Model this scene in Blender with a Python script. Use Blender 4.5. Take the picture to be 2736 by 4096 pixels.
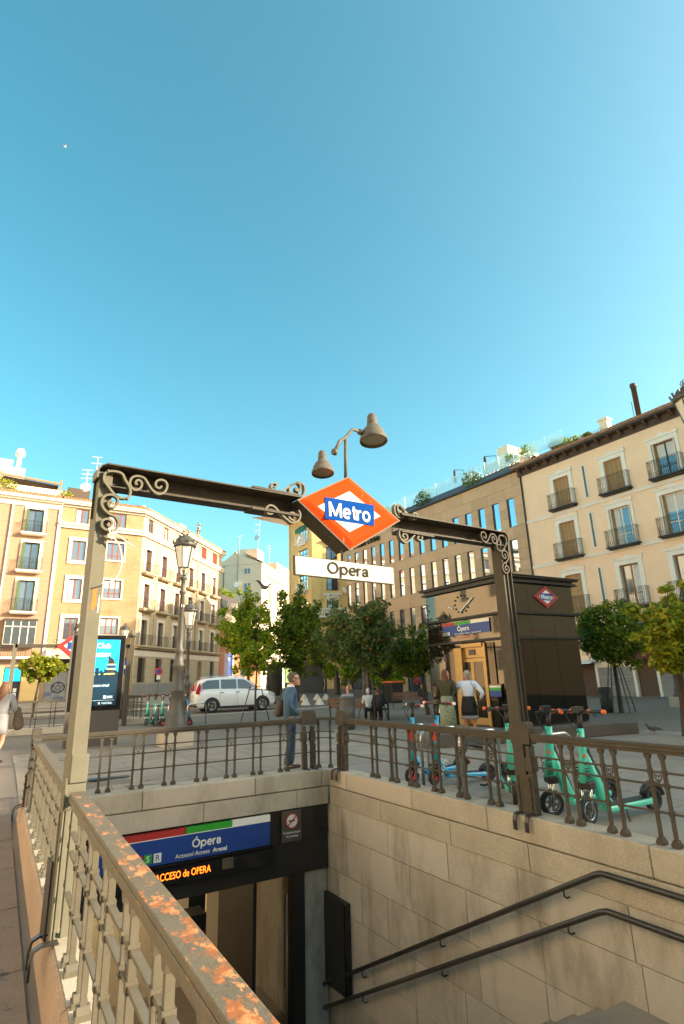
import bpy, math, random
from mathutils import Vector, Matrix, Euler
PI = math.pi; rad = math.radians
for o in list(bpy.data.objects): bpy.data.objects.remove(o)
SC = bpy.context.scene; COL = SC.collection
random.seed(7)

# ---------------------------------------------------------------- camera
EYE = 1.58
CR = [[0.8625869196346571, 0.12123043362273367, 0.49116900150440856], [-0.5050830461369922, 0.26181441508769465, 0.8224015616213683], [-0.02889502691071193, -0.9574739651896192, 0.28706912652512273]]
cam_d = bpy.data.cameras.new('camera'); cam = bpy.data.objects.new('camera', cam_d); COL.objects.link(cam)
cam_d.sensor_fit = 'VERTICAL'; cam_d.sensor_height = 36; cam_d.lens = 2232.5 / 4096 * 36
cam_d.clip_start = 0.05; cam_d.clip_end = 2000
cam.matrix_world = Matrix(((CR[0][0], -CR[0][1], -CR[0][2], 0), (CR[1][0], -CR[1][1], -CR[1][2], 0), (CR[2][0], -CR[2][1], -CR[2][2], EYE), (0, 0, 0, 1)))
SC.camera = cam

# ---------------------------------------------------------------- light
SUN_AZ, SUN_EL = 128.0, 21.4          # clockwise from +Y, above the horizon
w = bpy.data.worlds.new('World'); SC.world = w; w.use_nodes = True
nt = w.node_tree; nt.nodes.clear()
sky = nt.nodes.new('ShaderNodeTexSky'); sky.sky_type = 'NISHITA'; sky.sun_disc = False
sky.sun_elevation = rad(SUN_EL); sky.sun_rotation = rad(SUN_AZ); sky.altitude = 600; sky.air_density = 0.9; sky.dust_density = 4.0; sky.ozone_density = 1.0
hsv = nt.nodes.new('ShaderNodeHueSaturation'); hsv.inputs['Hue'].default_value = 0.468; hsv.inputs['Saturation'].default_value = 1.30
bg = nt.nodes.new('ShaderNodeBackground'); bg.inputs['Strength'].default_value = 0.15
wo = nt.nodes.new('ShaderNodeOutputWorld')
nt.links.new(sky.outputs[0], hsv.inputs['Color']); tn = nt.nodes.new('ShaderNodeMix'); tn.data_type = 'RGBA'; tn.blend_type = 'MULTIPLY'; tn.inputs[0].default_value = 1; tn.inputs[7].default_value = (.90, .97, .85, 1); nt.links.new(hsv.outputs[0], tn.inputs[6]); nt.links.new(tn.outputs[2], bg.inputs[0]); nt.links.new(bg.outputs[0], wo.inputs[0])
sd = bpy.data.lights.new('sun', 'SUN'); sd.energy = 4.6; sd.angle = rad(0.5); sd.color = (1.0, 0.84, 0.62)
so = bpy.data.objects.new('sun', sd); COL.objects.link(so)
sv = Vector((math.sin(rad(SUN_AZ)) * math.cos(rad(SUN_EL)), math.cos(rad(SUN_AZ)) * math.cos(rad(SUN_EL)), math.sin(rad(SUN_EL))))
so.rotation_euler = sv.to_track_quat('Z', 'Y').to_euler(); so.location = (0, 0, 60)
SC.view_settings.view_transform = 'Standard'; SC.view_settings.look = 'None'; SC.view_settings.gamma = 1; SC.view_settings.use_curve_mapping = False
SC.view_settings.exposure = 1.5
SC.cycles.max_bounces = 6; SC.cycles.glossy_bounces = 3; SC.cycles.transmission_bounces = 3; SC.cycles.transparent_max_bounces = 6

# ---------------------------------------------------------------- survey helpers (directions measured in the photograph)
FL = 2232.5
def ray(px, py):
    a, b = (px - 1368) / FL, (py - 2048) / FL
    return [CR[i][0] * a + CR[i][1] * b + CR[i][2] for i in range(3)]
def sm(a, b, x):
    t = min(1, max(0, (x - a) / (b - a))); return t * t * (3 - 2 * t)
def gz(X, Y):
    z = 0.55 * sm(28, 60, Y)
    z -= 0.2 * (1 - sm(8.5, 14, Y)) * (1 - sm(0.46, 2.2, X))
    return z
def G(px, py):                                   # point on the ground seen there
    d = ray(px, py); z = 0
    for i in range(30):
        if d[2] > -0.004: t = 90; break
        t = (z - EYE) / d[2]; z = 0.5 * z + 0.5 * gz(d[0] * t, d[1] * t)
    return (d[0] * t, d[1] * t, gz(d[0] * t, d[1] * t))
def P(px, py, D):
    d = ray(px, py); t = D / math.hypot(d[0], d[1]); return (d[0] * t, d[1] * t, EYE + d[2] * t)
def PY(px, py, Y):
    d = ray(px, py); t = Y / d[1]; return (d[0] * t, Y, EYE + d[2] * t)
def HT(px, py, X, Y):
    d = ray(px, py); return EYE + d[2] * math.hypot(X, Y) / math.hypot(d[0], d[1])

# ---------------------------------------------------------------- mesh helpers
class MB:
    def __init__(s): s.v = []; s.f = []; s.m = []; s.s = []
    def add(s, vs, fs, m=0, sm=False):
        n = len(s.v); s.v += [tuple(q) for q in vs]
        for f in fs: s.f.append([i + n for i in f]); s.m.append(m); s.s.append(sm)
        return s
    def box(s, x0, x1, y0, y1, z0, z1, m=0):
        return s.add([(x0, y0, z0), (x1, y0, z0), (x1, y1, z0), (x0, y1, z0), (x0, y0, z1), (x1, y0, z1), (x1, y1, z1), (x0, y1, z1)],
                     [(0, 3, 2, 1), (4, 5, 6, 7), (0, 1, 5, 4), (1, 2, 6, 5), (2, 3, 7, 6), (3, 0, 4, 7)], m)
    def prism(s, poly, ax, a, b, m=0, sm=False):    # polygon in the two other axes (cyclic order kept), swept along ax
        n = len(poly)
        def p3(p, t): return {'x': (t, p[0], p[1]), 'y': (p[0], t, p[1]), 'z': (p[0], p[1], t)}[ax]
        vs = [p3(p, a) for p in poly] + [p3(p, b) for p in poly]
        ar = sum(poly[i][0] * poly[(i + 1) % n][1] - poly[(i + 1) % n][0] * poly[i][1] for i in range(n))
        flip = (ar > 0) != (b > a)
        if ax == 'y': flip = not flip
        A, B = list(range(n)), list(range(n, 2 * n))
        k = len(s.f)
        s.add(vs, [A[::-1], B] if not flip else [A, B[::-1]], m)
        n0 = len(s.v) - 2 * n
        for i in range(n):
            j = (i + 1) % n; q = [n0 + i, n0 + j, n0 + n + j, n0 + n + i]
            s.f.append(q if not flip else q[::-1]); s.m.append(m); s.s.append(sm)
        return s
    def tube(s, pts, r, n=8, m=0, cap=True, closed=False, sy=1.0):
        pts = [Vector(p) for p in pts]; N = len(pts); rs = r if isinstance(r, (list, tuple)) else [r] * N
        base = len(s.v); up = None
        for i, p in enumerate(pts):
            a = pts[i - 1] if (i or closed) else p; b = pts[(i + 1) % N] if (i < N - 1 or closed) else p
            t = (b - a); t = t.normalized() if t.length > 1e-9 else Vector((0, 0, 1))
            if up is None:
                up = Vector((0, 0, 1)) if abs(t.z) < .9 else Vector((0, 1, 0))
            x = up.cross(t); x = x.normalized() if x.length > 1e-6 else t.orthogonal().normalized()
            y = t.cross(x); up = y
            for k in range(n):
                an = 2 * PI * k / n; s.v.append(tuple(p + x * math.cos(an) * rs[i] + y * math.sin(an) * rs[i] * sy))
        for i in range(N if closed else N - 1):
            j = (i + 1) % N
            for k in range(n):
                l = (k + 1) % n; s.f.append([base + i * n + k, base + i * n + l, base + j * n + l, base + j * n + k]); s.m.append(m); s.s.append(n > 4)
        if cap and not closed:
            s.f.append([base + k for k in range(n)][::-1]); s.m.append(m); s.s.append(False)
            s.f.append([base + (N - 1) * n + k for k in range(n)]); s.m.append(m); s.s.append(False)
        return s
    def lathe(s, prof, n=12, c=(0, 0, 0), m=0, sm=True, rot=0):
        base = len(s.v)
        for r, z in prof:
            for k in range(n):
                a = 2 * PI * k / n + rot; s.v.append((c[0] + r * math.cos(a), c[1] + r * math.sin(a), c[2] + z))
        for i in range(len(prof) - 1):
            for k in range(n):
                l = (k + 1) % n; s.f.append([base + i * n + k, base + i * n + l, base + (i + 1) * n + l, base + (i + 1) * n + k]); s.m.append(m); s.s.append(sm)
        s.f.append([base + k for k in range(n)][::-1]); s.m.append(m); s.s.append(False)
        L = base + (len(prof) - 1) * n
        s.f.append([L + k for k in range(n)]); s.m.append(m); s.s.append(False)
        return s
    def bar(s, a, b, w, h=None, m=0):               # square bar between two points
        h = h or w; a = Vector(a); b = Vector(b); t = (b - a).normalized()
        up = Vector((0, 0, 1)) if abs(t.z) < .95 else Vector((0, 1, 0)); x = up.cross(t).normalized(); y = t.cross(x)
        vs = []
        for p in (a, b):
            for sx, sy in ((-1, -1), (1, -1), (1, 1), (-1, 1)): vs.append(p + x * sx * w / 2 + y * sy * h / 2)
        return s.add(vs, [(0, 3, 2, 1), (4, 5, 6, 7), (0, 1, 5, 4), (1, 2, 6, 5), (2, 3, 7, 6), (3, 0, 4, 7)], m)
    def ribbon(s, pts, wid, th, ax=1, m=0, closed=False):   # flat strip bent in the xz plane, wide along y
        N = len(pts); base = len(s.v)
        for i in range(N):
            a = pts[i - 1] if (i or closed) else pts[i]; b = pts[(i + 1) % N] if (i < N - 1 or closed) else pts[i]
            dx, dz = b[0] - a[0], b[1] - a[1]; L = math.hypot(dx, dz) or 1; nx, nz = -dz / L, dx / L
            for q, y in ((1, -wid / 2), (-1, -wid / 2), (-1, wid / 2), (1, wid / 2)):
                s.v.append((pts[i][0] + nx * th / 2 * q, y, pts[i][1] + nz * th / 2 * q))
        for i in range(N if closed else N - 1):
            j = (i + 1) % N
            for k in range(4):
                l = (k + 1) % 4; s.f.append([base + i * 4 + k, base + j * 4 + k, base + j * 4 + l, base + i * 4 + l]); s.m.append(m); s.s.append(False)
        if not closed:
            s.f.append([base, base + 1, base + 2, base + 3]); s.m.append(m); s.s.append(False)
            e = base + (N - 1) * 4; s.f.append([e + 3, e + 2, e + 1, e]); s.m.append(m); s.s.append(False)
        return s
    def off(s, dx, dy, dz):
        s.v = [(x + dx, y + dy, z + dz) for x, y, z in s.v]; return s
    def tf(s, M):
        s.v = [tuple(M @ Vector(q)) for q in s.v]; return s
    def mesh(s, name, mats):
        me = bpy.data.meshes.new(name); me.from_pydata(s.v, [], s.f)
        for q in (mats if isinstance(mats, (list, tuple)) else [mats]): me.materials.append(q)
        me.polygons.foreach_set('material_index', s.m); me.polygons.foreach_set('use_smooth', s.s); me.update(); return me
def setp(o, label=None, cat=None, group=None, kind=None):
    if label: o['label'] = label
    if cat: o['category'] = cat
    if group: o['group'] = group
    if kind: o['kind'] = kind
    return o
def ob(name, me, parent=None, loc=(0, 0, 0), rz=0, bevel=0, **kw):
    if isinstance(me, tuple): me = me[0].mesh(name, me[1])
    o = bpy.data.objects.new(name, me); COL.objects.link(o); o.location = loc
    o.rotation_euler = rz if isinstance(rz, (tuple, Euler)) else (0, 0, rz)
    if parent: o.parent = parent
    if bevel:
        b = o.modifiers.new('bevel', 'BEVEL'); b.width = bevel; b.segments = 2; b.limit_method = 'ANGLE'; b.angle_limit = rad(35)
    setp(o, **kw); return o
def empty(name, label=None, cat=None, loc=(0, 0, 0), rz=0, group=None, parent=None):
    o = bpy.data.objects.new(name, None); COL.objects.link(o); o.location = loc; o.rotation_euler = (0, 0, rz); o.empty_display_size = .2
    if parent: o.parent = parent
    return setp(o, label, cat, group)
KIDS = {}
def kids(o): return [c for c in o.children]
def dup(root, loc, rz=None, label=None, scale=None):
    def cp(o, par):
        c = o.copy(); COL.objects.link(c)
        if par: c.parent = par
        for ch in o.children: cp(ch, c)
        return c
    r = cp(root, None); r.location = loc
    if rz is not None: r.rotation_euler = (0, 0, rz)
    if scale: r.scale = (scale,) * 3
    if label: r['label'] = label
    return r
MC = {}
def shared(key, fn, mats):
    if key not in MC: MC[key] = fn().mesh(str(key).split('|')[0], mats)
    return MC[key]
def text(s, size, mat, parent, loc, rot=(PI / 2, 0, 0), name='lettering', depth=.004, align='CENTER', bold=0, shear=0, sx=1.0):
    c = bpy.data.curves.new('t', 'FONT'); c.body = s; c.size = size; c.extrude = depth; c.align_x = align; c.align_y = 'CENTER'; c.offset = bold; c.shear = shear
    c.resolution_u = 4
    t = bpy.data.objects.new('t', c); COL.objects.link(t); dg = bpy.context.evaluated_depsgraph_get()
    me = bpy.data.meshes.new_from_object(t.evaluated_get(dg)); bpy.data.objects.remove(t); bpy.data.curves.remove(c)
    me.materials.clear(); me.materials.append(mat)
    o = bpy.data.objects.new(name, me); COL.objects.link(o); o.location = loc; o.rotation_euler = rot; o.scale = (sx, 1, 1)
    if parent: o.parent = parent
    return o

GLY = {'M': ([[(0, 0), (0, 1)], [(.03, .95), (.43, .08)], [(.43, .08), (.83, .95)], [(.86, 0), (.86, 1)]], 1.06), 't': ([[(.15, .92), (.15, .2), (.19, .09), (.34, .07)], [(0, .65), (.34, .65)]], .44), 'r': ([[(0, 0), (0, .72)], [(.01, .42), (.07, .57), (.18, .65), (.32, .65)]], .44),
    'e': ([[(.05, .37), (.56, .37)], 'e'], .76), 'o': (['o'], .78), 'O': (['O'], 1.12), 'p': ([[(0, -.28), (0, .70)], 'p'], .76), 'a': ([[(.05, .50), (.10, .62), (.26, .68), (.42, .62), (.46, .48), (.46, .12), (.52, .04)], 'a'], .70)}
def lettering(s, cap, mat, parent, loc, ry=0., width=None, sw=.17, depth=.004, rot=None):
    mb = MB(); x = 0; k = 0
    def el(cx, cz, rx, rz, a0=0, a1=360): return [(cx + rx * math.cos(rad(a)), cz + rz * math.sin(rad(a))) for a in range(a0, a1 + 1, 15)]
    for ch in s:
        acc = ch == '\u00d3'; strokes, adv = GLY['O' if acc else ch]
        for st in strokes:
            closed = False
            if st == 'e': st = el(.31, .36, .26, .31, 0, 315)
            elif st == 'o': st = el(.31, .36, .27, .31)[:-1]; closed = True
            elif st == 'O': st = el(.46, .5, .41, .44)[:-1]; closed = True
            elif st == 'p': st = el(.29, .36, .27, .31)[:-1]; closed = True
            elif st == 'a': st = el(.24, .23, .18, .17)[:-1]; closed = True
            k += 1; m = MB().ribbon([(x + a, b) for a, b in st], depth, sw, closed=closed).off(0, -k * .00012, 0); m.v = [(a, b * 1.0 if 0 else b, c) for a, b, c in m.v]; mb.add(m.v, m.f)
        if acc: m = MB().ribbon([(x + .42, 1.08), (x + .58, 1.28)], depth, sw * .9).off(0, -.0002, 0); mb.add(m.v, m.f)
        x += adv
    x -= .14; sx = cap if width is None else width / x
    mb.v = [((a - x / 2) * sx, b, (c - .36) * cap) for a, b, c in mb.v]
    mb.v = [(a, b if abs(b) < .03 else b, c) for a, b, c in mb.v]
    o = ob('lettering', (mb, mat), parent, loc); o.rotation_euler = rot or (0, ry, 0); o['kind'] = 'thing'
    del o['kind']; return o

# ---------------------------------------------------------------- materials
def M(name, col, rough=.6, metal=0., var=.12, vs=3., bump=.0, bs=30., rnd=.0, spec=.5, dirt=None, ds=1.5, dthr=.55, dw=.12, emit=0, coat=0., island=0., sy=1.0, trans=0., speck=0., rmix=None, course=0., top=None, tthr=.5, ts=6.):
    m = bpy.data.materials.new(name); m.use_nodes = True; n = m.node_tree.nodes; L = m.node_tree.links; b = n['Principled BSDF']
    geo = n.new('ShaderNodeNewGeometry'); pos = geo.outputs['Position']
    c = n.new('ShaderNodeRGB'); c.outputs[0].default_value = (*col, 1); cur = c.outputs[0]
    def noise(scale, det=4, rgh=.6, stretch=None):
        t = n.new('ShaderNodeTexNoise'); t.inputs['Scale'].default_value = scale; t.inputs['Detail'].default_value = det; t.inputs['Roughness'].default_value = rgh
        if stretch:
            mp = n.new('ShaderNodeMapping'); mp.inputs['Scale'].default_value = stretch; L.new(pos, mp.inputs[0]); L.new(mp.outputs[0], t.inputs[0])
        else: L.new(pos, t.inputs[0])
        return t.outputs['Fac']
    def mixc(fac, a, bb, mode='MIX'):
        x = n.new('ShaderNodeMix'); x.data_type = 'RGBA'; x.blend_type = mode
        if isinstance(fac, float): x.inputs[0].default_value = fac
        else: L.new(fac, x.inputs[0])
        for sl, q in ((6, a), (7, bb)):
            if isinstance(q, tuple): x.inputs[sl].default_value = (*q, 1)
            else: L.new(q, x.inputs[sl])
        return x.outputs[2]
    def ramp(f, a, bb, lo=0., hi=1.):
        r = n.new('ShaderNodeMapRange'); r.inputs[1].default_value = a; r.inputs[2].default_value = bb; r.inputs[3].default_value = lo; r.inputs[4].default_value = hi; L.new(f, r.inputs[0]); return r.outputs[0]
    def hsvv(c_, val):
        h = n.new('ShaderNodeHueSaturation'); L.new(c_, h.inputs['Color']); L.new(val, h.inputs['Value']); return h.outputs[0]
    if var: cur = hsvv(cur, ramp(noise(vs, 6, .65), .25, .75, 1 - var, 1 + var))
    if speck: cur = hsvv(cur, ramp(noise(95, 2, .5), .36, .64, 1 - speck, 1 + speck))
    if course:
        sc_ = n.new('ShaderNodeSeparateXYZ'); L.new(pos, sc_.inputs[0]); mo = n.new('ShaderNodeMath'); mo.operation = 'PINGPONG'; L.new(sc_.outputs[2], mo.inputs[0]); mo.inputs[1].default_value = course / 2
        cur = hsvv(cur, ramp(mo.outputs[0], .0, .03, .80, 1.0))
    if rmix:
        o2 = n.new('ShaderNodeObjectInfo'); cur = mixc(ramp(o2.outputs['Random'], .35, 1.0, 0, .85), cur, rmix)
    if rnd:
        oi = n.new('ShaderNodeObjectInfo'); cur = hsvv(cur, ramp(oi.outputs['Random'], 0, 1, 1 - rnd, 1 + rnd))
    if island: cur = hsvv(cur, ramp(geo.outputs['Random Per Island'], 0, 1, 1 - island, 1 + island))
    if dirt: cur = mixc(ramp(noise(ds, 6, .7, (1, 1, sy)), dthr, dthr + dw), cur, dirt)
    if top:                                        # flaking on the upward faces
        sep = n.new('ShaderNodeSeparateXYZ'); L.new(geo.outputs['Normal'], sep.inputs[0])
        sp = n.new('ShaderNodeSeparateXYZ'); L.new(pos, sp.inputs[0]); ad = n.new('ShaderNodeMath'); ad.operation = 'ADD'; L.new(noise(ts, 8, .75, (2.4, 1, 1)), ad.inputs[0]); L.new(ramp(sp.outputs[1], 0, 7, .05, -.10), ad.inputs[1])
        f = ramp(ad.outputs[0], tthr, tthr + .035); mu = n.new('ShaderNodeMath'); mu.operation = 'MULTIPLY'; L.new(f, mu.inputs[0]); L.new(ramp(sep.outputs[2], .35, .55), mu.inputs[1])
        inner = mixc(ramp(noise(ts * 2.3, 6, .7), .45, .6), top[0], top[1]); cur = mixc(mu.outputs[0], cur, inner)
        f2 = ramp(noise(ts * .55, 6, .7, (1, 1, .5)), .685, .70); cur = mixc(f2, cur, top[2])
    L.new(cur, b.inputs['Base Color'])
    b.inputs['Roughness'].default_value = rough; b.inputs['Metallic'].default_value = metal; b.inputs['Specular IOR Level'].default_value = spec; b.inputs['Coat Weight'].default_value = coat
    if coat: b.inputs['Coat Roughness'].default_value = .08
    if bump:
        bp = n.new('ShaderNodeBump'); bp.inputs['Strength'].default_value = bump; bp.inputs['Distance'].default_value = .02; L.new(noise(bs, 5, .7), bp.inputs['Height']); L.new(bp.outputs[0], b.inputs['Normal'])
    if emit:
        L.new(cur, b.inputs['Emission Color']); b.inputs['Emission Strength'].default_value = emit
    if trans: b.inputs['Transmission Weight'].default_value = trans
    return m
RUST = ((.30, .10, .028), (.62, .27, .10), (.42, .10, .045))
mt = dict(
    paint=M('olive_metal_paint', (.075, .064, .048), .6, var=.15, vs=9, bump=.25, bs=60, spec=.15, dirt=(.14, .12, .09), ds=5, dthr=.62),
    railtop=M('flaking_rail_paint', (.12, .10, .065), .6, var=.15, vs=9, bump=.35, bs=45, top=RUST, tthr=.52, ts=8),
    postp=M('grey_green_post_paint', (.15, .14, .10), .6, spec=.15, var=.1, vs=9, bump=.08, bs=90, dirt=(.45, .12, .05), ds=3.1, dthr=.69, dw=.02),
    granite=M('pale_granite', (.43, .38, .295), .8, var=.16, vs=2.2, bump=.5, bs=70, rnd=.12, speck=.22, rmix=(.42, .37, .30), dirt=(.31, .265, .19), ds=1.3, dthr=.52, dw=.2, sy=.4),
    wallstone=M('stained_wall_granite', (.46, .42, .345), .75, var=.2, vs=1.8, bump=.4, bs=60, rnd=.14, speck=.16, rmix=(.40, .375, .32), dirt=(.27, .24, .19), ds=1.3, dthr=.5, dw=.16, sy=.35),
    mortar=M('dark_joint', (.28, .24, .18), .9, var=.1),
    curbface=M('worn_curb_granite', (.37, .26, .18), .8, speck=.2, var=.14, vs=3, bump=.5, bs=60, rnd=.08),
    asphalt=M('asphalt', (.15, .125, .105), .85, var=.15, vs=1.2, bump=.3, bs=80),
    plaza=M('plaza_base', (.18, .15, .12), .85, var=.15, vs=.7),
    slab=M('paving_granite', (.29, .24, .19), .7, speck=.1, var=.18, vs=1.3, bump=.3, bs=60, rnd=.08, dirt=(.21, .18, .14), ds=.9, dthr=.52, dw=.18),
    slabl=M('side_paving_granite', (.22, .16, .12), .8, speck=.18, var=.2, vs=2, bump=.5, bs=50, rnd=.06, dirt=(.09, .075, .06), ds=6, dthr=.6, dw=.06),
    black=M('black_metal', (.02, .018, .016), .45, var=.1),
    blackg=M('black_gloss', (.012, .011, .011), .12, var=0, spec=.6),
    white=M('white_paint', (.78, .76, .70), .5, var=.04),
    signwhite=M('enamel_white', (.56, .54, .47), .8, spec=0, var=.05, vs=6, dirt=(.5, .42, .3), ds=4, dthr=.68, dw=.1),
    signred=M('enamel_red', (.62, .06, .012), .35, var=.05, vs=4, spec=0, dirt=(.75, .42, .30), ds=8, dthr=.61, dw=.07, sy=.16),
    signblue=M('enamel_blue', (.008, .06, .27), .6, var=.05, spec=0, dirt=(.5, .55, .65), ds=9, dthr=.67, dw=.05, sy=.12),
    blue=M('panel_blue', (.012, .05, .24), .4, var=.03),
    red=M('panel_red', (.38, .03, .025), .4, var=.03), green=M('panel_green', (.03, .33, .03), .4, var=.03),
    letter=M('dark_letter', (.05, .045, .035), .8, var=0, spec=0), wletter=M('white_letter', (.75, .75, .72), .8, var=0, spec=0),
    halllight=M('hall_lamp', (1, .8, .5), .5, var=0, emit=14),
    led=M('orange_led', (1, .16, .01), .5, var=0, emit=1.6),
    screen=M('screen_blue', (.01, .30, .75), .3, var=.15, vs=1.5, emit=.55), screend=M('screen_navy', (.005, .03, .06), .3, var=0, emit=.1),
    screenc=M('screen_cyan', (.01, .45, .85), .3, var=.05, emit=.55), screenw=M('screen_white', (.6, .8, .85), .3, var=0, emit=.5), screenl=M('screen_lime', (.5, .75, .2), .3, var=0, emit=.45),
    brown=M('billboard_brown', (.085, .07, .058), .5, var=.05),
    railp=M('sunlit_rail_paint', (.125, .11, .078), .42, var=.15, vs=9, bump=.12, bs=70, spec=.35, dirt=(.3, .09, .03), ds=4, dthr=.72, dw=.02),  # lighter copy of the olive rail paint, sunlight put into the colour
    lampcast=M('lamp_cast_iron', (.075, .068, .055), .5, var=.2, vs=6, bump=.2, bs=40), lampglass=M('lantern_glass', (.55, .55, .48), .15, var=.1, spec=.7),
    lampshade=M('grey_lamp_shade', (.12, .11, .085), .6, spec=.2, var=.25, vs=12, metal=.0, bump=.2, bs=50), reflect=M('lamp_reflector', (.62, .52, .36), .32, metal=.7, var=.2, vs=8),
    steel=M('brushed_steel', (.6, .6, .58), .25, metal=1., var=.05),
    gold=M('gold_anodised_frame', (.42, .27, .11), .35, metal=.75, var=.08),
    kglass=M('bronze_mirror_glass', (.085, .072, .055), .03, metal=.85, var=0, spec=.9, coat=.5), kdark=M('bronze_dark_glass', (.05, .036, .025), .03, metal=.9, var=0, spec=.9, coat=.4),
    glass=M('window_glass', (.16, .19, .22), .03, var=.0, spec=1., metal=.6, coat=.6), mglass=M('mirror_window_glass', (.42, .52, .62), .02, var=.0, metal=1.),
    rail=M('handrail_black', (.03, .026, .022), .35, var=.2, vs=5, dirt=(.2, .07, .03), ds=4, dthr=.72, dw=.02),
    wood=M('bench_wood', (.17, .075, .035), .5, var=.25, vs=6), cast=M('bench_iron', (.03, .028, .026), .45),
    tyre=M('tyre_rubber', (.02, .02, .021), .7, var=.1), teal=M('scooter_teal', (.08, .62, .45), .35, var=.03, coat=.3), sblue=M('scooter_blue', (.03, .36, .62), .35, var=.03, coat=.3),
    orange=M('orange_plastic', (.85, .16, .02), .4, var=0), redp=M('red_plastic', (.60, .02, .02), .4, var=0), greyp=M('grey_plastic', (.12, .12, .12), .5, var=0),
    carw=M('white_car_paint', (.80, .80, .79), .25, var=.02, coat=.8), carg=M('car_window', (.02, .024, .028), .04, var=0, spec=.9, coat=.5), cart=M('tail_lamp_red', (.5, .015, .02), .15, var=0, coat=.8),
    bark=M('bark', (.075, .055, .04), .9, var=.3, vs=14, bump=.6, bs=30),
    bin=M('litter_bin_grey', (.085, .078, .07), .5, var=.08),
    ivory=M('ivory_stucco', (.93, .655, .43), .85, var=.05, vs=.9, bump=.1, bs=60, dirt=(.85, .62, .39), ds=.35, dthr=.55, dw=.2),
    trimw=M('bright_white_trim', (.84, .77, .66), .7, var=.05, vs=3),
    trim=M('white_trim', (.72, .62, .49), .7, var=.06, vs=3),
    tanstone=M('tan_cladding', (.58, .37, .21), .7, var=.06, vs=2.5, bump=.1, bs=50, rnd=.10), tanback=M('cladding_joint', (.10, .07, .045), .9, var=0),
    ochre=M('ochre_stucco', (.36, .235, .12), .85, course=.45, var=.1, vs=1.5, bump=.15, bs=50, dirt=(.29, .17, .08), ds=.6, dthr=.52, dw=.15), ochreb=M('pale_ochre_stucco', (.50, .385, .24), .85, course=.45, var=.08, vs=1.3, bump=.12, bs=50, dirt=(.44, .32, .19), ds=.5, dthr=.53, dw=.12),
    peach=M('peach_stucco', (.37, .225, .14), .85, course=.42, var=.07, vs=1.5, bump=.12, bs=50), yellow=M('yellow_stucco', (.76, .54, .22), .85, var=.08, vs=1.2, bump=.12, bs=50),
    cream2=M('cream_stucco', (.86, .72, .52), .85, var=.07, vs=1.), terra=M('terracotta_stucco', (.36, .13, .065), .8, var=.1, vs=2), slate=M('dark_slate', (.055, .042, .035), .7, var=.2, vs=6, bump=.4, bs=12),
    redframe=M('red_brown_frame', (.26, .045, .02), .5, var=.1), greenf=M('green_shutter', (.085, .125, .04), .6, var=.15, vs=6), darkframe=M('dark_window_frame', (.05, .032, .025), .5, var=.1), tanshut=M('tan_shutter', (.45, .27, .11), .6, var=.12, vs=5, rnd=.08), woodf=M('wood_window_frame', (.30, .17, .08), .5, var=.1),
    iron=M('wrought_iron', (.02, .018, .016), .55, var=.1), eave=M('brown_eave', (.09, .06, .045), .7, var=.15), tile=M('roof_tile', (.38, .19, .10), .85, var=.25, vs=5, rnd=.15, island=.2), zinc=M('zinc_roof', (.15, .15, .155), .45, metal=.3, var=.1),
    curtain=M('white_curtain', (.6, .6, .56), .9, var=.1), shopdark=M('shop_dark', (.03, .026, .022), .4, var=.2), shutterm=M('shop_shutter', (.10, .055, .035), .6, var=.15), greyshut=M('grey_shutter', (.27, .27, .27), .55, var=.15),
    maroon=M('maroon_awning', (.14, .02, .03), .8, var=.05), plinth=M('grey_plinth', (.28, .26, .23), .8, var=.12, rnd=.06, bump=.2), teal2=M('green_awning', (.015, .17, .13), .7, var=.1),
    clearg=M('pale_blue_glass', (.55, .82, .88), .05, var=0, trans=.0, spec=.8), ac=M('roof_grey', (.45, .45, .44), .6, var=.1), pot=M('terracotta_pot', (.4, .15, .07), .8, var=.1),
    pigeon=M('pigeon_grey', (.07, .07, .08), .7, var=.3, vs=20), birdw=M('bird_white', (.6, .6, .6), .7, var=0),
    skin=M('skin', (.50, .26, .16), .55, var=.06, vs=20), skin2=M('skin_tan', (.40, .19, .11), .55, var=.06, vs=20), denim=M('denim', (.05, .105, .175), .85, var=.3, vs=14, bump=.3, bs=60), jeans=M('jeans', (.06, .10, .16), .85, var=.3, vs=12, bump=.2, bs=60),
    olive=M('olive_jacket', (.05, .045, .018), .85, var=.2, vs=10), wjack=M('pale_jacket', (.60, .66, .78), .8, var=.07, vs=12, bump=.3, bs=25), bskirt=M('black_skirt', (.012, .012, .015), .85, var=.1), pskirt=M('leafy_skirt', (.12, .16, .09), .85, var=.7, vs=38, dirt=(.36, .38, .28), ds=42, dthr=.5, dw=.05),
    hairg=M('grey_hair', (.30, .27, .22), .8, var=.25, vs=30), hairgd=M('greying_hair', (.10, .08, .06), .8, var=.3, vs=30), hairb=M('brown_hair', (.13, .055, .025), .7, var=.4, vs=30), hairr=M('red_brown_hair', (.12, .045, .02), .7, var=.35, vs=30), bagm=M('brown_bag', (.085, .06, .04), .8, var=.25, vs=12), shoe=M('dark_shoe', (.04, .02, .018), .6), shoew=M('pale_shoe', (.5, .45, .38), .6),
    check=M('check_shirt', (.30, .31, .36), .8, var=.6, vs=40), wshirt=M('white_shirt', (.6, .62, .65), .8, var=.1), dark=M('dark_cloth', (.025, .024, .028), .85, var=.2), redc=M('rust_trousers', (.20, .05, .03), .85, var=.15), greyc=M('grey_cloth', (.25, .25, .26), .85, var=.2), lace=M('lace_hem', (.2, .2, .21), .85, var=.8, vs=60), redsh=M('red_shirt', (.4, .03, .04), .8, var=.1),
)
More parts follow.
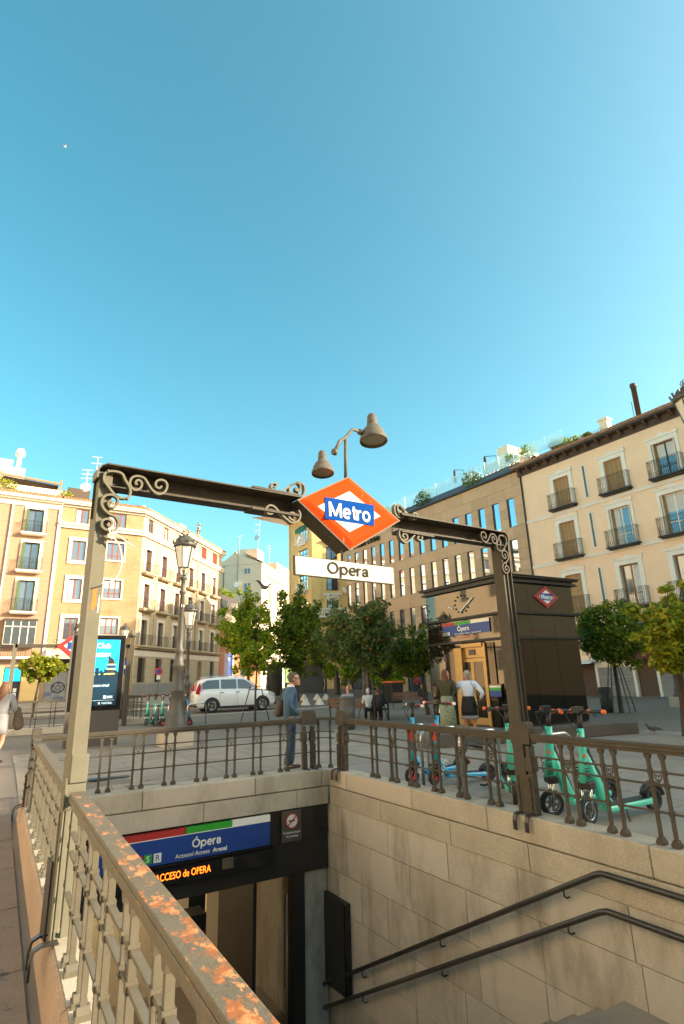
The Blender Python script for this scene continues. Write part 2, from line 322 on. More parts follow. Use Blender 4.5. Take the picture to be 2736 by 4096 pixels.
def leafmat(name, a, b2, c, tr=.35, mid=.6):
    m = bpy.data.materials.new(name); m.use_nodes = True; n = m.node_tree.nodes; L = m.node_tree.links; b = n['Principled BSDF']
    geo = n.new('ShaderNodeNewGeometry'); cr = n.new('ShaderNodeValToRGB'); e = cr.color_ramp.elements
    e[0].color = (*a, 1); e[1].color = (*c, 1); e[1].position = 1; q = e.new(mid); q.color = (*b2, 1)
    L.new(geo.outputs['Random Per Island'], cr.inputs[0]); L.new(cr.outputs[0], b.inputs['Base Color']); b.inputs['Roughness'].default_value = .5
    t = n.new('ShaderNodeBsdfTranslucent'); L.new(cr.outputs[0], t.inputs[0]); mx = n.new('ShaderNodeMixShader'); mx.inputs[0].default_value = tr; b.inputs['Specular IOR Level'].default_value = .3
    out = n['Material Output']; L.new(b.outputs[0], mx.inputs[1]); L.new(t.outputs[0], mx.inputs[2]); L.new(mx.outputs[0], out.inputs[0]); return m
LEAF_L = leafmat('leaf_light', (.11, .20, .012), (.24, .33, .015), (.55, .52, .02), .45)
LEAF_D = leafmat('leaf_dark', (.055, .11, .012), (.14, .20, .015), (.38, .38, .02), .4)
LEAF_R = leafmat('leaf_reddish', (.06, .11, .025), (.13, .17, .04), (.26, .09, .03), .35, .86)
LEAF_Y = leafmat('leaf_yellow', (.13, .20, .015), (.28, .32, .02), (.5, .42, .03), .45)

# ---------------------------------------------------------------- building kit (local frame: x along the facade, y into the building, z up)
def wall_mb(x0, x1, z0, z1, ops, depth=.28, y=0.):
    mb = MB(); xs = sorted({x0, x1, *[o[0] for o in ops], *[o[1] for o in ops]}); zs = sorted({z0, z1, *[o[2] for o in ops], *[o[3] for o in ops]})
    xs = [q for q in xs if x0 <= q <= x1]; zs = [q for q in zs if z0 <= q <= z1]
    for i in range(len(zs) - 1):
        run = None
        for j in range(len(xs) - 1):
            cx, cz = (xs[j] + xs[j + 1]) / 2, (zs[i] + zs[i + 1]) / 2
            inside = any(o[0] < cx < o[1] and o[2] < cz < o[3] for o in ops)
            if not inside: run = (run[0], xs[j + 1]) if run else (xs[j], xs[j + 1])
            if (inside or j == len(xs) - 2) and run:
                mb.add([(run[0], y, zs[i]), (run[1], y, zs[i]), (run[1], y, zs[i + 1]), (run[0], y, zs[i + 1])], [(0, 1, 2, 3)]); run = None
    for a, b, c, d in ops:
        e = y + depth
        mb.add([(a, y, c), (a, e, c), (a, e, d), (a, y, d)], [(0, 1, 2, 3)]); mb.add([(b, y, c), (b, e, c), (b, e, d), (b, y, d)], [(3, 2, 1, 0)])
        mb.add([(a, y, d), (a, e, d), (b, e, d), (b, y, d)], [(0, 1, 2, 3)]); mb.add([(a, y, c), (a, e, c), (b, e, c), (b, y, c)], [(3, 2, 1, 0)])
    return mb
def frame_mb(w, h, cols=2, rows=(1,), fw=.07, bar=.05, th=.06):
    mb = MB(); mb.box(-w / 2, w / 2, 0, th, 0, fw); mb.box(-w / 2, w / 2, 0, th, h - fw, h); mb.box(-w / 2, -w / 2 + fw, 0, th, fw, h - fw); mb.box(w / 2 - fw, w / 2, 0, th, fw, h - fw)
    for i in range(1, cols):
        x = -w / 2 + w * i / cols; mb.box(x - bar, x + bar, .003, th - .003, fw, h - fw)
    for r in rows:
        if 0 < r < 1: mb.box(-w / 2 + fw, w / 2 - fw, .006, th - .006, h * r - bar * .7, h * r + bar * .7)
    return mb
WR = random.Random(12)
def window(parent, cx, z, w, h, fm, depth=.22, cols=2, rows=(), pm=None, curtain=True, name='window'):
    f = ob(name, shared('window|%.2f|%.2f|%d|%s|%s' % (w, h, cols, rows, fm.name), lambda: frame_mb(w, h, cols, rows), fm), parent, (cx, depth - .06, z))
    ob('pane', shared('pane|%.2f|%.2f' % (w, h), lambda: MB().box(-w / 2 + .03, w / 2 - .03, 0, .012, .03, h - .03), pm or mt['glass']), f, (0, .03, 0))
    rc = WR.random()
    if rc < .3: ob('curtain', shared('curtain|a%.2f|%.2f' % (w, h), lambda: MB().box(-w / 2 + .08, -w * .12, 0, .006, .1, h - .08), mt['curtain']), f, (0, .022, 0))
    elif rc < .5: ob('curtain', shared('curtain|b%.2f|%.2f' % (w, h), lambda: MB().box(-w / 2 + .08, w / 2 - .08, 0, .006, h * .55, h - .08), mt['curtain']), f, (0, .022, 0))
    elif rc < .62: ob('curtain', shared('curtain|c%.2f|%.2f' % (w, h), lambda: MB().box(w * .1, w / 2 - .08, 0, .006, .1, h - .08), mt['curtain']), f, (0, .022, 0))
    return f
def slats_mb(w, h, n):
    mb = MB(); mb.box(-w / 2, -w / 2 + .05, 0, .04, 0, h); mb.box(w / 2 - .05, w / 2, 0, .04, 0, h); mb.box(-w / 2 + .05, w / 2 - .05, 0, .04, 0, .06); mb.box(-w / 2 + .05, w / 2 - .05, 0, .04, h - .06, h); mb.box(-w / 2 + .05, w / 2 - .05, 0, .04, h * .48, h * .52)
    for i in range(n):
        z = .06 + (h - .12) * i / n; mb.add([(-w / 2 + .05, .008, z), (w / 2 - .05, .008, z), (w / 2 - .05, .032, z + (h - .12) / n), (-w / 2 + .05, .032, z + (h - .12) / n)], [(0, 1, 2, 3)])
    return mb
def shutter(parent, x, y, z, w, h, m, rz=0, n=16):
    return ob('shutter', shared('shutter|%.2f|%.2f|%s' % (w, h, m.name), lambda: slats_mb(w, h, n), m), parent, (x, y, z), rz)
def balcony_mb(w, d, h, n, fancy=False, lo=.08):
    mb = MB()                                       # railing: bars on three sides
    for z in (lo, h): mb.box(-w / 2, w / 2, -d, -d + .03, z - .02, z); mb.box(-w / 2, -w / 2 + .03, -d + .03, 0, z - .02, z); mb.box(w / 2 - .03, w / 2, -d + .03, 0, z - .02, z)
    t = .016 if not fancy else .018
    for i in range(n + 1):
        x = -w / 2 + .02 + (w - .04) * i / n
        if fancy and i not in (0, n):
            mb.tube([(x, -d - .0, lo), (x, -d - .07, lo + .12), (x, -d - .06, lo + .35), (x, -d + .01, lo + .6), (x, -d + .015, h - .02)], .010, 4)
        else: mb.box(x - t / 2, x + t / 2, -d + .007, -d + .007 + t, lo, h - .02)
    k = max(2, int(n * d / w))
    for i in range(1, k):
        y = -d + d * i / k
        for x in (-w / 2 + .007, w / 2 - .023): mb.box(x, x + t, y, y + t, lo, h - .02)
    if fancy:
        for i in range(n // 2):
            x = -w / 2 + w * (2 * i + 1.5) / n
            if x < w / 2 - .1: mb.tube([(x + math.cos(a) * w / n * .85, -d + .01, h - .2 + math.sin(a) * .12) for a in [PI * q / 6 for q in range(7)]], .008, 4); mb.tube([(x + math.cos(a) * w / n * .8, -d - .03, lo + .14 + math.sin(a) * .1) for a in [2 * PI * q / 8 for q in range(8)]], .009, 4, closed=True)
    return mb
def balcony(parent, cx, z, w, d, slabm, n=14, h=1.0, fancy=False, slab_t=.12):
    b = ob('balcony', shared('balcony|%.2f|%.2f|%s' % (w, d, slabm.name), lambda: MB().box(-w / 2 - .03, w / 2 + .03, -d - .03, 0, -slab_t, 0).box(-w / 2 + .06, w / 2 - .06, -d + .08, 0, -slab_t - .08, -slab_t), slabm), parent, (cx, 0, z))
    ob('railing', shared('railing|%.2f|%.2f|%s|%d' % (w, d, fancy, n), lambda: balcony_mb(w, d, h, n, fancy), mt['iron']), b)
    return b
def surround(parent, cx, z0, z1, w, m, b=.28, t=.06, sill=True, key=''):
    def f():
        mb = MB(); h = z1 - z0
        mb.box(-w / 2 - b, -w / 2, -t, .0, -(b if sill else 0), h + b); mb.box(w / 2, w / 2 + b, -t, .0, -(b if sill else 0), h + b); mb.box(-w / 2, w / 2, -t, .0, h, h + b)
        if sill: mb.box(-w / 2, w / 2, -t, .0, -b, 0)
        return mb
    return ob('window_surround', shared('window_surround|%.2f|%.2f|%.2f|%s' % (w, z1 - z0, b, sill), f, m), parent, (cx, 0, z0))
def tiles(parent, x0, x1, y, z, m=None, pitch=.26, slope=.35, run=.8):
    k = int((x1 - x0) / pitch); me = shared('roof_tile|%.2f|%.2f' % (run, slope), lambda: MB().tube([(0, 0, 0), (0, run, run * slope)], pitch * .52, 7), m or mt['tile'])
    for i in range(k): ob('roof_tile', me, parent, (x0 + pitch * (i + .5), y, z + random.uniform(-.012, .012)))

# ---------------------------------------------------------------- ground
def ground():
    xs = [-60, -30, -16, -10, -6, -4, -3, -2, -1.2, -.6, 0, .25, .40, .47, .7, 1, 1.5, 2, 2.5, 3, 4, 5.5, 7, 9, 12, 16, 22, 28, 36, 50, 80, 140, 300, 700]
    ys = [-60, -30, -16, -8, -3, 0, 3, 5, 6.5, 8, 9.8, 10.6, 11.4, 12.2, 13, 14, 16, 18, 21, 24, 27, 30, 33, 36, 40, 44, 48, 52, 56, 60, 70, 90, 140, 300, 800]
    mb = MB()
    for i in range(len(xs)):
        for j in range(len(ys)): pass
    vs = [(x, y, gz(x, y) - .012) for y in ys for x in xs]; fs = []
    nx = len(xs)
    for j in range(len(ys) - 1):
        for i in range(nx - 1):
            if xs[i] >= .47 and xs[i + 1] <= 5.5 and ys[j] >= -3 and ys[j + 1] <= 9.8: continue
            fs.append((j * nx + i, j * nx + i + 1, (j + 1) * nx + i + 1, (j + 1) * nx + i))
    mb.add(vs, fs); return mb
plaza = ob('plaza_ground', (ground(), mt['plaza']), kind='structure')
def slabs(x0, x1, y0, y1, lx, ly, mat, n_max, along='y', gap=.02):
    k = 0; j = 0; y = y0
    while y < y1 - .1 and k < n_max:
        x = x0 - (lx * .5 if j % 2 else 0)
        while x < x1 - .05:
            a, b = max(x, x0) + gap / 2, min(x + lx, x1) - gap / 2
            if b - a > .12 and not (a < 5.62 and b > .46 and y < 9.99):
                d = random.uniform(-.003, .003); c, e = y + gap / 2, min(y + ly, y1) - gap / 2
                vs = [(a, c, gz(a, c) + d), (b, c, gz(b, c) + d), (b, e, gz(b, e) + d), (a, e, gz(a, e) + d)]
                me = MB().add(vs + [(q[0], q[1], q[2] - .03) for q in vs], [(0, 1, 2, 3), (0, 4, 5, 1), (1, 5, 6, 2), (2, 6, 7, 3), (3, 7, 4, 0)]).mesh('paving_slab', mat)
                ob('paving_slab', me, plaza); k += 1
            x += lx
        y += ly; j += 1
    return k
slabs(.47, 8.2, 9.99, 17.2, 1.32, .92, mt['slab'], 75)
slabs(5.62, 10.8, 1.6, 9.99, 1.3, .93, mt['slab'], 60)
slabs(8.2, 13.4, 9.99, 17.2, 1.6, 1.2, mt['slab'], 30)
slabs(10.8, 15.6, 4.4, 9.99, 1.6, 1.2, mt['slab'], 20)
slabs(-1.6, .37, 1.0, 15.0, 1.97, 1.3, mt['slabl'], 12)
slabs(.42, 1.6, 10.0, 10.001, 1, 1, mt['slabl'], 1)
# street strip where the car stands, with its pale kerb line
def strip(name, pts, w, z, mat, h=.008, kind='structure', n=20):
    mb = MB(); P2 = []
    for i in range(len(pts) - 1):
        for q in range(n): t = q / n; P2.append((pts[i][0] * (1 - t) + pts[i + 1][0] * t, pts[i][1] * (1 - t) + pts[i + 1][1] * t))
    P2.append(pts[-1]); vs = []
    for i, p in enumerate(P2):
        a, b = P2[max(0, i - 1)], P2[min(len(P2) - 1, i + 1)]; dx, dy = b[0] - a[0], b[1] - a[1]; L = math.hypot(dx, dy); nx, ny = -dy / L, dx / L
        for s in (-w / 2, w / 2):
            X, Y = p[0] + nx * s, p[1] + ny * s; vs += [(X, Y, gz(X, Y) + z), (X, Y, gz(X, Y) + z + h)]
    fs = []
    for i in range(len(P2) - 1):
        a = i * 4; fs += [(a + 1, a + 5, a + 7, a + 3), (a, a + 4, a + 5, a + 1), (a + 2, a + 3, a + 7, a + 6)]
    mb.add(vs, [f[::-1] for f in fs]); return ob(name, (mb, mat), kind=kind)
strip('road', [(-10, 31.2), (6, 33.5), (18, 34.6), (34, 60)], 7.5, -.003, mt['asphalt'])
strip('kerb', [(-10, 27.2), (6, 29.5), (17, 30.6)], .22, .0, mt['granite'], .05)
strip('kerb', [(-10, 35.3), (6, 37.6), (15.4, 38.8), (29, 61)], .25, .0, mt['granite'], .12)
strip('pavement', [(-12, 44.5), (-2, 46.6), (9.4, 48), (27, 72)], 14, .02, mt['slab'], .09)

# ---------------------------------------------------------------- right: ivory building and tan hotel share one facade line
C7 = (34.361, 29.058); RZ7 = math.atan2(-.9989, .0461)
b7 = empty('apartment_building', 'ivory stucco building with white-framed balcony windows and a dark bracketed eave', 'building', (*C7, 0), RZ7)
ops = []; wins = []
for r, (z0, z1, cs) in enumerate([(13.38, 15.65, (3.48, 7.63, 11.14, 14.9, 18.6, 22.3)), (9.62, 12.2, (3.43, 7.54, 11.05, 14.8, 18.6, 22.3)), (5.62, 8.3, (3.33, 7.5, 11.0, 14.8, 18.6, 22.3))]):
    for c in cs: ops.append((c - .65, c + .65, z0, z1)); wins.append((r, c, z0, z1))
shops = [(2.1, 3.95, 0, 2.3), (6.74, 8.06, 0, 4.55), (10.6, 12.2, 0, 3.2), (14.6, 16.2, 0, 3.2)]
ob('wall', (wall_mb(0, 62, 0, 17.0, ops + shops, .30), mt['ivory']), b7)
ob('back_wall', (MB().box(.02, 62, 11, 11.2, 0, 17).box(61.8, 62, .3, 11, 0, 17.0), mt['ivory']), b7)
for z in (12.98, 9.38, 5.2): ob('string_course', (MB().box(0, 62, -.07, -.001, z - .12, z + .1).box(0, 62, -.1, -.071, z + .04, z + .1), mt['trimw']), b7)
for r, c, z0, z1 in wins:
    s = surround(b7, c, z0, z1, 1.3, mt['trimw'], .3, .07, False)
    ob('pediment', shared('pediment|7', lambda: MB().box(-1.02, 1.02, -.13, -.001, .30, .42).prism([(-.45, .425), (.45, .425), (.12, .56), (0, .64), (-.12, .56)], 'y', -.1, -.01).prism([(-1.0, .425), (-.86, .425), (-.98, .6)], 'y', -.1, -.01).prism([(.86, .425), (1.0, .425), (.98, .6)], 'y', -.1, -.01), mt['trimw']), b7, (c, 0, z1))
    closed = c < 6 or (r == 0 and c < 9)
    if closed:
        f = ob('window', shared('window|back7|%.2f' % (z1 - z0), lambda: MB().box(-.64, .64, .2, .24, 0, z1 - z0), mt['shopdark']), b7, (c, 0, z0))
        for k in range(4): shutter(f, -.48 + .32 * k, .14, 0, .315, z1 - z0 - .02, mt['tanshut'], n=26)
    else:
        f = window(b7, c, z0, 1.28, z1 - z0, mt['woodf'] if r == 2 else mt['darkframe'] if r == 0 else mt['trimw'], .27, 2, (.3,))
        if r < 2:
            for sx in (-1, 1): shutter(f, sx * .62, -.14, 0, .42, z1 - z0 - .02, mt['tanshut'], rz=sx * rad(-62 if sx > 0 else -62) , n=26)
    balcony(b7, c, z0 - .06, 2.15, .48, mt['iron'], 18, 1.14, True, .1)
for z0, z1 in ((13.45, 16.0), (9.8, 12.45), (5.9, 8.52)):
    ob('slot_window', (MB().prism([(.17 * math.cos(a) + 0, (.0 if math.sin(a) < 0 else z1 - z0 - .34) + .17 + .17 * math.sin(a)) for a in [2 * PI * (i + .5) / 16 for i in range(16)]], 'y', -.045, -.001, 0).prism([(.085 * math.cos(a), (.0 if math.sin(a) < 0 else z1 - z0 - .34) + .17 + .085 * math.sin(a)) for a in [2 * PI * (i + .5) / 16 for i in range(16)]], 'y', -.05, -.046, 1), [mt['trimw'], mt['greyp']]), b7, (5.42, 0, z0))
ob('cornice', (MB().box(-.35, 62, -.05, -.001, 16.86, 17.0).box(-.35, 62, -.62, 12, 17.32, 17.42).box(-.35, 62, -.1, 0, 17.001, 17.32).box(-.42, 62, -.72, -.621, 17.34, 17.5), mt['eave']), b7)
me = shared('eave_bracket', lambda: MB().prism([(-.58, 17.31), (-.58, 17.22), (-.2, 17.04), (-.1, 17.04), (-.1, 17.31)], 'x', -.09, .09), mt['eave'])
for i in range(22): ob('eave_bracket', me, b7, (.1 + .86 * i, 0, 0))
ob('roof', (MB().add([(-.4, -.6, 17.52), (62, -.6, 17.52), (62, 5.5, 19.9), (-.4, 5.5, 19.9), (-.4, 12, 17.5), (62, 12, 17.5)], [(0, 1, 2, 3), (3, 2, 5, 4)]), mt['tile']), b7)
tiles(b7, -.4, 14.5, -.74, 17.56, pitch=.24, run=1.4, slope=.36)
ob('chimney', (MB().box(5.45, 6.1, 3.0, 3.6, 17.8, 20.1).box(5.38, 6.17, 2.93, 3.67, 20.1, 20.3), mt['cream2']), b7)
ch = ob('chimney', (MB().lathe([(.19, 18.2), (.19, 21.7), (.23, 21.7), (.23, 22.0), (.16, 22.0)], 12, (8.45, 3.2, 0)), mt['eave']), b7)
ob('ladder', (MB().bar((8.2, 3.0, 18.2), (8.2, 3.0, 20.6), .03), mt['eave']), ch)
# ground floor
ob('shop_shutter', (MB().box(2.1, 3.95, .2, .26, 0, 2.3), mt['shutterm']), b7)
ob('awning', (MB().prism([(-.02, 2.36), (-1.0, 2.18), (-1.0, 2.10), (-.02, 2.3)], 'x', 2.0, 4.25), mt['white']), b7)
ob('door', (MB().box(6.74, 8.06, .2, .26, 0, 2.95), mt['shutterm']), b7); ob('door', (MB().box(10.6, 12.2, .2, .26, 0, 3.2), mt['shutterm']), b7); ob('door', (MB().box(14.6, 16.2, .2, .26, 0, 3.2), mt['shutterm']), b7)
ob('upper_light', (MB().box(6.74, 8.06, .22, .26, 2.96, 4.55), mt['glass']), b7)
ob('sign_board', (MB().box(6.84, 7.98, -.09, -.02, 4.32, 4.74), mt['maroon']), b7)
text('Boba Boba', .24, mt['wletter'], b7, (7.4, -.095, 4.53), shear=.3)
ob('awning', (MB().prism([(-.02, 3.0), (-1.1, 2.55), (-1.1, 2.2), (-1.06, 2.2), (-.02, 2.9)], 'x', 6.6, 8.3), mt['maroon']), b7)
for x in (1.95, 3.96, 6.55, 8.07, 10.42, 12.21): ob('door_surround', (MB().box(x, x + .18, -.08, -.001, 0, 4.6 if 6 < x < 9 else 3.3), mt['trimw']), b7)
ob('door_surround', (MB().box(6.55, 8.25, -.09, -.001, 4.76, 4.98), mt['trimw']), b7)
me = lambda w: MB().box(0, w - .012, -.06, -.001, 0, .60)
for a, b in ((.05, 1.93), (4.16, 6.53), (8.27, 10.4), (12.41, 14.5)):
    n = round((b - a) / .8); wv = (b - a) / n
    for i in range(n):
        for k in range(3): ob('plinth_stone', shared('plinth_stone|%.3f' % wv, lambda: me(wv), mt['plinth']), b7, (a + i * wv, 0, .01 + k * .612))
ob('downpipe', (MB().tube([(-.06, -.1, 0), (-.06, -.1, 16.9)], .05, 8), mt['black']), b7)
ob('party_wall', (MB().box(-.02, 0.25, .05, 5.4, 17, 18.6), mt['ivory']), b7)

b6 = empty('hotel_building', 'tan stone-clad hotel with rows of tall narrow slot windows and a glass-railed roof terrace', 'hotel', (*C7, 0), RZ7)
ROWS = [(13.0, 15.4, 0.), (9.36, 11.97, -.15), (5.4, 8.05, -.4)]
pitch = 1.594; ops6 = []
for z0, z1, o in ROWS:
    for i in range(16):
        x0 = -1.8 + o - i * pitch
        if x0 > -25.9: ops6.append((x0, x0 + .74, z0, z1))
gops = [(-1.9 - i * 3.2 - 1.2, -1.9 - i * 3.2 + 1.2, .0, 3.7) for i in range(8)]
back = wall_mb(-26, -.03, 0, 17.45, ops6 + gops, .12, .04)
back.box(-26, -25.98, .04, 12, 0, 17.45).box(-26, -.03, 12, 12.1, 0, 17.4)
ob('wall', (back, mt['tanback']), b6)
def panel(x0, x1, z0, z1, key=None):
    w, h = x1 - x0 - .018, z1 - z0 - .018
    if w < .04: return
    ob('cladding_panel', shared('cladding_panel|%.2f|%.2f' % (w, h), lambda: MB().box(0, round(w, 3), 0, .035, 0, round(h, 3)), mt['tanstone']), b6, (x0 + .009, -.002 + random.uniform(0, .004), z0 + .009))
for (z0, z1, o) in ROWS:
    h3 = (z1 - z0) / 3
    for i in range(16):
        a = -1.8 + o - i * pitch + .74; b = a + pitch - .74 if i else -.03
        lo = -1.8 + o - (i) * pitch
        if lo < -25.9: continue
        for k in range(3): panel(a, b, z0 + k * h3, z0 + (k + 1) * h3)
    e = -1.8 + o - 15 * pitch
    if e > -26:
        panel(-26, e, z0, z1)
for z0, z1, st, L in ((15.4, 16.35, 0, 1.9), (16.35, 17.45, .9, 1.9), (11.97, 13.0, .5, 1.9), (8.05, 9.36, .2, 1.9), (4.3, 5.4, .8, 1.9), (3.7, 4.3, .8, 2.4)):
    x = -.03
    first = True
    while x > -26 + .05:
        nx = max(-26, x - (L - st if first else L)); first = False; panel(nx, x, z0, z1); x = nx
for i in range(9):
    a = -.03 if i == 0 else -1.9 - (i - 1) * 3.2 - 1.2; b = max(-26, -1.9 - i * 3.2 + 1.2)
    for k in range(3): panel(b, a, k * 1.233, (k + 1) * 1.233)
def slotw():
    w, h = .74, 2.5; return MB().box(0, .10, -.0, .1, 0, 1)
for (a, b, c, d) in ops6:
    h = d - c
    f = ob('window', shared('window|slot|%.2f' % h, lambda: MB().box(0, .15, -.03, .02, 0, h).box(.15, .74, -.0, .03, 0, .05).box(.15, .74, 0, .03, h - .05, h).box(.71, .74, 0, .03, .05, h - .05), mt['black']), b6, (a, .07, c))
    ob('pane', shared('pane|slot|%.2f' % h, lambda: MB().box(.15, .71, .012, .02, .05, h - .05), mt['mglass']), f)
for (a, b, c, d) in gops:
    f = ob('shop_window', shared('shop_window|6', lambda: frame_mb(2.4, 3.7, 3, (.72,), .08, .04), mt['black']), b6, ((a + b) / 2, .08, 0))
    ob('pane', shared('pane|6', lambda: MB().box(-1.17, 1.17, .03, .04, .03, 3.67), mt['glass']), f)
ob('gutter', (MB().box(-26.1, 0, -.22, .3, 17.47, 17.62), mt['black']), b6)
ob('roof', (MB().add([(-26, -.1, 17.63), (0, -.1, 17.63), (.0, 2.0, 19.1), (-26, 2.0, 19.1), (0, 12, 19.1), (-26, 12, 19.1)], [(0, 1, 2, 3), (3, 2, 4, 5)]), mt['zinc']), b6)
me = shared('roof_seam', lambda: MB().bar((0, -.1, 17.65), (0, 2.0, 19.13), .04), mt['zinc'])
for i in range(58): ob('roof_seam', me, b6, (-.3 - i * .45, 0, 0))
ob('roof', (MB().add([(0, -.5, 17.75), (7.0, -.2, 18.2), (6.2, 2.0, 19.2), (0, 2.0, 19.1)], [(0, 1, 2, 3)]).off(0, .55, .12), mt['zinc']), b6)
cg = mt['clearg'].node_tree.nodes['Principled BSDF']; cg.inputs['Alpha'].default_value = .38
x = -22.0
for i in range(15):
    g = ob('glass_panel', shared('glass_panel|6', lambda: MB().box(0, 1.62, 0, .015, 0, 1.15), mt['clearg']), b6, (x, 2.0, 19.2))
    if i % 3 == 0: ob('rail_post', shared('rail_post|6', lambda: MB().box(-.03, .03, -.03, .03, 0, 1.2), mt['white']), g, (0, -.04, 0))
    x += 1.66
ob('glass_panel', (MB().box(-22.02, -22.0, 2.02, 8, 19.2, 20.35), mt['clearg']), b6)
ob('stair_block', (MB().box(-12.6, -5.4, 6, 10, 19.1, 21.0).box(-9.2, -6.0, 6.02, 9.9, 21.0, 22.0), mt['ac']), b6)
ob('stair_block', (MB().box(-5.9, -4.6, 4.5, 9, 19.1, 22.4), mt['cream2']), b6)
me = shared('vent_cowl', lambda: MB().lathe([(.16, 0), (.16, .5), (.28, .55), (.28, .8), (.1, .95)], 10), mt['ac'])
for x, s in ((-13.2, 1.2), (-12.4, .9), (-11.7, 1.3), (-11, .8), (-10.4, 1), (-14.2, .9)): ob('vent_cowl', me, b6, (x, 6.5, 21.0 if x > -12.6 else 19.2)).scale = (s, s, s)
for x, lean in ((-8.9, .9), (-4.7, 1.0)):
    ps = empty('folded_parasol', 'folded cantilever parasol, the one %s on the hotel roof terrace' % ('further left' if x < -6 else 'further right, nearest the ivory building'), 'parasol', rz=RZ7, group='folded parasols on the hotel roof')
    c, s_ = math.cos(RZ7), math.sin(RZ7); ps.location = (C7[0] + c * x - s_ * 3.0, C7[1] + s_ * x + c * 3.0, 19.15)
    ob('pole', (MB().bar((.3, 0, 0), (-.15, 0, 1.9), .06).bar((-.15, 0, 1.9), (-1.5 * lean, 0, 2.3), .05), mt['black']), ps)
    ob('canopy', (MB().lathe([(.04, 2.35), (.13, 2.1), (.12, 1.5), (.16, 1.1), (.05, .9)], 8, (-1.5 * lean, 0, 0)), mt['bagm']), ps)
text('Ocean Drive', 1.05, mt['letter'], b6, (-21.7, -.12, 16.15), depth=.05, bold=.01, sx=.95)
ob('shop_band', (MB().box(-25.8, -.1, -.6, -.01, 3.75, 3.95), mt['white']), b6)

# ---------------------------------------------------------------- yellow corner building
C5 = (32.377, 62.063)
b5 = empty('corner_apartment_building', 'bright yellow corner building with white balustraded balconies behind the trees', 'building', (*C5, 0), 0)
def face(o, rz, name='wall'):
    return ob(name, o, b5, (0, 0, 0), rz)
rzA = math.atan2(math.cos(rad(177)), math.sin(rad(177))); rzB = rad(-22)
# face towards the square (-x side); the walls are children turned to their own line
fa = wall_mb(-6.0, 0, 0, 22.3, [(-3.4, -1.1, a, b) for a, b in ((19.1, 21.4), (15.9, 18.1), (12.7, 14.7), (9.2, 11.2), (5.4, 7.6))], .3)
fa.box(-6.2, 0, -.35, 0, 22.3, 22.7).box(-6.0, -5.7, -.1, 0, 0, 22.3).box(-.4, 0, -.1, 0, 0, 22.3)
WA = ob('wall', (fa, mt['yellow']), b5, rz=rzA)
for i, (a, b) in enumerate(((19.1, 21.4), (15.9, 18.1), (12.7, 14.7), (9.2, 11.2), (5.4, 7.6))):
    ob('window', shared('window|y%.1f' % (b - a), lambda: frame_mb(2.3, b - a, 3, (.7,), .1, .06), mt['darkframe']), WA, (-2.25, .2, a))
    if i in (0, 2, 3):
        mb = MB().box(-1.45, 1.45, -.45, 0, -.2, 0).box(-1.35, 1.35, -.42, -.3, .85, .95).box(-1.1, 1.1, -.3, 0, -.5, -.2)
        for k in range(12): mb.lathe([(.05, 0), (.04, .15), (.085, .35), (.045, .6), (.06, .85)], 6, (-1.25 + k * .227, -.36, 0))
        ob('balcony', (mb, mt['white']), WA, (-2.25, 0, a))
ob('awning', (MB().prism([(0, 21.4), (-.6, 20.9), (-.55, 20.3), (0, 20.9)], 'x', -3.35, -1.15), mt['teal2']), WA)
ops = [(1.85, 3.25, 16.3, 18.35), (1.85, 3.28, 12.35, 14.9), (1.85, 3.3, 9.3, 11.4), (1.85, 3.3, 5.3, 7.6)]
ops += [(a + 4.2, b + 4.2, c, d) for a, b, c, d in ops]
fb = wall_mb(0, 9, 0, 22.3, ops, .3); fb.box(0, 9, -.35, 0, 22.3, 22.7).box(0, 1.1, -.08, 0, 9.3, 22.3)
WB = ob('wall', (fb, mt['yellow']), b5, rz=rzB)
for a, b, c, d in ops:
    ob('window', shared('window|yb%.2f' % (d - c), lambda: frame_mb(1.42, d - c, 2, (.65,), .1, .06), mt['darkframe']), WB, ((a + b) / 2, .2, c))
    ob('pane', shared('pane|yb%.2f' % (d - c), lambda: MB().box(-.7, .7, .05, .06, 0, d - c), mt['glass']), WB, ((a + b) / 2, .2, c))
    if c > 9: ob('hood', shared('hood|yb', lambda: MB().box(-1.15, 1.15, -.32, 0, .25, .5).prism([(-.85, .25), (-.6, -.4), (.6, -.4), (.85, .25)], 'y', -.14, -.001).box(-.7, .7, -.1, 0, 0, .1), mt['white']), WB, ((a + b) / 2, 0, d + .05))
    if 12 < c < 13 or c > 16: ob('railing', shared('railing|yb', lambda: balcony_mb(1.6, .15, .95, 12), mt['iron']), WB, ((a + b) / 2, 0, c))
mb = MB().box(.4, 4.6, -.75, 0, 8.95, 9.15).box(.4, 4.6, -.72, -.6, 9.95, 10.07)
for k in range(19): mb.lathe([(.06, 0), (.045, .15), (.09, .35), (.05, .6), (.06, .8)], 6, (.55 + k * .218, -.66, 9.15))
ob('balustrade', (mb, mt['white']), WB)
ob('roof', (MB().add([(-.3, .2, 22.75), (-6, 6, 22.75), (8, 10, 22.75), (9, -3.2, 22.75)], [(0, 3, 2, 1)]), mt['ac']), b5)
ob('satellite_dish', (MB().lathe([(.02, 0), (.22, .03), (.38, .12)], 12), mt['white']), WB, (3.9, -.5, 12.3), rz=(rad(70), 0, rad(40)))

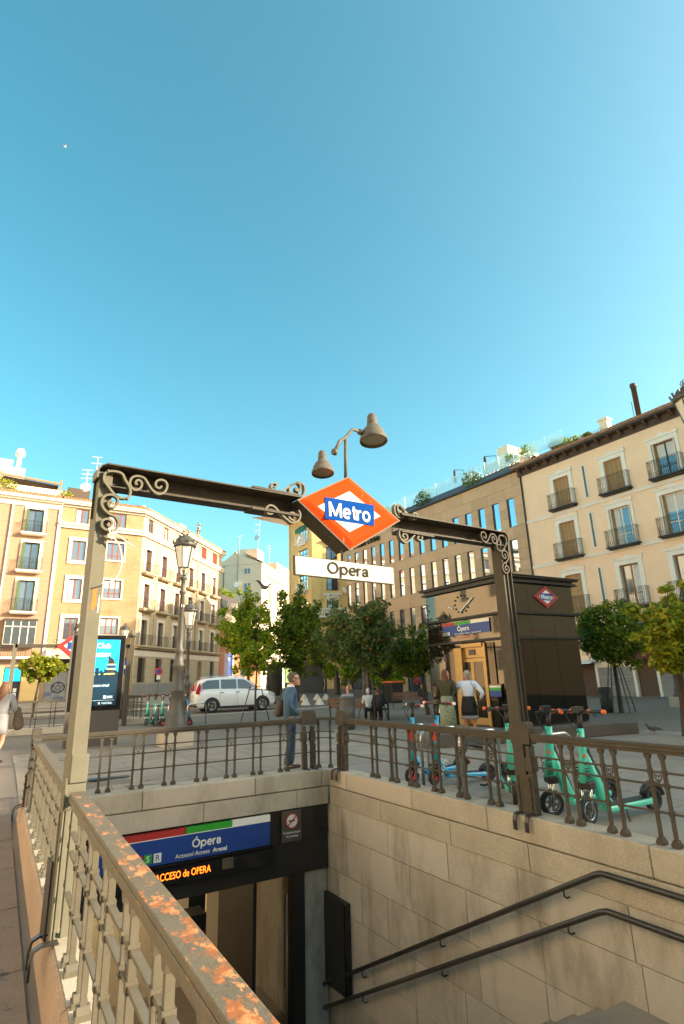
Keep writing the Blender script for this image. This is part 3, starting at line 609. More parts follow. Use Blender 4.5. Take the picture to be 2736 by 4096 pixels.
# ---------------------------------------------------------------- left: ochre corner building (front and street side), peach building
C2 = (10.253, 55.053); RZa = math.atan2(.0396, .9992); RZb = math.atan2(.7604, .6494)
b2 = empty('corner_apartment_building', 'ochre corner building with red window frames and small iron balconies', 'building', (*C2, 0), 0)
opsA = [(-6.12, -4.98, 15.97, 17.42), (-6.12, -4.98, 12.57, 14.4), (-6.1, -5.0, 9.08, 10.9), (-6.12, -5.0, 5.55, 7.45), (-3.17, -1.66, 15.97, 17.42), (-3.15, -1.63, 12.87, 14.5), (-3.16, -1.62, 9.33, 11.0), (-3.15, -1.62, 6.06, 7.52), (-2.9, -1.3, 0, 3.2), (-7.05, -5.35, .45, 2.9)]
W2A = ob('wall', (wall_mb(-7.4, -.02, 0, 17.7, opsA, .25), mt['ochre']), b2, rz=RZa)
for (a, b, c, d) in opsA[:8]:
    if c < 15:
        surround(W2A, (a + b) / 2, c, d, b - a, mt['trim'], .31 if a < -4 else .15, .09, True)
    window(W2A, (a + b) / 2, c, b - a - .01, d - c, mt['redframe'], .14, 2 if a < -4 else 3, () if a < -4 or c > 15 else ((.27,) if c > 8 else ()), pm=mt['glass'])
    if a < -4: ob('curtain', shared('curtain|%.2f' % (d - c), lambda: MB().box(-.5, -.12, .0, .01, .1, d - c - .1).box(.12, .5, 0, .01, .1, d - c - .1), mt['curtain']), W2A, ((a + b) / 2, .118, c))
ledge = lambda x0, x1: MB().box(x0, x1, -.30, -.001, 15.76, 15.98).box(x0, x1, -.18, -.002, 15.5, 15.757).box(x0, x1, -.12, -.002, 17.5, 17.66).box(x0, x1, -.4, -.001, 17.7, 17.86).box(x0, x1, -.5, .1, 17.862, 18.05)
ob('cornice', (ledge(-7.4, .13), mt['trim']), W2A)
ob('balcony_ledge', (MB().box(-3.5, -1.4, -.25, 0, 14.86, 14.96), mt['slate']), W2A)
tiles(W2A, -7.3, .2, -.5, 18.15, run=1.6)
ob('roof', (MB().add([(-7.5, -.3, 18.1), (.1, -.3, 18.1), (-2, 6, 20.2), (-7.5, 6, 20.2)], [(0, 1, 2, 3)]), mt['tile']), W2A)
f = ob('shop_shutter', (MB().box(-7.05, -5.35, .1, .14, .45, 2.9), mt['greyshut']), W2A)
mb = MB()
for k in range(24): mb.box(-7.03, -5.37, .085, .1, .5 + k * .1, .54 + k * .1)
ob('slat', (mb, mt['greyshut']), f, kind='stuff')
mb = MB(); cx, cz = -6.0, 1.62
mb.tube([(cx + .5 * math.cos(2 * PI * i / 20), .07, cz + .42 * math.sin(2 * PI * i / 20)) for i in range(20)], .035, 4, closed=True)
st = [(cx + .5 * math.cos(PI / 2 + 4 * PI * i / 5), .065, cz + .42 * math.sin(PI / 2 + 4 * PI * i / 5)) for i in range(5)]
mb.tube(st, .03, 4, closed=True); ob('graffiti', (mb, mt['letter']), f)
text('JAF', .45, mt['blue'], f, (-6.7, .08, 1.1), name='graffiti', shear=.2); text('oSte', .4, mt['blue'], f, (-5.9, .08, .8), name='graffiti')
ob('shop_sign', (MB().prism([(-.02, 4.75), (-1.2, 4.45), (-1.2, 3.9), (-.02, 4.1)], 'x', -7.3, -1.9), mt['trim']), W2A)
ob('fascia', (MB().box(-7.3, -.3, -.06, -.002, 2.95, 4.0), mt['shopdark']), W2A)
ob('shopfront', (MB().box(-2.9, -1.3, .1, .14, 0, 3.2), mt['shopdark']), W2A)
cols = (1.38, 4.62, 7.85, 11.1, 14.4, 17.75); opsB = []
for i, c in enumerate(cols):
    w = .46 if i < 3 else .5 if i == 3 else .72
    opsB.append((c - w, c + w, 15.97, 17.45, 'top'))
    for z0, z1, k in ((12.05, 14.4, 3), (8.6, 11.0, 2), (5.2, 7.55, 1)): opsB.append((c - .53, c + .53, z0, z1, k))
gr = [(.8, 2.0, 1.85, 4.06), (4.1, 5.15, 1.85, 4.06), (7.2, 8.3, 1.85, 4.06), (10.5, 11.5, 1.85, 4.06), (13.75, 15.05, 0, 4.02), (17.4, 18.7, 1.3, 4.1)]
W2B = ob('wall', (wall_mb(.0, 20.1, 0, 17.7, [o[:4] for o in opsB] + gr, .34), mt['ochreb']), b2, rz=RZb)
ob('end_wall', (MB().box(20.0, 20.1, .01, 10, 0, 17.7), mt['ochreb']), b2, rz=RZb)
for a, b, c, d, k in opsB:
    cx = (a + b) / 2
    if k == 'top':
        f = window(W2B, cx, c, b - a - .01, d - c, mt['redframe'], .18, 1)
        if a > 10: shutter(f, 0, -.06, 0, b - a - .1, d - c, mt['redframe'])
        continue
    surround(W2B, cx, c, d, 1.06, mt['trim'], .30, .05, False); window(W2B, cx, c, 1.05, d - c, mt['redframe'], .32, 2, (.35,))
    if k > 1: balcony(W2B, cx, c - .02, 2.3, .5, mt['ochreb'], 16, .95, False, .16)
    else: ob('railing', shared('railing|low', lambda: balcony_mb(2.25, .42, .95, 16), mt['iron']), W2B, (cx, 0, c))
for a, b, c, d in gr:
    ob('window', (MB().box(a, b, .25, .3, c, d), mt['shopdark'] if a < 13 or a > 16 else mt['woodf']), W2B)
    if a < 12:
        mb = MB()
        for q in range(8): mb.bar((a + .02 + q * (b - a - .04) / 7, -.1, c), (a + .02 + q * (b - a - .04) / 7, -.1, d), .02)
        for z in (c + .3, (c + d) / 2, d - .3): mb.bar((a, -.1, z), (b, -.1, z), .02)
        ob('window_grille', (mb, mt['iron']), W2B)
ob('cornice', (ledge(-.12, 20.4), mt['trim']), W2B)
ob('balcony_slab', (MB().box(-.1, 20.3, -.5, -.001, 5.02, 5.16).box(-.1, 20.2, -.3, -.002, 4.86, 5.017), mt['ochreb']), W2B)
ob('shop_band', (MB().box(-.06, 20.1, -.06, -.001, 4.2, 4.72), mt['trim']), W2B)
for i in range(16):
    a = -.03 + i * 1.26
    if 12.6 < a + .6 < 15.2: continue
    for k in range(2): ob('plinth_stone', shared('plinth_stone|b2', lambda: MB().box(0, 1.245, -.05, -.001, 0, .86), mt['plinth']), W2B, (a, 0, .0 + k * .87))
tiles(W2B, .2, 20.3, -.5, 18.15, run=1.6)
ob('roof', (MB().add([(-.1, -.3, 18.1), (20.4, -.3, 18.1), (20.4, 6, 20.2), (4, 6, 20.2)], [(0, 1, 2, 3)]), mt['tile']), W2B)
ob('chimney', (MB().box(15.6, 17.4, 4.0, 4.6, 18.4, 21.3).box(17.8, 18.7, 2.2, 3.0, 18.4, 20.0), mt['cream2']), W2B)
ob('flue', (MB().lathe([(.22, 20), (.22, 20.9), (.36, 20.9), (.36, 21.05), (.2, 21.1), (.2, 21.6), (.34, 21.6), (.34, 21.75)], 10, (18.2, 2.6, 0)), mt['steel']), W2B)
for x in (2.4, 9.5, 10.2): ob('vent', (MB().lathe([(.14, 0), (.14, .6), (.22, .62), (.22, .75)], 8, (x, 1.6, 18.7)), mt['cream2']), W2B)
ob('cable', (MB().tube([(0, -.03, 4.82), (5, -.03, 4.78), (10, -.03, 4.83), (15, -.03, 4.77), (20, -.03, 4.82)], .02, 4).tube([(3.1, -.03, 4.8), (3.1, -.03, 15.4)], .015, 4).tube([(9.5, -.03, 4.8), (9.5, -.03, 11.5)], .015, 4), mt['brown']), W2B, kind='stuff')
ob('downpipe', (MB().tube([(12.75, -.07, 4.8), (12.75, -.07, 15.5)], .045, 6), mt['ochreb']), W2B)

b1 = empty('apartment_building', 'peach building at the left edge with green-shuttered balcony doors', 'building', (*C2, 0), RZa)
ops1 = []; 
for ucx in (-9.33, -14.2):
    ops1 += [(ucx - .62, ucx + .62, 14.72, 16.88), (ucx - .62, ucx + .62, 11.4, 13.84), (ucx - .62, ucx + .62, 7.88, 10.5)]
ops1 += [(-10.35, -8.4, 5.0, 7.0), (-10.1, -8.85, 0, 3.3), (-13.5, -10.7, 0, 3.3)]
ob('wall', (wall_mb(-18, -7.42, 0, 17.6, ops1, .3), mt['peach']), b1)
ob('pilaster', (MB().box(-7.52, -7.28, -.12, -.002, 3.9, 17.5).box(-7.2, -7.4, -.06, 0, 0, 0), mt['white']), b1)
ob('cornice', (MB().box(-18, -7.3, -.1, -.002, 17.1, 17.6).box(-18, -7.25, -.35, .0, 17.6, 17.75).box(-18, -7.2, -.55, .1, 17.752, 18.0), mt['trim']), b1)
tiles(b1, -16, -7.2, -.55, 18.1, run=1.6)
ob('roof', (MB().add([(-18, -.3, 18.05), (-7.3, -.3, 18.05), (-7.3, 1.2, 18.6), (-18, 1.2, 18.6)], [(0, 1, 2, 3)]).box(-18, -7.0, 1.1, 1.3, 18.4, 19.3).box(-18, -5.5, 1.3, 9, 18.0, 18.62), mt['cream2']), b1)
for a, b, c, d in ops1[:6]:
    cx = (a + b) / 2; surround(b1, cx, c, d, 1.24, mt['trim'], .26, .08, False)
    f = window(b1, cx, c, 1.22, d - c, mt['darkframe'], .28, 2, ())
    shutter(f, -.62, -.28, 0, .45, d - c - .05, mt['greenf'], rz=rad(-115), n=24); shutter(f, .60, -.20, 0, .45, d - c - .05, mt['greenf'], rz=rad(100), n=24)
    balcony(b1, cx, c - .04, 1.95, .5, mt['trim'], 14, 1.05, True, .16)
gl = ob('glazed_gallery', (MB().box(-10.6, -8.2, -.55, -.001, 4.9, 5.1).box(-10.65, -8.15, -.62, -.002, 7.05, 7.2), mt['slate']), b1)
for k in range(4): ob('gallery_pane', shared('gallery_pane|1', lambda: frame_mb(.58, 1.95, 1, (.75,), .035), mt['trim']), gl, (-10.25 + k * .58, -.5, 5.1))
ob('pane', (MB().box(-10.5, -8.25, -.46, -.45, 5.12, 7.02), mt['glass']), gl)
ob('railing', (balcony_mb(2.2, .65, 1.0, 14, True), mt['iron']), b1, (-9.45, 0, 4.1))
ob('string_course', (MB().box(-18, -7.42, -.7, -.003, 3.95, 4.12), mt['white']), b1)
ob('shop_wall', (MB().box(-8.8, -7.42, -.05, -.001, 0, 3.4).box(-10.68, -10.12, -.05, -.001, 0, 3.4), mt['yellow']), b1)
ob('screen', (MB().box(-10.05, -8.9, -.12, .0, 2.2, 3.2), mt['screenc']), b1); ob('shopfront', (MB().box(-10.1, -8.85, .1, .14, 0, 3.3).box(-13.5, -10.7, .1, .14, 0, 3.3), mt['shopdark']), b1)
ob('notice', (MB().box(-9.3, -9.05, .06, .1, 1.35, 1.65).box(-9.3, -9.05, .06, .1, .9, 1.3), mt['white']), b1)
ob('downpipe', (MB().tube([(-11.16, -.12, 4.1), (-11.16, -.12, 17.7)], .07, 8), mt['white']), b1)
# roof terrace of the peach building
pg = ob('pergola', (MB().bar((-13, 1.4, 20.25), (-7.4, 1.4, 20.0), .18).bar((-13, 3.8, 20.5), (-7.4, 3.8, 20.2), .18).bar((-7.5, 1.4, 18.9), (-7.5, 1.4, 20.4), .16).bar((-12.4, 1.4, 18.9), (-12.4, 1.4, 20.6), .16), mt['woodf']), b1)
ob('awning', (MB().add([(-12.3, 1.45, 20.1), (-7.7, 1.45, 19.85), (-7.7, 3.6, 19.5), (-12.3, 3.6, 19.7)], [(0, 1, 2, 3), (3, 2, 1, 0)]), mt['shutterm']), pg)
ob('terrace_screen', (MB().box(-6.9, -4.9, 1.6, 1.62, 18.6, 19.9), mt['bagm']), b1)
ob('stair_block', (MB().box(-15, -11.6, 4, 7, 18.6, 22.6).box(-11.6, -10.5, 4, 7, 18.6, 21.9), mt['white']), b1)
ob('chimney', (MB().lathe([(.2, 21.5), (.2, 23.2), (.42, 23.3), (.45, 23.7), (.3, 24.0)], 12, (-11.1, 4.5, 0)), mt['white']), b1)
def antenna(parent, x, y, z, h, lean=.02, arms=3, dish=False):
    mb = MB().bar((x, y, z), (x + lean * h, y, z + h), .05)
    for k in range(arms):
        zz = z + h * (1 - .13 * k); mb.bar((x - .5, y, zz), (x + .5, y, zz + .12), .03)
        for q in range(5): mb.bar((x - .4 + q * .2, y - .25, zz + .02 * q), (x - .4 + q * .2, y + .25, zz + .02 * q), .018)
    a = ob('antenna', (mb, mt['white']), parent)
    if dish: ob('dish', (MB().lathe([(.02, 0), (.3, .04), (.5, .15)], 14), mt['white']), a, (x, y - .2, z + h * .45), rz=(rad(75), 0, rad(-15)))
antenna(b1, -5.3, 2.0, 18.6, 3.4, dish=True); antenna(b1, -4.4, 3, 18.6, 5.3, arms=2)

# ---------------------------------------------------------------- low terracotta building with slate mansard, white gabled building
b4 = empty('mansard_building', 'terracotta building with a dark slate mansard roof and pointed dormers', 'building', (*C2, 0), RZb)
ob('wall', (wall_mb(20.15, 36.9, 0, 9.5, [(22.1, 25.15, 2.4, 5.35), (28, 31, 2.4, 5.35)], .3), mt['terra']), b4)
mb = MB().box(20.15, 36.9, -.35, -.001, 9.9, 10.2).box(20.15, 36.9, -.15, -.002, 9.3, 9.9)
for k in range(54): mb.box(20.25 + k * .31, 20.4 + k * .31, -.3, -.151, 9.62, 9.86)
ob('cornice', (mb, mt['cream2']), b4)
ob('roof', (MB().add([(20.15, 0, 10.2), (36.9, 0, 10.2), (36.9, 1.6, 13.3), (20.15, 1.6, 13.3), (20.15, 8, 13.6), (36.9, 8, 13.6)], [(0, 1, 2, 3), (3, 2, 5, 4)]), mt['slate']), b4)
for i in range(5):
    d = ob('dormer', shared('dormer|4', lambda: MB().prism([(-.42, 0), (.42, 0), (.42, 1.1), (0, 1.9), (-.42, 1.1)], 'y', -.3, 1.0), mt['trim']), b4, (23.0 + i * 3.3, .35, 10.3))
    ob('pane', shared('pane|4', lambda: MB().prism([(-.3, .1), (.3, .1), (.3, 1.05), (0, 1.6), (-.3, 1.05)], 'y', -.32, -.301), mt['redframe']), d)
f = ob('shop_window', (MB().box(22.1, 25.15, .1, .16, 2.4, 5.35), mt['blue']), b4); ob('window_frame', (MB().box(25.0, 25.3, -.03, .1, 2.4, 5.45).box(21.9, 25.3, -.03, .1, 2.1, 2.4), mt['trim']), f)
text('lujo', .8, mt['wletter'], f, (23.6, .08, 4.6), shear=.2)
P3 = (34.283, 83.188)
b3 = empty('gabled_building', 'cream gable-ended building rising behind the slate mansard roof', 'building', (*P3, 0), 0)
RZg = math.atan2(math.cos(rad(130.5)), math.sin(rad(130.5)))
gb = MB().prism([(-7.6, 0), (-.01, 0), (-.01, 20.05), (-4.77, 22.0), (-6.5, 20.75), (-7.6, 20.75)], 'y', 0.001, .4)
GW = ob('gable_wall', (gb, mt['cream2']), b3, rz=RZg)
ob('string_course', (MB().box(-6.5, -.05, -.05, 0, 19.95, 20.05), mt['trim']), GW)
for a, b, c, d in ((-3.0, -1.9, 18.4, 19.3), (-3.0, -1.8, 15.0, 16.9)): ob('window', (frame_mb(b - a, d - c, 2, (), .06), mt['trim']), GW, ((a + b) / 2, -.05, c)); ob('pane', (MB().box(a, b, -.02, -.01, c, d), mt['glass']), GW)
ob('gutter', (MB().tube([(-6.45, -.06, 14), (-6.45, -.06, 20)], .06, 6).tube([(-4.1, -.06, 15.5), (-4.1, -.06, 22)], .03, 6), mt['brown']), GW)
ob('satellite_dish', (MB().lathe([(.02, 0), (.3, .05), (.5, .17)], 12), mt['white']), GW, (-4.0, -.5, 16.6), rz=(rad(75), 0, 0))
opsS = [(x, x + 1.0, z, z + h) for z, h in ((14.3, 2.6), (10.6, 2.6)) for x in (4.0, 8.2, 12.2, 16.2)] + [(x, x + .8, 18.9, 19.6) for x in (3, 6.8, 10.5, 14.2, 17.5)]
SW = ob('wall', (wall_mb(0, 20, 0, 20.05, opsS, .3), mt['cream2']), b3, rz=RZb)
for a, b, c, d in opsS: ob('window', (MB().box(a, b, .2, .25, c, d), mt['glass']), SW)
ob('cornice', (MB().box(1.5, 13.5, -.35, 0, 18.2, 18.55).box(0, 20, -.2, 0, 20.05, 20.25), mt['trim']), SW)
for x in (4.0, 8.2): balcony(SW, x + .5, 14.3, 1.6, .5, mt['trim'], 10)
ob('roof', (MB().add([(0, -.3, 20.2), (20, -.3, 20.2), (20, 3.4, 22.1), (0, 3.4, 22.1)], [(0, 1, 2, 3)]), mt['tile']), SW)
ob('attic', (MB().box(2, 5.4, 1.5, 5, 20.4, 23.0).box(10.5, 19, .6, 4, 20.2, 22.2), mt['cream2']), SW)
tiles(GW, -4.7, -4.4, -.1, 22.0, run=.5)
antenna(GW, -4.0, .1, 21.6, 3.2, arms=1); antenna(GW, -1.1, .8, 20.8, 8.0, .06, 4, True); antenna(SW, 7, 1, 20.5, 4)
far = empty('distant_building', 'pale building closing the street far behind the trees', 'building', (30.5, 92, .55), RZa)
ob('wall', (MB().box(6, 46, 0, 10, 0, 17), mt['cream2']), far)
for k in range(6): ob('window', shared('window|far', lambda: MB().box(0, 1.2, -.06, 0, 0, 2), mt['glass']), far, (7.2 + (k % 3) * 3, 0, 4 + (k // 3) * 4))
# buildings round the rest of the square, behind the camera: added unseen to bounce warm light and show in the glass
def row(label, loc, rz, L, H, m, n=9):
    r = empty('apartment_building', label, 'building', loc, rz)
    ops = [(2 + i * (L - 3) / n, 3.2 + i * (L - 3) / n, z, z + 2.1) for i in range(n) for z in (2.0, 5.8, 9.6, 13.4) if z + 2.1 < H]
    ob('wall', (wall_mb(0, L, 0, H, ops, .3), m), r); ob('roof', (MB().box(-.2, L + .2, -.5, 10, H, H + .4), mt['eave']), r)
    for a, b, c, d in ops: ob('window', shared('window|row', lambda: MB().box(0, 1.2, .22, .27, 0, 2.1), mt['glass']), r, (a, 0, c))
row('long unseen cream building added left of the square to bounce warm light', (-17, -14, 0), PI / 2, 67, 19, mt['cream2'], 14)
row('tall unseen cream building added behind the viewer for light and reflections', (24, -30, 0), PI, 38, 15, mt['ochreb'], 10)

# ---------------------------------------------------------------- stairwell of the station entrance
ZC = .06; XR = 5.24; YB = 9.5; XL = .66
def stone(parent, name, x0, x1, y0, y1, z0, z1, mat, bev=.012):
    g = .004; o = ob(name, (MB().box(x0 + g, x1 - g, y0 + g, y1 - g, z0 + g, z1 - g), mat), parent, bevel=bev); return o
cop = empty('stairwell_coping', 'pale granite coping round the sunken station stairs, carrying the iron railings', 'coping')
for y in (-2.6, -1.1, .5, 2.15, 3.55, 5.6, 7.1, 8.9): 
    y1 = {-2.6: -1.1, -1.1: .5, .5: 2.15, 2.15: 3.55, 3.55: 5.6, 5.6: 7.1, 7.1: 8.9, 8.9: 9.5}[y]
    stone(cop, 'coping_stone', XR, 5.56, y, y1, -.21, ZC, mt['granite'])
for a, b in ((.66, 2.05), (2.05, 3.85), (3.85, 5.1), (5.1, 5.56)): stone(cop, 'coping_stone', a, b, 9.5, 9.98, -.21, ZC, mt['granite'])
for k, (a, b) in enumerate(((-2, 1.2), (1.2, 3.6), (3.6, 6.4), (6.4, 9.98))):
    mb = MB().prism([(.425, -.24), (.455, ZC - .02), (.475, ZC), (XL, ZC), (XL, -.4), (.425, -.4)], 'y', a + .004, b - .004); ob('curb_stone', (mb, mt['curbface']), cop)
    ob('curb_stone', (MB().box(.482, XL - .002, a + .006, b - .006, ZC, ZC + .004), mt['granite']), cop)
rw = empty('stairwell_wall', 'granite block wall on the right of the station stairs, with two black handrails', 'wall')
for y, y1 in ((-2.6, -.5), (-.5, 1.6), (1.6, 3.2), (3.2, 5.0), (5.0, 6.3), (6.3, 7.9), (7.9, 9.5)): stone(rw, 'band_stone', XR + .0, 5.5, y, y1, -.5, -.215, mt['granite'], .006)
ob('mortar', (MB().box(5.3, 5.6, -2.6, 13.5, -4.4, -.5), mt['mortar']), rw)
zz = [-.5, -.95, -1.5, -2.05, -2.6, -3.15, -3.7, -4.3]
for k in range(7):
    y = -2.6 + (.35 if k % 2 else 0)
    yy = [-2.6]
    while yy[-1] < 12.6: yy.append(yy[-1] + random.choice((.72, .85, 1.0, 1.15)) + (.2 if k == 0 else 0))
    for a, b in zip(yy, yy[1:]): stone(rw, 'wall_stone', XR + .02 + random.uniform(-.003, .003), 5.32, a, b, zz[k + 1], zz[k], mt['wallstone'], .003)
bw = empty('stairwell_wall', 'granite lintel wall above the station entrance, over the dark opening', 'wall')
for a, b in ((.66, 1.3), (1.3, 3.0), (3.0, 4.62), (4.62, 5.24)): stone(bw, 'band_stone', a, b, 9.52, 9.98, -.5, -.215, mt['granite'], .006)
ob('lintel', (MB().box(.66, 5.24, 9.58, 9.95, -1.0, -.505), mt['blackg']), bw); ob('lintel', (MB().box(.66, 5.24, 9.6, 10.3, -1.5, -1.005), mt['black']), bw)
ob('door_jamb', (MB().box(4.62, 4.8, 9.62, 9.9, -4.3, -1.5), mt['black']), bw)
ob('door_jamb', (MB().box(4.82, 5.24, 9.66, 9.9, -4.3, -1.5), mt['wallstone']), bw)
ob('door_leaf', (MB().box(4.0, 4.06, 9.9, 11.6, -4.3, -1.55), mt['black']), bw)
ob('door_handle', (MB().box(4.42, 4.46, 9.55, 9.6, -3.0, -1.75), mt['steel']), bw)
lw = empty('stairwell_wall', 'granite wall on the left of the station stairs, under the rusty railing', 'wall')
ob('wall_face', (MB().box(.5, XL - .01, -2.6, 9.5, -4.3, -.4), mt['wallstone']), lw)
hall = empty('station_hall', 'dim cream-walled hall seen through the station entrance below the sign', 'hall')
ob('hall_wall', (MB().box(.4, 4.0, 13.5, 13.6, -4.3, -1.2).box(4.1, 5.3, 12.6, 12.7, -4.3, -1.2).box(.4, .5, 9.6, 13.5, -4.3, -1.2), mt['cream2']), hall)
ob('ceiling_light', (MB().box(1.6, 2.9, 11.6, 11.8, -1.26, -1.21), mt['halllight']), hall)
ob('ceiling', (MB().box(.4, 5.3, 9.95, 13.6, -1.2, -1.1), mt['shopdark']), hall); ob('floor', (MB().box(.4, 5.6, 9.0, 13.6, -4.45, -4.3), mt['slab']), hall)
mb = MB().box(3.05, 3.45, 10.6, 11.0, -2.75, -2.1)
tm = ob('ticket_box', (mb, mt['black']), hall); ob('ticket_panel', (MB().box(3.05, 3.45, 10.58, 10.6, -2.75, -2.35), mt['red']), tm)
steps = empty('stairs', 'granite stairs descending from the landing to the station entrance', 'stairs')
n = 18
for i in range(n):
    y = 4.05 + i * .30; z = -1.3 - i * .167
    ob('step', shared('step', lambda: MB().box(XL, XR + .015, 0, .31, -.3, 0), mt['slab']), steps, (0, y, z - .167))
ob('landing', (MB().box(XL, XR + .015, 2.2, 4.05, -1.5, -1.3), mt['slab']), steps)
for i in range(8): ob('step', shared('step', None, None), steps, (0, 1.9 - i * .3, -1.3 + (i + 1) * .167))
# black framed board on the wall, handrails
nb = empty('notice_board', 'tall black board fixed on the right stair wall by the entrance', 'board')
ob('board', (MB().prism([(8.92, -1.86), (10.5, -1.86), (10.5, -3.2), (8.92, -3.12)], 'x', XR - .06, XR + .018), mt['black']), nb); ob('board_frame', (MB().bar((XR - .07, 8.92, -1.86), (XR - .07, 8.92, -3.12), .05), mt['blackg']), nb); ob('board_rib', (MB().bar((XR - .07, 9.7, -1.86), (XR - .07, 9.7, -3.15), .015), mt['blackg']), nb)
for dz, lab in ((0, 'upper black tube handrail on the right stair wall, bent at the landing'), (-.31, 'lower black tube handrail on the right stair wall, bent at the landing')):
    h = empty('handrail', lab, 'handrail', group='handrails of the station stairs')
    x = XR - .085; yb = 8.9 if dz == 0 else 9.9; zb = (-.24 - .524 * (yb - 4.05)) + dz
    pts = [(x, -1.0, .8 + dz), (x, 1.6, -.26 + dz), (x, 3.95, -.26 + dz), (x, 4.02, -.262 + dz), (x, 4.1, -.29 + dz), (x, yb, zb)]
    if dz: pts += [(x, yb + .12, zb + .02), (x, yb + .14, zb + .12), (x, yb - .2, zb + .42), (x, yb - .5, zb + .6)]
    ob('tube', (MB().tube(pts, .028, 12), mt['rail']), h)
    for y in (3.2, 4.5, 6.55, 8.45):
        z = -.26 + dz if y < 4.05 else -.26 + dz - .524 * (y - 4.05)
        ob('bracket', shared('bracket|hr', lambda: MB().tube([(0, 0, -.02), (0, 0, -.075), (.03, 0, -.10), (.08, 0, -.10)], .010, 6).lathe([(.035, 0), (.035, .01)], 10, (0, 0, 0)).off(0, 0, 0), mt['rail']), h, (x, y, z))

# ---------------------------------------------------------------- entrance sign
sg = empty('entrance_sign', 'blue station name board with red, green and white stripe over the entrance', 'sign', (0, 9.56, 0))
ob('board', (MB().box(1.35, 4.12, -.05, .015, -.97, -.62), mt['blue']), sg)
for a, b, m in ((1.35, 2.72, 'red'), (2.73, 3.46, 'green'), (3.47, 4.12, 'white')): ob('stripe', (MB().box(a, b, -.052, .015, -.62, -.53), mt[m]), sg)
ob('stripe_line', (MB().box(1.35, 4.12, -.054, -.05, -.628, -.618), mt['white']), sg)
lettering('Ópera', .115, mt['wletter'], sg, (3.06, -.056, -.775), width=.45, sw=.18); text('Acceso/', .085, mt['wletter'], sg, (2.86, -.056, -.90), align='RIGHT'); text('Access', .085, mt['wletter'], sg, (2.87, -.056, -.90), align='LEFT', shear=.3); text('Arenal', .085, mt['wletter'], sg, (3.16, -.056, -.90), align='LEFT', bold=.002)
for x, t, m in ((2.05, '2', 'red'), (2.18, '5', 'green'), (2.32, 'R', 'white')):
    p = ob('line_badge', (MB().box(x - .055, x + .055, -.06, -.05, -.93, -.81), mt[m]), sg); text(t, .11, mt['wletter'] if t != 'R' else mt['blue'], p, (x, -.064, -.87), depth=.002)
led = empty('led_display', 'black display bar with glowing orange letters under the station sign', 'display', (0, 9.56, 0))
ob('housing', (MB().box(1.6, 4.2, -.1, .04, -1.24, -1.03), mt['blackg']), led); text('ACCESO de OPERA', .135, mt['led'], led, (3.12, -.104, -1.13), depth=.001, bold=.0005, align='RIGHT', sx=.72)
ob('sensor', (MB().box(3.3, 3.47, -.14, -.1, -1.17, -1.03), mt['bagm']), led)
ns = empty('no_smoking_sign', 'grey no smoking plate beside the blue station sign', 'sign', (4.52, 9.56, -.75))
ob('plate', (MB().box(-.175, .175, -.04, .015, -.235, .235), mt['brown']), ns)
ob('disc', (MB().lathe([(.11, 0), (.11, .006)], 24), mt['white']), ns, (0, -.04, .075), rz=(PI / 2, 0, 0)); ob('ring', (MB().tube([(.11 * math.cos(2 * PI * i / 24), -.05, .075 + .11 * math.sin(2 * PI * i / 24)) for i in range(24)], .011, 5, closed=True).bar((-.08, -.05, -.0), (.08, -.05, .15), .015), mt['red']), ns)
ob('cigarette', (MB().box(-.06, .05, -.052, -.047, .065, .085), mt['letter']), ns); text('Prohibido fumar', .048, mt['wletter'], ns, (0, -.043, -.10), depth=.002); text('No smoking', .044, mt['wletter'], ns, (0, -.043, -.155), depth=.002, shear=.2)
ex = ob('exit_sign', (MB().box(1.62, 1.78, 9.5, 9.56, -.95, -.72), mt['green'])); setp(ex, 'small green plate left of the blue station sign, behind the rusty railing', 'sign')

# ---------------------------------------------------------------- iron railings
def heart_mb():
    mb = MB(); pts = []
    for i in range(13):
        t = PI * i / 12; pts.append((.0 + .034 * math.sin(t) * 1.0 + (0 if i else 0), .03 * math.cos(t)))
    L = [(0, -.035), (.028, -.005), (.036, .02), (.026, .036), (.010, .03), (.008, .016), (.016, .010)]
    for s in (-1, 1): mb.ribbon([(s * a, b) for a, b in L], .014, .006)
    mb.ribbon([(-.03, -.045), (.03, -.045)], .014, .006); mb.ribbon([(0, .0), (0, -.04)], .012, .006); return mb
def bal_mb():
    mb = MB(); mb.box(-.0145, .0145, -.0145, .0145, .05, .80); mb.box(-.036, .036, -.036, .036, 0, .032).prism([(-.036, .032), (.036, .032), (.018, .06), (-.018, .06)], 'y', -.03, .03)
    for z in (.27, .50, .61): mb.box(-.02, .02, -.021, .021, z - .02, z + .02)
    mb.prism([(-.018, .72), (.018, .72), (.035, .76), (-.035, .76)], 'y', -.02, .02); return mb
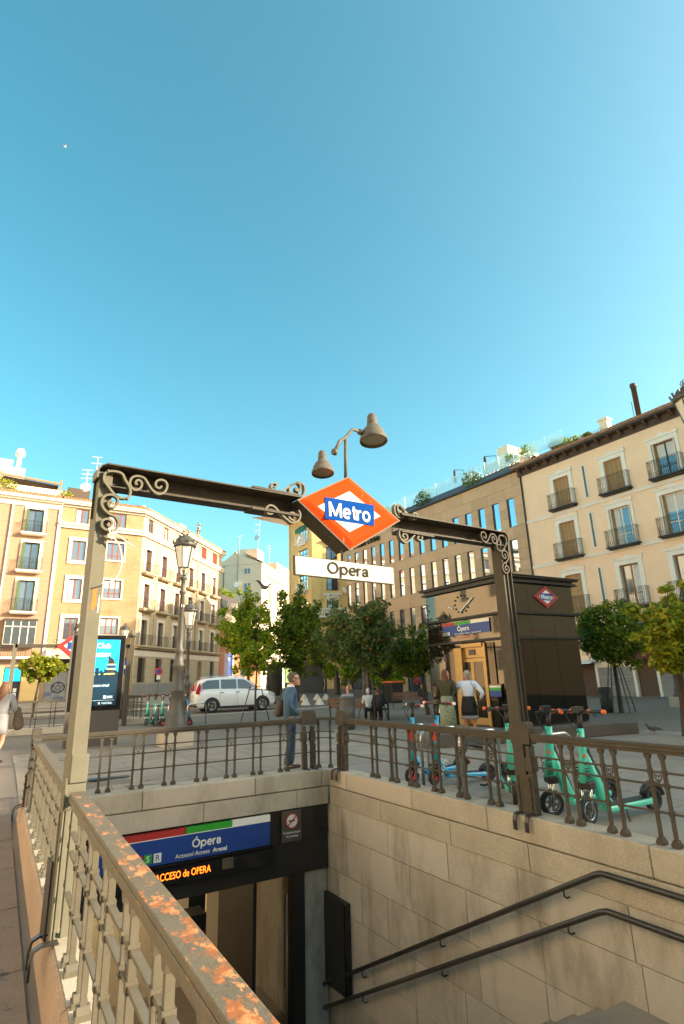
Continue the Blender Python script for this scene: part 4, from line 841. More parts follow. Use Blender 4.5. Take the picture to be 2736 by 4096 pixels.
def railing(label, x0, y0, x1, y1, pairs, posts, topmat, group=None, flip=1, pm='paint'):
    L = math.hypot(x1 - x0, y1 - y0); r = empty('railing', label, 'railing', (x0, y0, ZC), math.atan2(y1 - y0, x1 - x0), group)
    # rail: cap, hanging plate with rivets
    ob('top_rail', (MB().box(0, L, -.045, .045, .83, .855).box(0, L, flip * .028 - .006, flip * .028 + .006, .77, .829).box(0, L, -.047, -.040, .80, .829).box(0, L, .040, .047, .80, .829), topmat), r, bevel=.004)
    for z, w in ((.27, .02), (.50, .02), (.61, .02)): ob('bar', (MB().box(0, L, -.015, .015, z - .008, z + .008), mt[pm]), r)
    bm = shared('baluster|' + pm, bal_mb, mt[pm]); hm = shared('heart_ornament', heart_mb, mt['paint']); rv = shared('rivet', lambda: MB().lathe([(.011, 0), (.009, .006), (.004, .009)], 8), mt['paint'])
    for s in pairs:
        for d in (-.07, .07): ob('baluster', bm, r, (s + d, 0, 0))
        ob('heart_ornament', hm, r, (s, 0, .555))
        for d in (-.07, .07): ob('rivet', rv, r, (s + d, flip * .034, .80), rz=(-PI / 2 * flip, 0, 0))
        ob('rail_clip', shared('rail_clip', lambda: MB().box(-.10, -.04, -.02, .02, .765, .80).box(.04, .10, -.02, .02, .765, .80), mt['paint']), r, (s, 0, 0))
    for s in posts: post(r, s)
    return r
def post_mb():
    mb = MB()
    for s in (-1, 1):
        x = s * .085; mb.box(x - .036, x + .036, -.035, .035, 0, .45); mb.box(x - .028, x + .028, -.045, .045, .45, .72)
        mb.prism([(x - .048, .45), (x + .048, .45), (x + .048, .60), (x - .048, .60)], 'y', -.055, .055); mb.box(x - .045, x + .045, -.06, -.036, .0, .42); mb.box(x - .012, x + .012, -.075, -.061, .02, .40)
    mb.box(-.145, .145, -.06, .06, .74, .90); mb.prism([(-.145, .90), (.145, .90), (.13, .965), (.10, .985), (-.10, .985), (-.13, .965)], 'y', -.055, .055); return mb
def post(r, s):
    p = ob('post', shared('post', post_mb, mt['paint']), r, (s, 0, 0), bevel=.005)
    for dx in (-.085, .085):
        for k in range(4): ob('rivet', MC['rivet'], p, (dx, -.076, .08 + k * .095), rz=(PI / 2, 0, 0))
MC['rivet'] = MB().lathe([(.011, 0), (.009, .006), (.004, .009)], 8).mesh('rivet', mt['paint'])
rl = railing('long iron railing with a double post along the right side of the stairs', 5.37, 9.32, 5.37, -1.0, [9.32 - y for y in (8.20, 7.67, 7.18, 6.64, 6.13, 5.56, 4.42, 3.92, 3.42, 2.92, 2.42, 1.9)], [.12, 9.32 - 5.01], mt['paint'], 'iron railings round the station stairs', flip=-1)
bl = railing('iron railing with heart ornaments along the back of the stairs, behind the sign', .52, 9.78, 5.16, 9.78, [.55, 1.0, 1.48, 1.97, 2.49, 2.99, 3.46, 3.97], [4.45], mt['paint'], 'iron railings round the station stairs', flip=-1)
# curved corner
cr = empty('railing', 'short curved iron railing section joining back and right railings at the corner', 'railing', (0, 0, ZC), 0, 'iron railings round the station stairs')
arc = [(5.08 + .29 * math.sin(a), 9.49 + .29 * math.cos(a)) for a in [rad(q) for q in range(0, 91, 10)]]
for z, w in ((.27, .009), (.50, .009), (.61, .009)): ob('bar', (MB().tube([(x, y, z) for x, y in arc], w, 6), mt['paint']), cr)
mb = MB()
for i in range(len(arc) - 1): mb.bar((*arc[i], .83), (*arc[i + 1], .83), .085, .05)
ob('top_rail', (mb, mt['paint']), cr)
for q in (20, 65): ob('baluster', MC['baluster|paint'], cr, (5.08 + .29 * math.sin(rad(q)), 9.49 + .29 * math.cos(rad(q)), 0))
# left railing, sunlit and rusty
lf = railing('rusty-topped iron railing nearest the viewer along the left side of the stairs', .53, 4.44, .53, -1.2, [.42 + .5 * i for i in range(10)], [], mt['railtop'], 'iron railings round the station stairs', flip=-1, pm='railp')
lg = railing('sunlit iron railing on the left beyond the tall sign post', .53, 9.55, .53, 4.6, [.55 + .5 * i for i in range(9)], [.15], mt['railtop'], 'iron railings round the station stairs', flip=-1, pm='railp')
# clamps that hold the double posts to the stone
def clamp(x, y, rz, lab):
    c = empty('post_clamp', lab, 'clamp', (x, y, ZC), rz, 'iron clamps over the coping')
    for d in (-.085, .085): ob('strap', shared('strap', lambda: MB().ribbon([(0, .02), (.09, .018), (.13, .0), (.145, -.05), (.145, -.15)], .05, .014).lathe([(.014, 0), (.01, .012)], 8, (0, 0, 0)), mt['rail']), c, (0, d, 0))
clamp(5.33, 5.01, PI, 'pair of iron straps hooked over the coping below the right portal post')
clamp(5.33, 9.22, PI, 'pair of iron straps on the right coping at the far corner'); clamp(4.97, 9.72, -PI / 2, 'pair of iron straps on the back coping at the far corner')
clamp(.50, 4.5, PI, 'pair of iron straps over the left curb below the tall sign post'); clamp(.50, 9.4, PI, 'pair of iron straps over the left curb at its far end')

# ---------------------------------------------------------------- portal with station sign
PA = (.45, 4.50); PB = (5.43, 5.0)
PRZ = math.atan2(PB[1] - PA[1], PB[0] - PA[0]); PC, PS = math.cos(PRZ), math.sin(PRZ)
def PP(px, py, off=0.):             # portal plane: distance along it and height
    d = ray(px, py); ox, oy = PA[0] - PS * off, PA[1] + PC * off
    det = PC * (-d[1]) + d[0] * PS; u = (-ox * (-d[1]) - (-oy) * (-d[0])) / det
    t = (ox + u * PC) / d[0] if abs(d[0]) > .3 else (oy + u * PS) / d[1]
    return (u, EYE + d[2] * t)
LP = math.hypot(PB[0] - PA[0], PB[1] - PA[1])
pt = empty('sign_portal', 'tall iron portal with scroll brackets spanning the station stairs', 'portal', (*PA, 0), PRZ)
ZL = 3.26; ZR = 3.34; zt = lambda u: ZL + (ZR - ZL) * u / LP
# left post: channel, front flange lit by the sun
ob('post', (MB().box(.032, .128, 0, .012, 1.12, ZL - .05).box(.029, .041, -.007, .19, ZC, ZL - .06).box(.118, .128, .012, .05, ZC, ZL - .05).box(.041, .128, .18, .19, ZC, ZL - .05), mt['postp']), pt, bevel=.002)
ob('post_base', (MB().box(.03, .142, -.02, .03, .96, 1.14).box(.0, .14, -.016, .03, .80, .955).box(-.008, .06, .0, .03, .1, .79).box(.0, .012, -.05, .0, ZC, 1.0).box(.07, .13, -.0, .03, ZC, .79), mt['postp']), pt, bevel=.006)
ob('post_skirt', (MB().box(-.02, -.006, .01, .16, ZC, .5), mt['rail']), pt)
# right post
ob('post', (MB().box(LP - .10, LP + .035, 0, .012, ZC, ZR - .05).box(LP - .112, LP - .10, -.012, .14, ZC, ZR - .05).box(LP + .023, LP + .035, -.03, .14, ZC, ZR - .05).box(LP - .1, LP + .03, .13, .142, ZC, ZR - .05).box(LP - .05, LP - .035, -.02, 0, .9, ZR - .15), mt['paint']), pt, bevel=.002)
# rounded corners and beam (web with flanges)
def beam(u0, u1):
    mb = MB()
    for (a, b, y0, y1, d0, d1) in ((0, 0, -.08, .12, -.012, 0), (0, 0, .10, .112, -.165, -.012), (0, 0, -.03, .12, -.175, -.165)):
        za, zb = zt(u0), zt(u1)
        mb.add([(u0, y0, za + d0), (u1, y0, zb + d0), (u1, y1, zb + d0), (u0, y1, za + d0), (u0, y0, za + d1), (u1, y0, zb + d1), (u1, y1, zb + d1), (u0, y1, za + d1)], [(0, 3, 2, 1), (4, 5, 6, 7), (0, 1, 5, 4), (1, 2, 6, 5), (2, 3, 7, 6), (3, 0, 4, 7)])
    return mb
US = PP(1180, 2000)[0]; UE = PP(1600, 2085)[0]
ob('beam', (beam(.06, US + .03), mt['paint']), pt); ob('beam', (beam(UE - .03, LP - .03), mt['paint']), pt)
for u0, s, z in ((0, 1, ZL), (LP + .03, -1, ZR)):
    pts = [(u0 + s * (.006), z - .12)] + [(u0 + s * (.066 - .06 * math.cos(a)), z - .066 + .06 * math.sin(a)) for a in [PI / 2 * i / 6 for i in range(7)]] + [(u0 + s * .16, z - .006)]
    ob('corner_flange', (MB().ribbon(pts, .16, .012).off(0, .03, 0), mt['postp'] if s > 0 else mt['paint']), pt)
    ob('corner_web', (MB().prism([(u0 + s * .012, z - .42), (u0 + s * .012, z - .08), (u0 + s * .08, z - .015), (u0 + s * .42, z - .015), (u0 + s * .42, z - .165), (u0 + s * .20, z - .175), (u0 + s * .145, z - .24), (u0 + s * .13, z - .42)], 'y', .095, .107), mt['paint']), pt)
def spiral(cx, cz, r0, a0, turns, cw=1, r1=.012, n=22):
    return [(cx + (r0 + (r1 - r0) * (i / n) ** .8) * math.cos(a0 + cw * turns * 2 * PI * i / n), cz + (r0 + (r1 - r0) * (i / n) ** .8) * math.sin(a0 + cw * turns * 2 * PI * i / n)) for i in range(n + 1)]
def scroll(x0, z0, x1, z1, ra, rb, side=1, same=False):
    # S-curve between two spirals; centres given
    d = math.atan2(z1 - z0, x1 - x0)
    A = spiral(x0, z0, ra, d + side * PI / 2, 1.25, side)[::-1]; B = spiral(x1, z1, rb, d - side * PI / 2 if not same else d + side * PI / 2, 1.25, side if not same else -side)
    return A + B
def scr_part(us, u_off=0, name='scroll', m='paint', wid=.035, th=.017, y=-.0):
    ob(name, (MB().ribbon(us, wid, th).off(0, y, 0), mt[m]), pt)
m1 = 'postp'
# big closed loops in the corners, then S scrolls along beam and post
def ring(cx, cz, a, b, rot, n=28): return [(cx + a * math.cos(t) * math.cos(rot) - b * math.sin(t) * math.sin(rot), cz + a * math.cos(t) * math.sin(rot) + b * math.sin(t) * math.cos(rot)) for t in [2 * PI * i / n for i in range(n)]]
def crom(pts, closed=False, k=5):
    out = []; n = len(pts)
    for i in range(n if closed else n - 1):
        p0 = pts[i - 1] if (i or closed) else pts[0]; p1 = pts[i]; p2 = pts[(i + 1) % n]; p3 = pts[(i + 2) % n] if (closed or i + 2 < n) else pts[-1]
        for q in range(k):
            t = q / k; out.append(tuple(.5 * ((2 * p1[d]) + (-p0[d] + p2[d]) * t + (2 * p0[d] - 5 * p1[d] + 4 * p2[d] - p3[d]) * t * t + (-p0[d] + 3 * p1[d] - 3 * p2[d] + p3[d]) * t ** 3) for d in (0, 1)))
    if not closed: out.append(pts[-1])
    return out
def fr3(L, ox=350, oy=1820, k=.574): return [PP(ox + a * k, oy + b * k, -.03) for a, b in L]
RING = fr3([(146, 118), (200, 118), (245, 135), (268, 180), (295, 225), (302, 270), (280, 300), (230, 300), (185, 270), (150, 225), (120, 180), (122, 140)])
SB = fr3([(352, 208), (338, 202), (345, 182), (365, 180), (382, 205), (365, 240), (325, 244), (298, 205), (312, 162), (352, 150), (398, 165), (425, 205), (455, 248), (495, 275), (538, 262), (557, 222), (545, 188), (512, 176), (482, 188), (478, 218), (500, 234), (520, 220)])
SPst = [PP(a * .3195, 1800 + b * .3195, -.03) for a, b in [(1410, 655), (1385, 640), (1360, 680), (1385, 720), (1440, 715), (1480, 660), (1470, 600), (1400, 565), (1320, 580), (1280, 650), (1300, 730), (1370, 800), (1450, 840), (1490, 920), (1440, 1010), (1350, 1010), (1285, 960), (1290, 890), (1350, 868), (1408, 900), (1400, 945), (1365, 955), (1350, 925)]]
for side in (0, 1):
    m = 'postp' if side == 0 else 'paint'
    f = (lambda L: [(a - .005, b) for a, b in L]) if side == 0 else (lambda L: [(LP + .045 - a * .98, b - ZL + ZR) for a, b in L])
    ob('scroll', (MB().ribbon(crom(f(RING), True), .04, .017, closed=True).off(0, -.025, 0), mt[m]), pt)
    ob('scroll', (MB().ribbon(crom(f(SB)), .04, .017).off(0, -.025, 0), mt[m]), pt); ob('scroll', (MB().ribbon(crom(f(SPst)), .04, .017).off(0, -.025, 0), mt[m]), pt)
    kb = f([RING[0], RING[6]]); ob('scroll_ball', (MB().lathe([(.004, -.016), (.016, 0), (.004, .016)], 8, (kb[0][0], -.04, kb[0][1])), mt[m]), pt); ob('scroll_ball', (MB().lathe([(.004, -.016), (.016, 0), (.004, .016)], 8, (kb[1][0], -.04, kb[1][1] - .01)), mt[m]), pt)
UL = [fr3([(1296, 226), (1312, 222), (1316, 204), (1298, 197), (1280, 208), (1284, 236), (1330, 256), (1380, 235), (1435, 205), (1472, 192), (1505, 215), (1510, 255), (1496, 286), (1466, 288), (1470, 250), (1452, 236)]), fr3([(1436, 278), (1408, 262), (1406, 232), (1432, 202), (1468, 198), (1482, 226), (1470, 252), (1448, 246), (1452, 230)])]
LL = [fr3([(1272, 384), (1290, 390), (1288, 408), (1258, 410), (1240, 380), (1262, 354), (1295, 360), (1335, 400), (1385, 448), (1425, 474), (1466, 458), (1480, 420), (1468, 385)]), fr3([(1440, 462), (1405, 440), (1402, 412), (1428, 404), (1448, 425), (1432, 440)])]
for side in (0, 1):
    f = (lambda L: L) if side == 0 else (lambda L: [(cR0[0] + (cL0[0] - a) * .92, b + cR0[1] - cL0[1]) for a, b in L])
    cL0, cR0 = PP(1190, 2000, -.03), PP(1598, 2083, -.03)
    for L in UL + LL: ob('scroll', (MB().ribbon(crom(f(L)), .05, .017).off(0, -.02, 0), mt['postp']), pt)
    e, s_ = (cL0[0], -1) if side == 0 else (cR0[0], 1); z = zt(e)
    ob('mount_plate', (MB().box(min(e, e + s_ * .50), max(e, e + s_ * .50), -.075, .11, z + .001, z + .02), mt['paint']), pt); ob('mount_plate', (MB().box(min(e, e + s_ * .5), max(e, e + s_ * .5), -.06, .11, z - .20, z - .178), mt['paint']), pt)
ob('paint_patch', (MB().prism([(.055, 2.13), (.075, 2.12), (.085, 2.15), (.098, 2.17), (.09, 2.24), (.092, 2.29), (.078, 2.27), (.07, 2.29), (.06, 2.26), (.062, 2.2)], 'y', -.0015, .0), mt['orange']), pt); ob('paint_patch', (MB().prism([(.105, 2.10), (.115, 2.11), (.118, 2.2), (.11, 2.24), (.106, 2.17)], 'y', -.0015, .0), mt['trim']), pt)
# loose cable tie knotted round the left scroll
ct = ob('cable_tie', (MB().ribbon(crom([PP(a, b, -.06) for a, b in [(437, 2118), (445, 2140), (475, 2178), (488, 2235), (480, 2285), (455, 2320), (408, 2334)]]), .012, .008).ribbon(crom([PP(a, b, -.06) for a, b in [(450, 2125), (470, 2140), (505, 2165), (537, 2187)]]), .012, .008).ribbon(crom([PP(a, b, -.06) for a, b in [(432, 2150), (445, 2132), (458, 2140), (448, 2155), (435, 2145)]]), .012, .008).off(0, -.06, 0), mt['trim']), loc=(*PA, 0), rz=PRZ)
setp(ct, 'loose pale cable ties hanging from the left scroll of the portal', 'cable tie')

# the rhombus
cL, cT, cR, cB = PP(1190, 2000, -.08), PP(1392, 1908, -.08), PP(1598, 2083, -.08), PP(1400, 2200, -.08)
ms = empty('metro_sign', 'large red rhombus sign with white diamond and blue band hung in the portal', 'sign', (*PA, 0), PRZ)
def rh(k, y0, y1, c=None, squeeze=1):
    cx = sum(p[0] for p in (cL, cT, cR, cB)) / 4; cz = sum(p[1] for p in (cL, cT, cR, cB)) / 4
    return [(cx + (p[0] - cx) * k, cz + (p[1] - cz) * k) for p in (cL, cB, cR, cT)]
ob('box', (MB().prism(rh(1.0, 0, 0), 'y', -.075, .16), mt['paint']), ms, bevel=.004); ob('rim', (MB().prism(rh(1.012, 0, 0), 'y', -.085, -.076), mt['postp']), ms)
# face bulges a little: pyramid
q = rh(.975, 0, 0); q2 = rh(.80, 0, 0); mb = MB()
mb.add([(a, -.088, b) for a, b in q] + [(a, -.112, b) for a, b in q2], [(0, 1, 5, 4), (1, 2, 6, 5), (2, 3, 7, 6), (3, 0, 4, 7), (4, 5, 6, 7)]); ob('red_face', (mb, mt['signred']), ms)
def hcorner(px, py): return PP(px, py, -.112)
wq = [hcorner(1270, 2025), hcorner(1397, 2129), hcorner(1521, 2065), hcorner(1397, 1965)]
ob('white_diamond', (MB().prism(wq, 'y', -.1155, -.112), mt['signwhite']), ms)
bq = [hcorner(1298, 1988), hcorner(1299, 2075), hcorner(1495, 2104), hcorner(1494, 2021)]
ob('blue_band', (MB().prism(bq, 'y', -.1195, -.116), mt['signblue']), ms)
cx = (bq[0][0] + bq[2][0]) / 2; cz = sum(p[1] for p in bq) / 4; ang = math.atan2(bq[2][1] - bq[1][1], bq[2][0] - bq[1][0])
wid = bq[2][0] - bq[0][0]
lettering('Metro', .15, mt['wletter'], ms, (cx, -.1225, cz - .028), ry=-ang, width=wid * .82, sw=.17)
# name board
nbq = [PP(1180, 2223, -.05), PP(1182, 2296, -.05), PP(1574, 2336, -.05), PP(1572, 2272, -.05)]
cx_n = sum(p[0] for p in nbq) / 4; cz_n = sum(p[1] for p in nbq) / 4
nm = empty('name_board', 'long white board reading Opera under the red rhombus sign', 'sign', (*PA, 0), PRZ)
ob('board', (MB().prism(nbq, 'y', -.055, -.025), mt['signwhite']), nm, bevel=.004); ob('edge', (MB().prism([(a + (.006 if i > 1 else -.006), b - (.006 if i in (1, 2) else -.006)) for i, (a, b) in enumerate(nbq)], 'y', -.05, -.020), mt['paint']), nm)
for a_, b_ in ((nbq[0][0] + .02, (nbq[0][1] + nbq[1][1]) / 2), (nbq[2][0] - .02, (nbq[2][1] + nbq[3][1]) / 2), (cx_n + .30, cz_n + .02)): ob('screw', (MB().lathe([(.006, 0), (.006, .004)], 8), mt['letter']), nm, (a_, -.055, b_), rz=(PI / 2, 0, 0))
cx = sum(p[0] for p in nbq) / 4; cz = sum(p[1] for p in nbq) / 4; ang = math.atan2(nbq[2][1] - nbq[1][1], nbq[2][0] - nbq[1][0])
wd = nbq[2][0] - nbq[1][0]; lettering('Opera', .115, mt['letter'], nm, (cx + .01, -.059, cz - .006), ry=-ang, width=wd * .42, sw=.155)
hb = rh(1, 0, 0)[1]; ob('hanger', (MB().box(hb[0] - .03, hb[0] + .03, .0, .04, nbq[0][1] - .02, hb[1] + .02), mt['paint']), nm)
# twin lamp
tl = empty('twin_lamp', 'two bell-shaped floodlamps on a bent pole above the red rhombus sign', 'lamp', (*PA, 0), PRZ)
pA = PP(1382, 1905); pB = PP(1382, 1750); e0 = PP(1320, 1818); e1 = PP(1350, 1770); e2 = PP(1417, 1713); e3 = PP(1452, 1722)
ob('pole', (MB().tube([(pA[0], 0, pA[1] - .05), (pB[0], 0, pB[1])], .018, 8).tube([(e0[0], -.08, e0[1]), (e1[0], -.04, e1[1]), (pB[0], 0, pB[1]), (e2[0], .03, e2[1]), (e3[0], .05, e3[1])], .018, 8), mt['lampshade']), tl)
def floodlamp(px0, py0, px1, py1, y, lab):
    a = PP(px0, py0, y); b = PP(px1, py1, y); H = a[1] - b[1]
    prof = [(.045, -.0), (.075, -.04), (.095, -.09), (.10, -.12), (.105, -.34), (.10, -.34)]
    g = H / .40
    P_ = [(r * g, z * g) for r, z in [(.01, 0), (.045, -.008), (.062, -.035), (.066, -.10), (.072, -.105), (.066, -.115), (.072, -.125), (.066, -.135), (.07, -.145), (.085, -.16), (.125, -.20), (.155, -.26), (.165, -.30), (.178, -.305), (.18, -.345), (.165, -.35), (.16, -.32), (.13, -.25), (.05, -.17), (.01, -.16)]]
    P_ = [(r * .84, z) for r, z in P_]
    s = ob('lamp_shade', (MB().lathe(P_[::-1], 20), mt['lampshade']), tl, (a[0], y, a[1])); ob('reflector', (MB().lathe([(.004 * g, -.165 * g), (.05 * g, -.18 * g), (.10 * g, -.25 * g), (.13 * g, -.325 * g)][::-1], 20), mt['reflect']), s)
    s.rotation_euler = (rad(-6), rad(3), 0)
    ob('bulb', (MB().lathe([(.012, -.27 * g), (.035, -.24 * g), (.012, -.2 * g)], 10), mt['white']), s); return s
floodlamp(1486, 1657, 1486, 1790, .05, ''); floodlamp(1288, 1804, 1288, 1915, -.08, '')
for e, y in ((e0, -.08), (e3, .05)): ob('joint', (MB().lathe([(.035, -.02), (.035, .02)], 10), mt['lampshade']), tl, (e[0], y, e[1]), rz=(0, PI / 2, 0))

# ---------------------------------------------------------------- glass lift kiosk
kx, ky = 13.70, 12.95
kk = empty('lift_kiosk', 'bronze mirror-glass lift kiosk with brass doors and Metro rhombus', 'kiosk', (kx, ky, 0))
KW, KD = 3.42, 3.92                 # along x (right face), along y (door face)
for (z0, z1, mL) in ((.06, 2.66, 'kdark'), (2.74, 3.46, 'kglass'), (3.54, 4.5, 'kglass')):
    n = 3
    for i in range(3):
        a, b = KW * i / 3, KW * (i + 1) / 3; ob('glass_panel', (MB().box(a + .006, b - .006, 0, .03, z0, z1), mt['kdark' if z0 < 1 else 'kglass']), kk)
    ys = ((.0, 1.0), (2.13, 3.9)) if z0 < 1 else ((0, 1.3), (1.3, 2.6), (2.6, 3.92))
    for a, b in ys: ob('glass_panel', (MB().box(-.001, .03, max(a, .035), b, z0, z1), mt['kglass']), kk)
ob('core', (MB().box(.05, KW - .02, 1.0 if 0 else .05, KD, .0, 4.5).box(.02, KW, KD, KD + .03, 0, 4.5), mt['shopdark']), kk)
for z in (2.66, 3.46, 4.5): ob('louvre_band', (MB().box(-.16, KW + .16, -.16, KD + .1, z, z + .03).box(-.13, KW + .13, -.13, KD + .07, z + .045, z + .075), mt['black']), kk)
ob('roof_slab', (MB().box(-.20, KW + .2, -.2, KD + .15, 4.66, 4.70).box(-.05, KW + .05, -.05, KD, 4.575, 4.66).box(-.24, KW + .24, -.24, KD + .18, 4.715, 4.74), mt['black']), kk)
ob('dark_panel', (MB().box(-.12, -.0, 2.43, 2.95, 0, 2.49), mt['kdark']), kk)
fr = ob('door_surround', (MB().box(-.10, .0, .95, 1.05, .0, 2.6).box(-.14, .0, 2.05, 2.42, 0, 2.5).box(-.14, .0, 1.05, 2.05, 2.5, 2.62), mt['gold']), kk)
ob('door_surround', (MB().box(-.02, .04, 1.05, 2.40, 2.15, 2.5).box(-.06, -.02, 2.33, 2.40, .0, 2.15).box(-.03, .05, 1.05, 1.10, 0, 2.15), mt['gold']), kk)
for a, b in ((1.10, 1.68), (1.69, 2.32)):
    d = ob('door', (MB().box(-.02, .02, a, a + .07, .03, 2.13).box(-.02, .02, b - .07, b, .03, 2.13).box(-.02, .02, a + .07, b - .07, .03, .25).box(-.02, .02, a + .07, b - .07, 2.02, 2.13), mt['gold']), kk)
    ob('pane', (MB().box(-.008, .008, a + .07, b - .07, .25, 2.02), mt['kdark']), d)
ob('floor_display', (MB().box(-.05, -.021, 1.48, 1.78, 2.24, 2.42), mt['blackg']), kk)
ob('dark_panel', (MB().box(-.04, -.002, .98, .6, .0, 2.6), mt['kdark']), kk)
def plate(parent, x, y, z, w, h, m, name='notice'):   # on the door face, x is outward offset
    return ob(name, (MB().box(x - .012, x, y - w / 2, y + w / 2, z - h / 2, z + h / 2), mt[m]), parent)
RY = (PI / 2, 0, -PI / 2)
p = plate(kk, -.004, .86, 2.22, .24, .24, 'green'); ob('heart', (MB().prism([(0, -.08), (.08, .02), (.07, .07), (.03, .08), (0, .05), (-.03, .08), (-.07, .07), (-.08, .02)], 'y', -.004, 0), mt['white']), p, (-.018, .86, 2.22), rz=(0, 0, -PI / 2))
p = plate(kk, -.004, .84, 1.97, .22, .2, 'white'); ob('mark', (MB().box(-.02, -.0165, .87, .93, 1.98, 2.03), mt['red']), p)
p = plate(kk, -.004, .81, 1.70, .23, .27, 'white'); ob('ring', (MB().tube([(-.02, .81 + .08 * math.cos(2 * PI * i / 16), 1.70 + .08 * math.sin(2 * PI * i / 16)) for i in range(16)], .010, 5, closed=True).bar((-.02, .76, 1.65), (-.02, .86, 1.75), .014), mt['orange']), p)
p = plate(kk, -.004, 3.0, 2.22, .22, .26, 'blue'); ob('camera_mark', (MB().box(-.02, -.0165, 2.96, 3.05, 2.24, 2.29), mt['white']), p); p = plate(kk, -.004, 2.98, 1.96, .22, .22, 'white'); ob('ring', (MB().tube([(-.02, 2.98 + .06 * math.cos(2 * PI * i / 16), 1.97 + .06 * math.sin(2 * PI * i / 16)) for i in range(16)], .008, 5, closed=True), mt['redp']), p)
p = plate(kk, -.07, .68, 1.08, .50, .34, 'blue', 'info_panel'); ob('stripe', (MB().box(-.086, -.0825, .43, .93, 1.10, 1.19), mt['green']), p); ob('stripe', (MB().box(-.086, -.0825, .43, .93, 1.19, 1.25), mt['white']), p); ob('mount', (MB().box(-.065, -.002, .4, .95, .8, 1.3), mt['kdark']), p)
text('1, 5 y 6', .05, mt['letter'], p, (-.088, .55, 1.22), rot=RY, depth=.002)
s = plate(kk, -.03, 1.86, 3.12, 2.36, .34, 'blue', 'name_board')
for a, b, m in ((2.35, 3.04, 'red'), (1.56, 2.35, 'green'), (.68, 1.56, 'white')): ob('stripe', (MB().box(-.046, -.03, a, b, 3.29, 3.40), mt[m]), s)
text('Ópera', .23, mt['wletter'], s, (-.046, 1.95, 3.15), rot=RY, bold=.005); text('Acceso/Access  Ópera - Ascensor/Lift', .085, mt['wletter'], s, (-.046, 1.75, 2.99), rot=RY, depth=.002)
for y, t_, m in ((2.95, '2', 'red'), (2.83, '5', 'green'), (2.71, 'R', 'white')):
    b = ob('line_badge', (MB().box(-.05, -.044, y - .05, y + .05, 2.97, 3.08), mt[m]), s); text(t_, .10, mt['wletter'] if m != 'white' else mt['blue'], s, (-.052, y, 3.025), rot=RY, depth=.001)
ob('led_line', (MB().box(-.012, -.004, 1.3, 2.3, 2.83, 2.85).box(-.012, -.004, 1.7, 2.1, 2.89, 2.905), mt['redp']), kk)
# clock hands and dots
cl = ob('clock', (MB().bar((-.03, 1.35, 4.15), (-.03, 2.05, 3.72), .035).bar((-.03, 2.42, 3.9), (-.03, 2.62, 3.98), .03), mt['white']), kk); setp(cl)
for i in range(12):
    a = 2 * PI * i / 12; ob('hour_dot', shared('hour_dot', lambda: MB().lathe([(.035, -.01), (.035, .01)], 10), mt['letter']), cl, (-.012, 1.95 + .36 * math.cos(a), 4.0 + .30 * math.sin(a)), rz=(0, PI / 2, 0))
# rhombus on the right face
rx, rz_ = 2.03, 4.07
mk = ob('metro_rhombus', (MB().prism([(rx - .60, rz_), (rx, rz_ - .38), (rx + .60, rz_), (rx, rz_ + .38)], 'y', -.05, -.002), mt['red']), kk)
ob('white_diamond', (MB().prism([(rx - .38, rz_), (rx, rz_ - .24), (rx + .38, rz_), (rx, rz_ + .24)], 'y', -.055, -.0505), mt['white']), mk); ob('blue_band', (MB().box(rx - .32, rx + .32, -.06, -.0555, rz_ - .12, rz_ + .12), mt['blue']), mk); text('Metro', .22, mt['wletter'], mk, (rx, -.062, rz_ - .01), depth=.002, bold=.006)
o10 = ob('offer_notice', (MB().box(-.02, -.004, 3.36, 3.66, .48, .72), mt['green']), kk); text('€10', .10, mt['wletter'], o10, (-.022, 3.5, .65), rot=RY, depth=.002); text('OFF', .10, mt['wletter'], o10, (-.022, 3.5, .56), rot=RY, depth=.002); ob('lower_strip', (MB().box(-.02, -.004, 3.36, 3.66, .33, .475), mt['white']), o10)
# low stone plinth by the kiosk
lp = ob('stone_plinth', (MB().box(0, 6.2, -.45, 0, 0, .30), mt['brown']), loc=(8.6, 11.3, 0), rz=rad(-12), bevel=.02); setp(lp, 'long low dark stone plinth in front of the lift kiosk', 'plinth')

# ---------------------------------------------------------------- advertising screen
Yb = 18.0; bL = PY(*(296, 2543), Yb); bR = PY(*(505, 2543), Yb)
bw_ = bR[0] - bL[0]
bb = empty('advertising_screen', 'tall black digital advertising screen showing a blue poster with a cat', 'advertising screen', ((bL[0] + bR[0]) / 2, Yb, 0), rad(3))
h_t = bR[2]; zb = PY(480, 2838, Yb)[2]
ob('case', (MB().box(-bw_ / 2, bw_ / 2, 0, .22, zb, h_t), mt['blackg']), bb, bevel=.01); ob('rim', (MB().box(-bw_ / 2 - .012, -bw_ / 2, -.005, .23, zb, h_t).box(bw_ / 2, bw_ / 2 + .012, -.005, .23, zb, h_t).box(-bw_ / 2, bw_ / 2, -.005, .23, h_t, h_t + .012), mt['greyp']), bb)
ob('base', (MB().box(-bw_ / 2 + .0, bw_ / 2 - .01, .01, .2, -.1, zb), mt['brown']), bb)
W2 = bw_ / 2 - .14; st_, sb_ = h_t - .12, zb + .13
scr = ob('screen', (MB().box(-W2, W2, -.004, .0, sb_, st_), mt['screend']), bb)
ob('poster', (MB().box(-W2 + .02, W2, -.007, -.0045, sb_ + (st_ - sb_) * .50, st_), mt['screen']), scr)
mb = MB()
for i, (w_, h_) in enumerate([(.09, .12), (.06, .2), (.12, .08), (.05, .26), (.1, .15), (.08, .06), (.1, .1), (.07, .16), (.12, .05)]): x = -W2 + .03 + i * (2 * W2 - .06) / 9; mb.box(x, x + w_, -.0095, -.0075, sb_ + (st_ - sb_) * .495, sb_ + (st_ - sb_) * .50 + h_ * .8)
ob('skyline', (mb, mt['screend']), scr)
HS = st_ - sb_
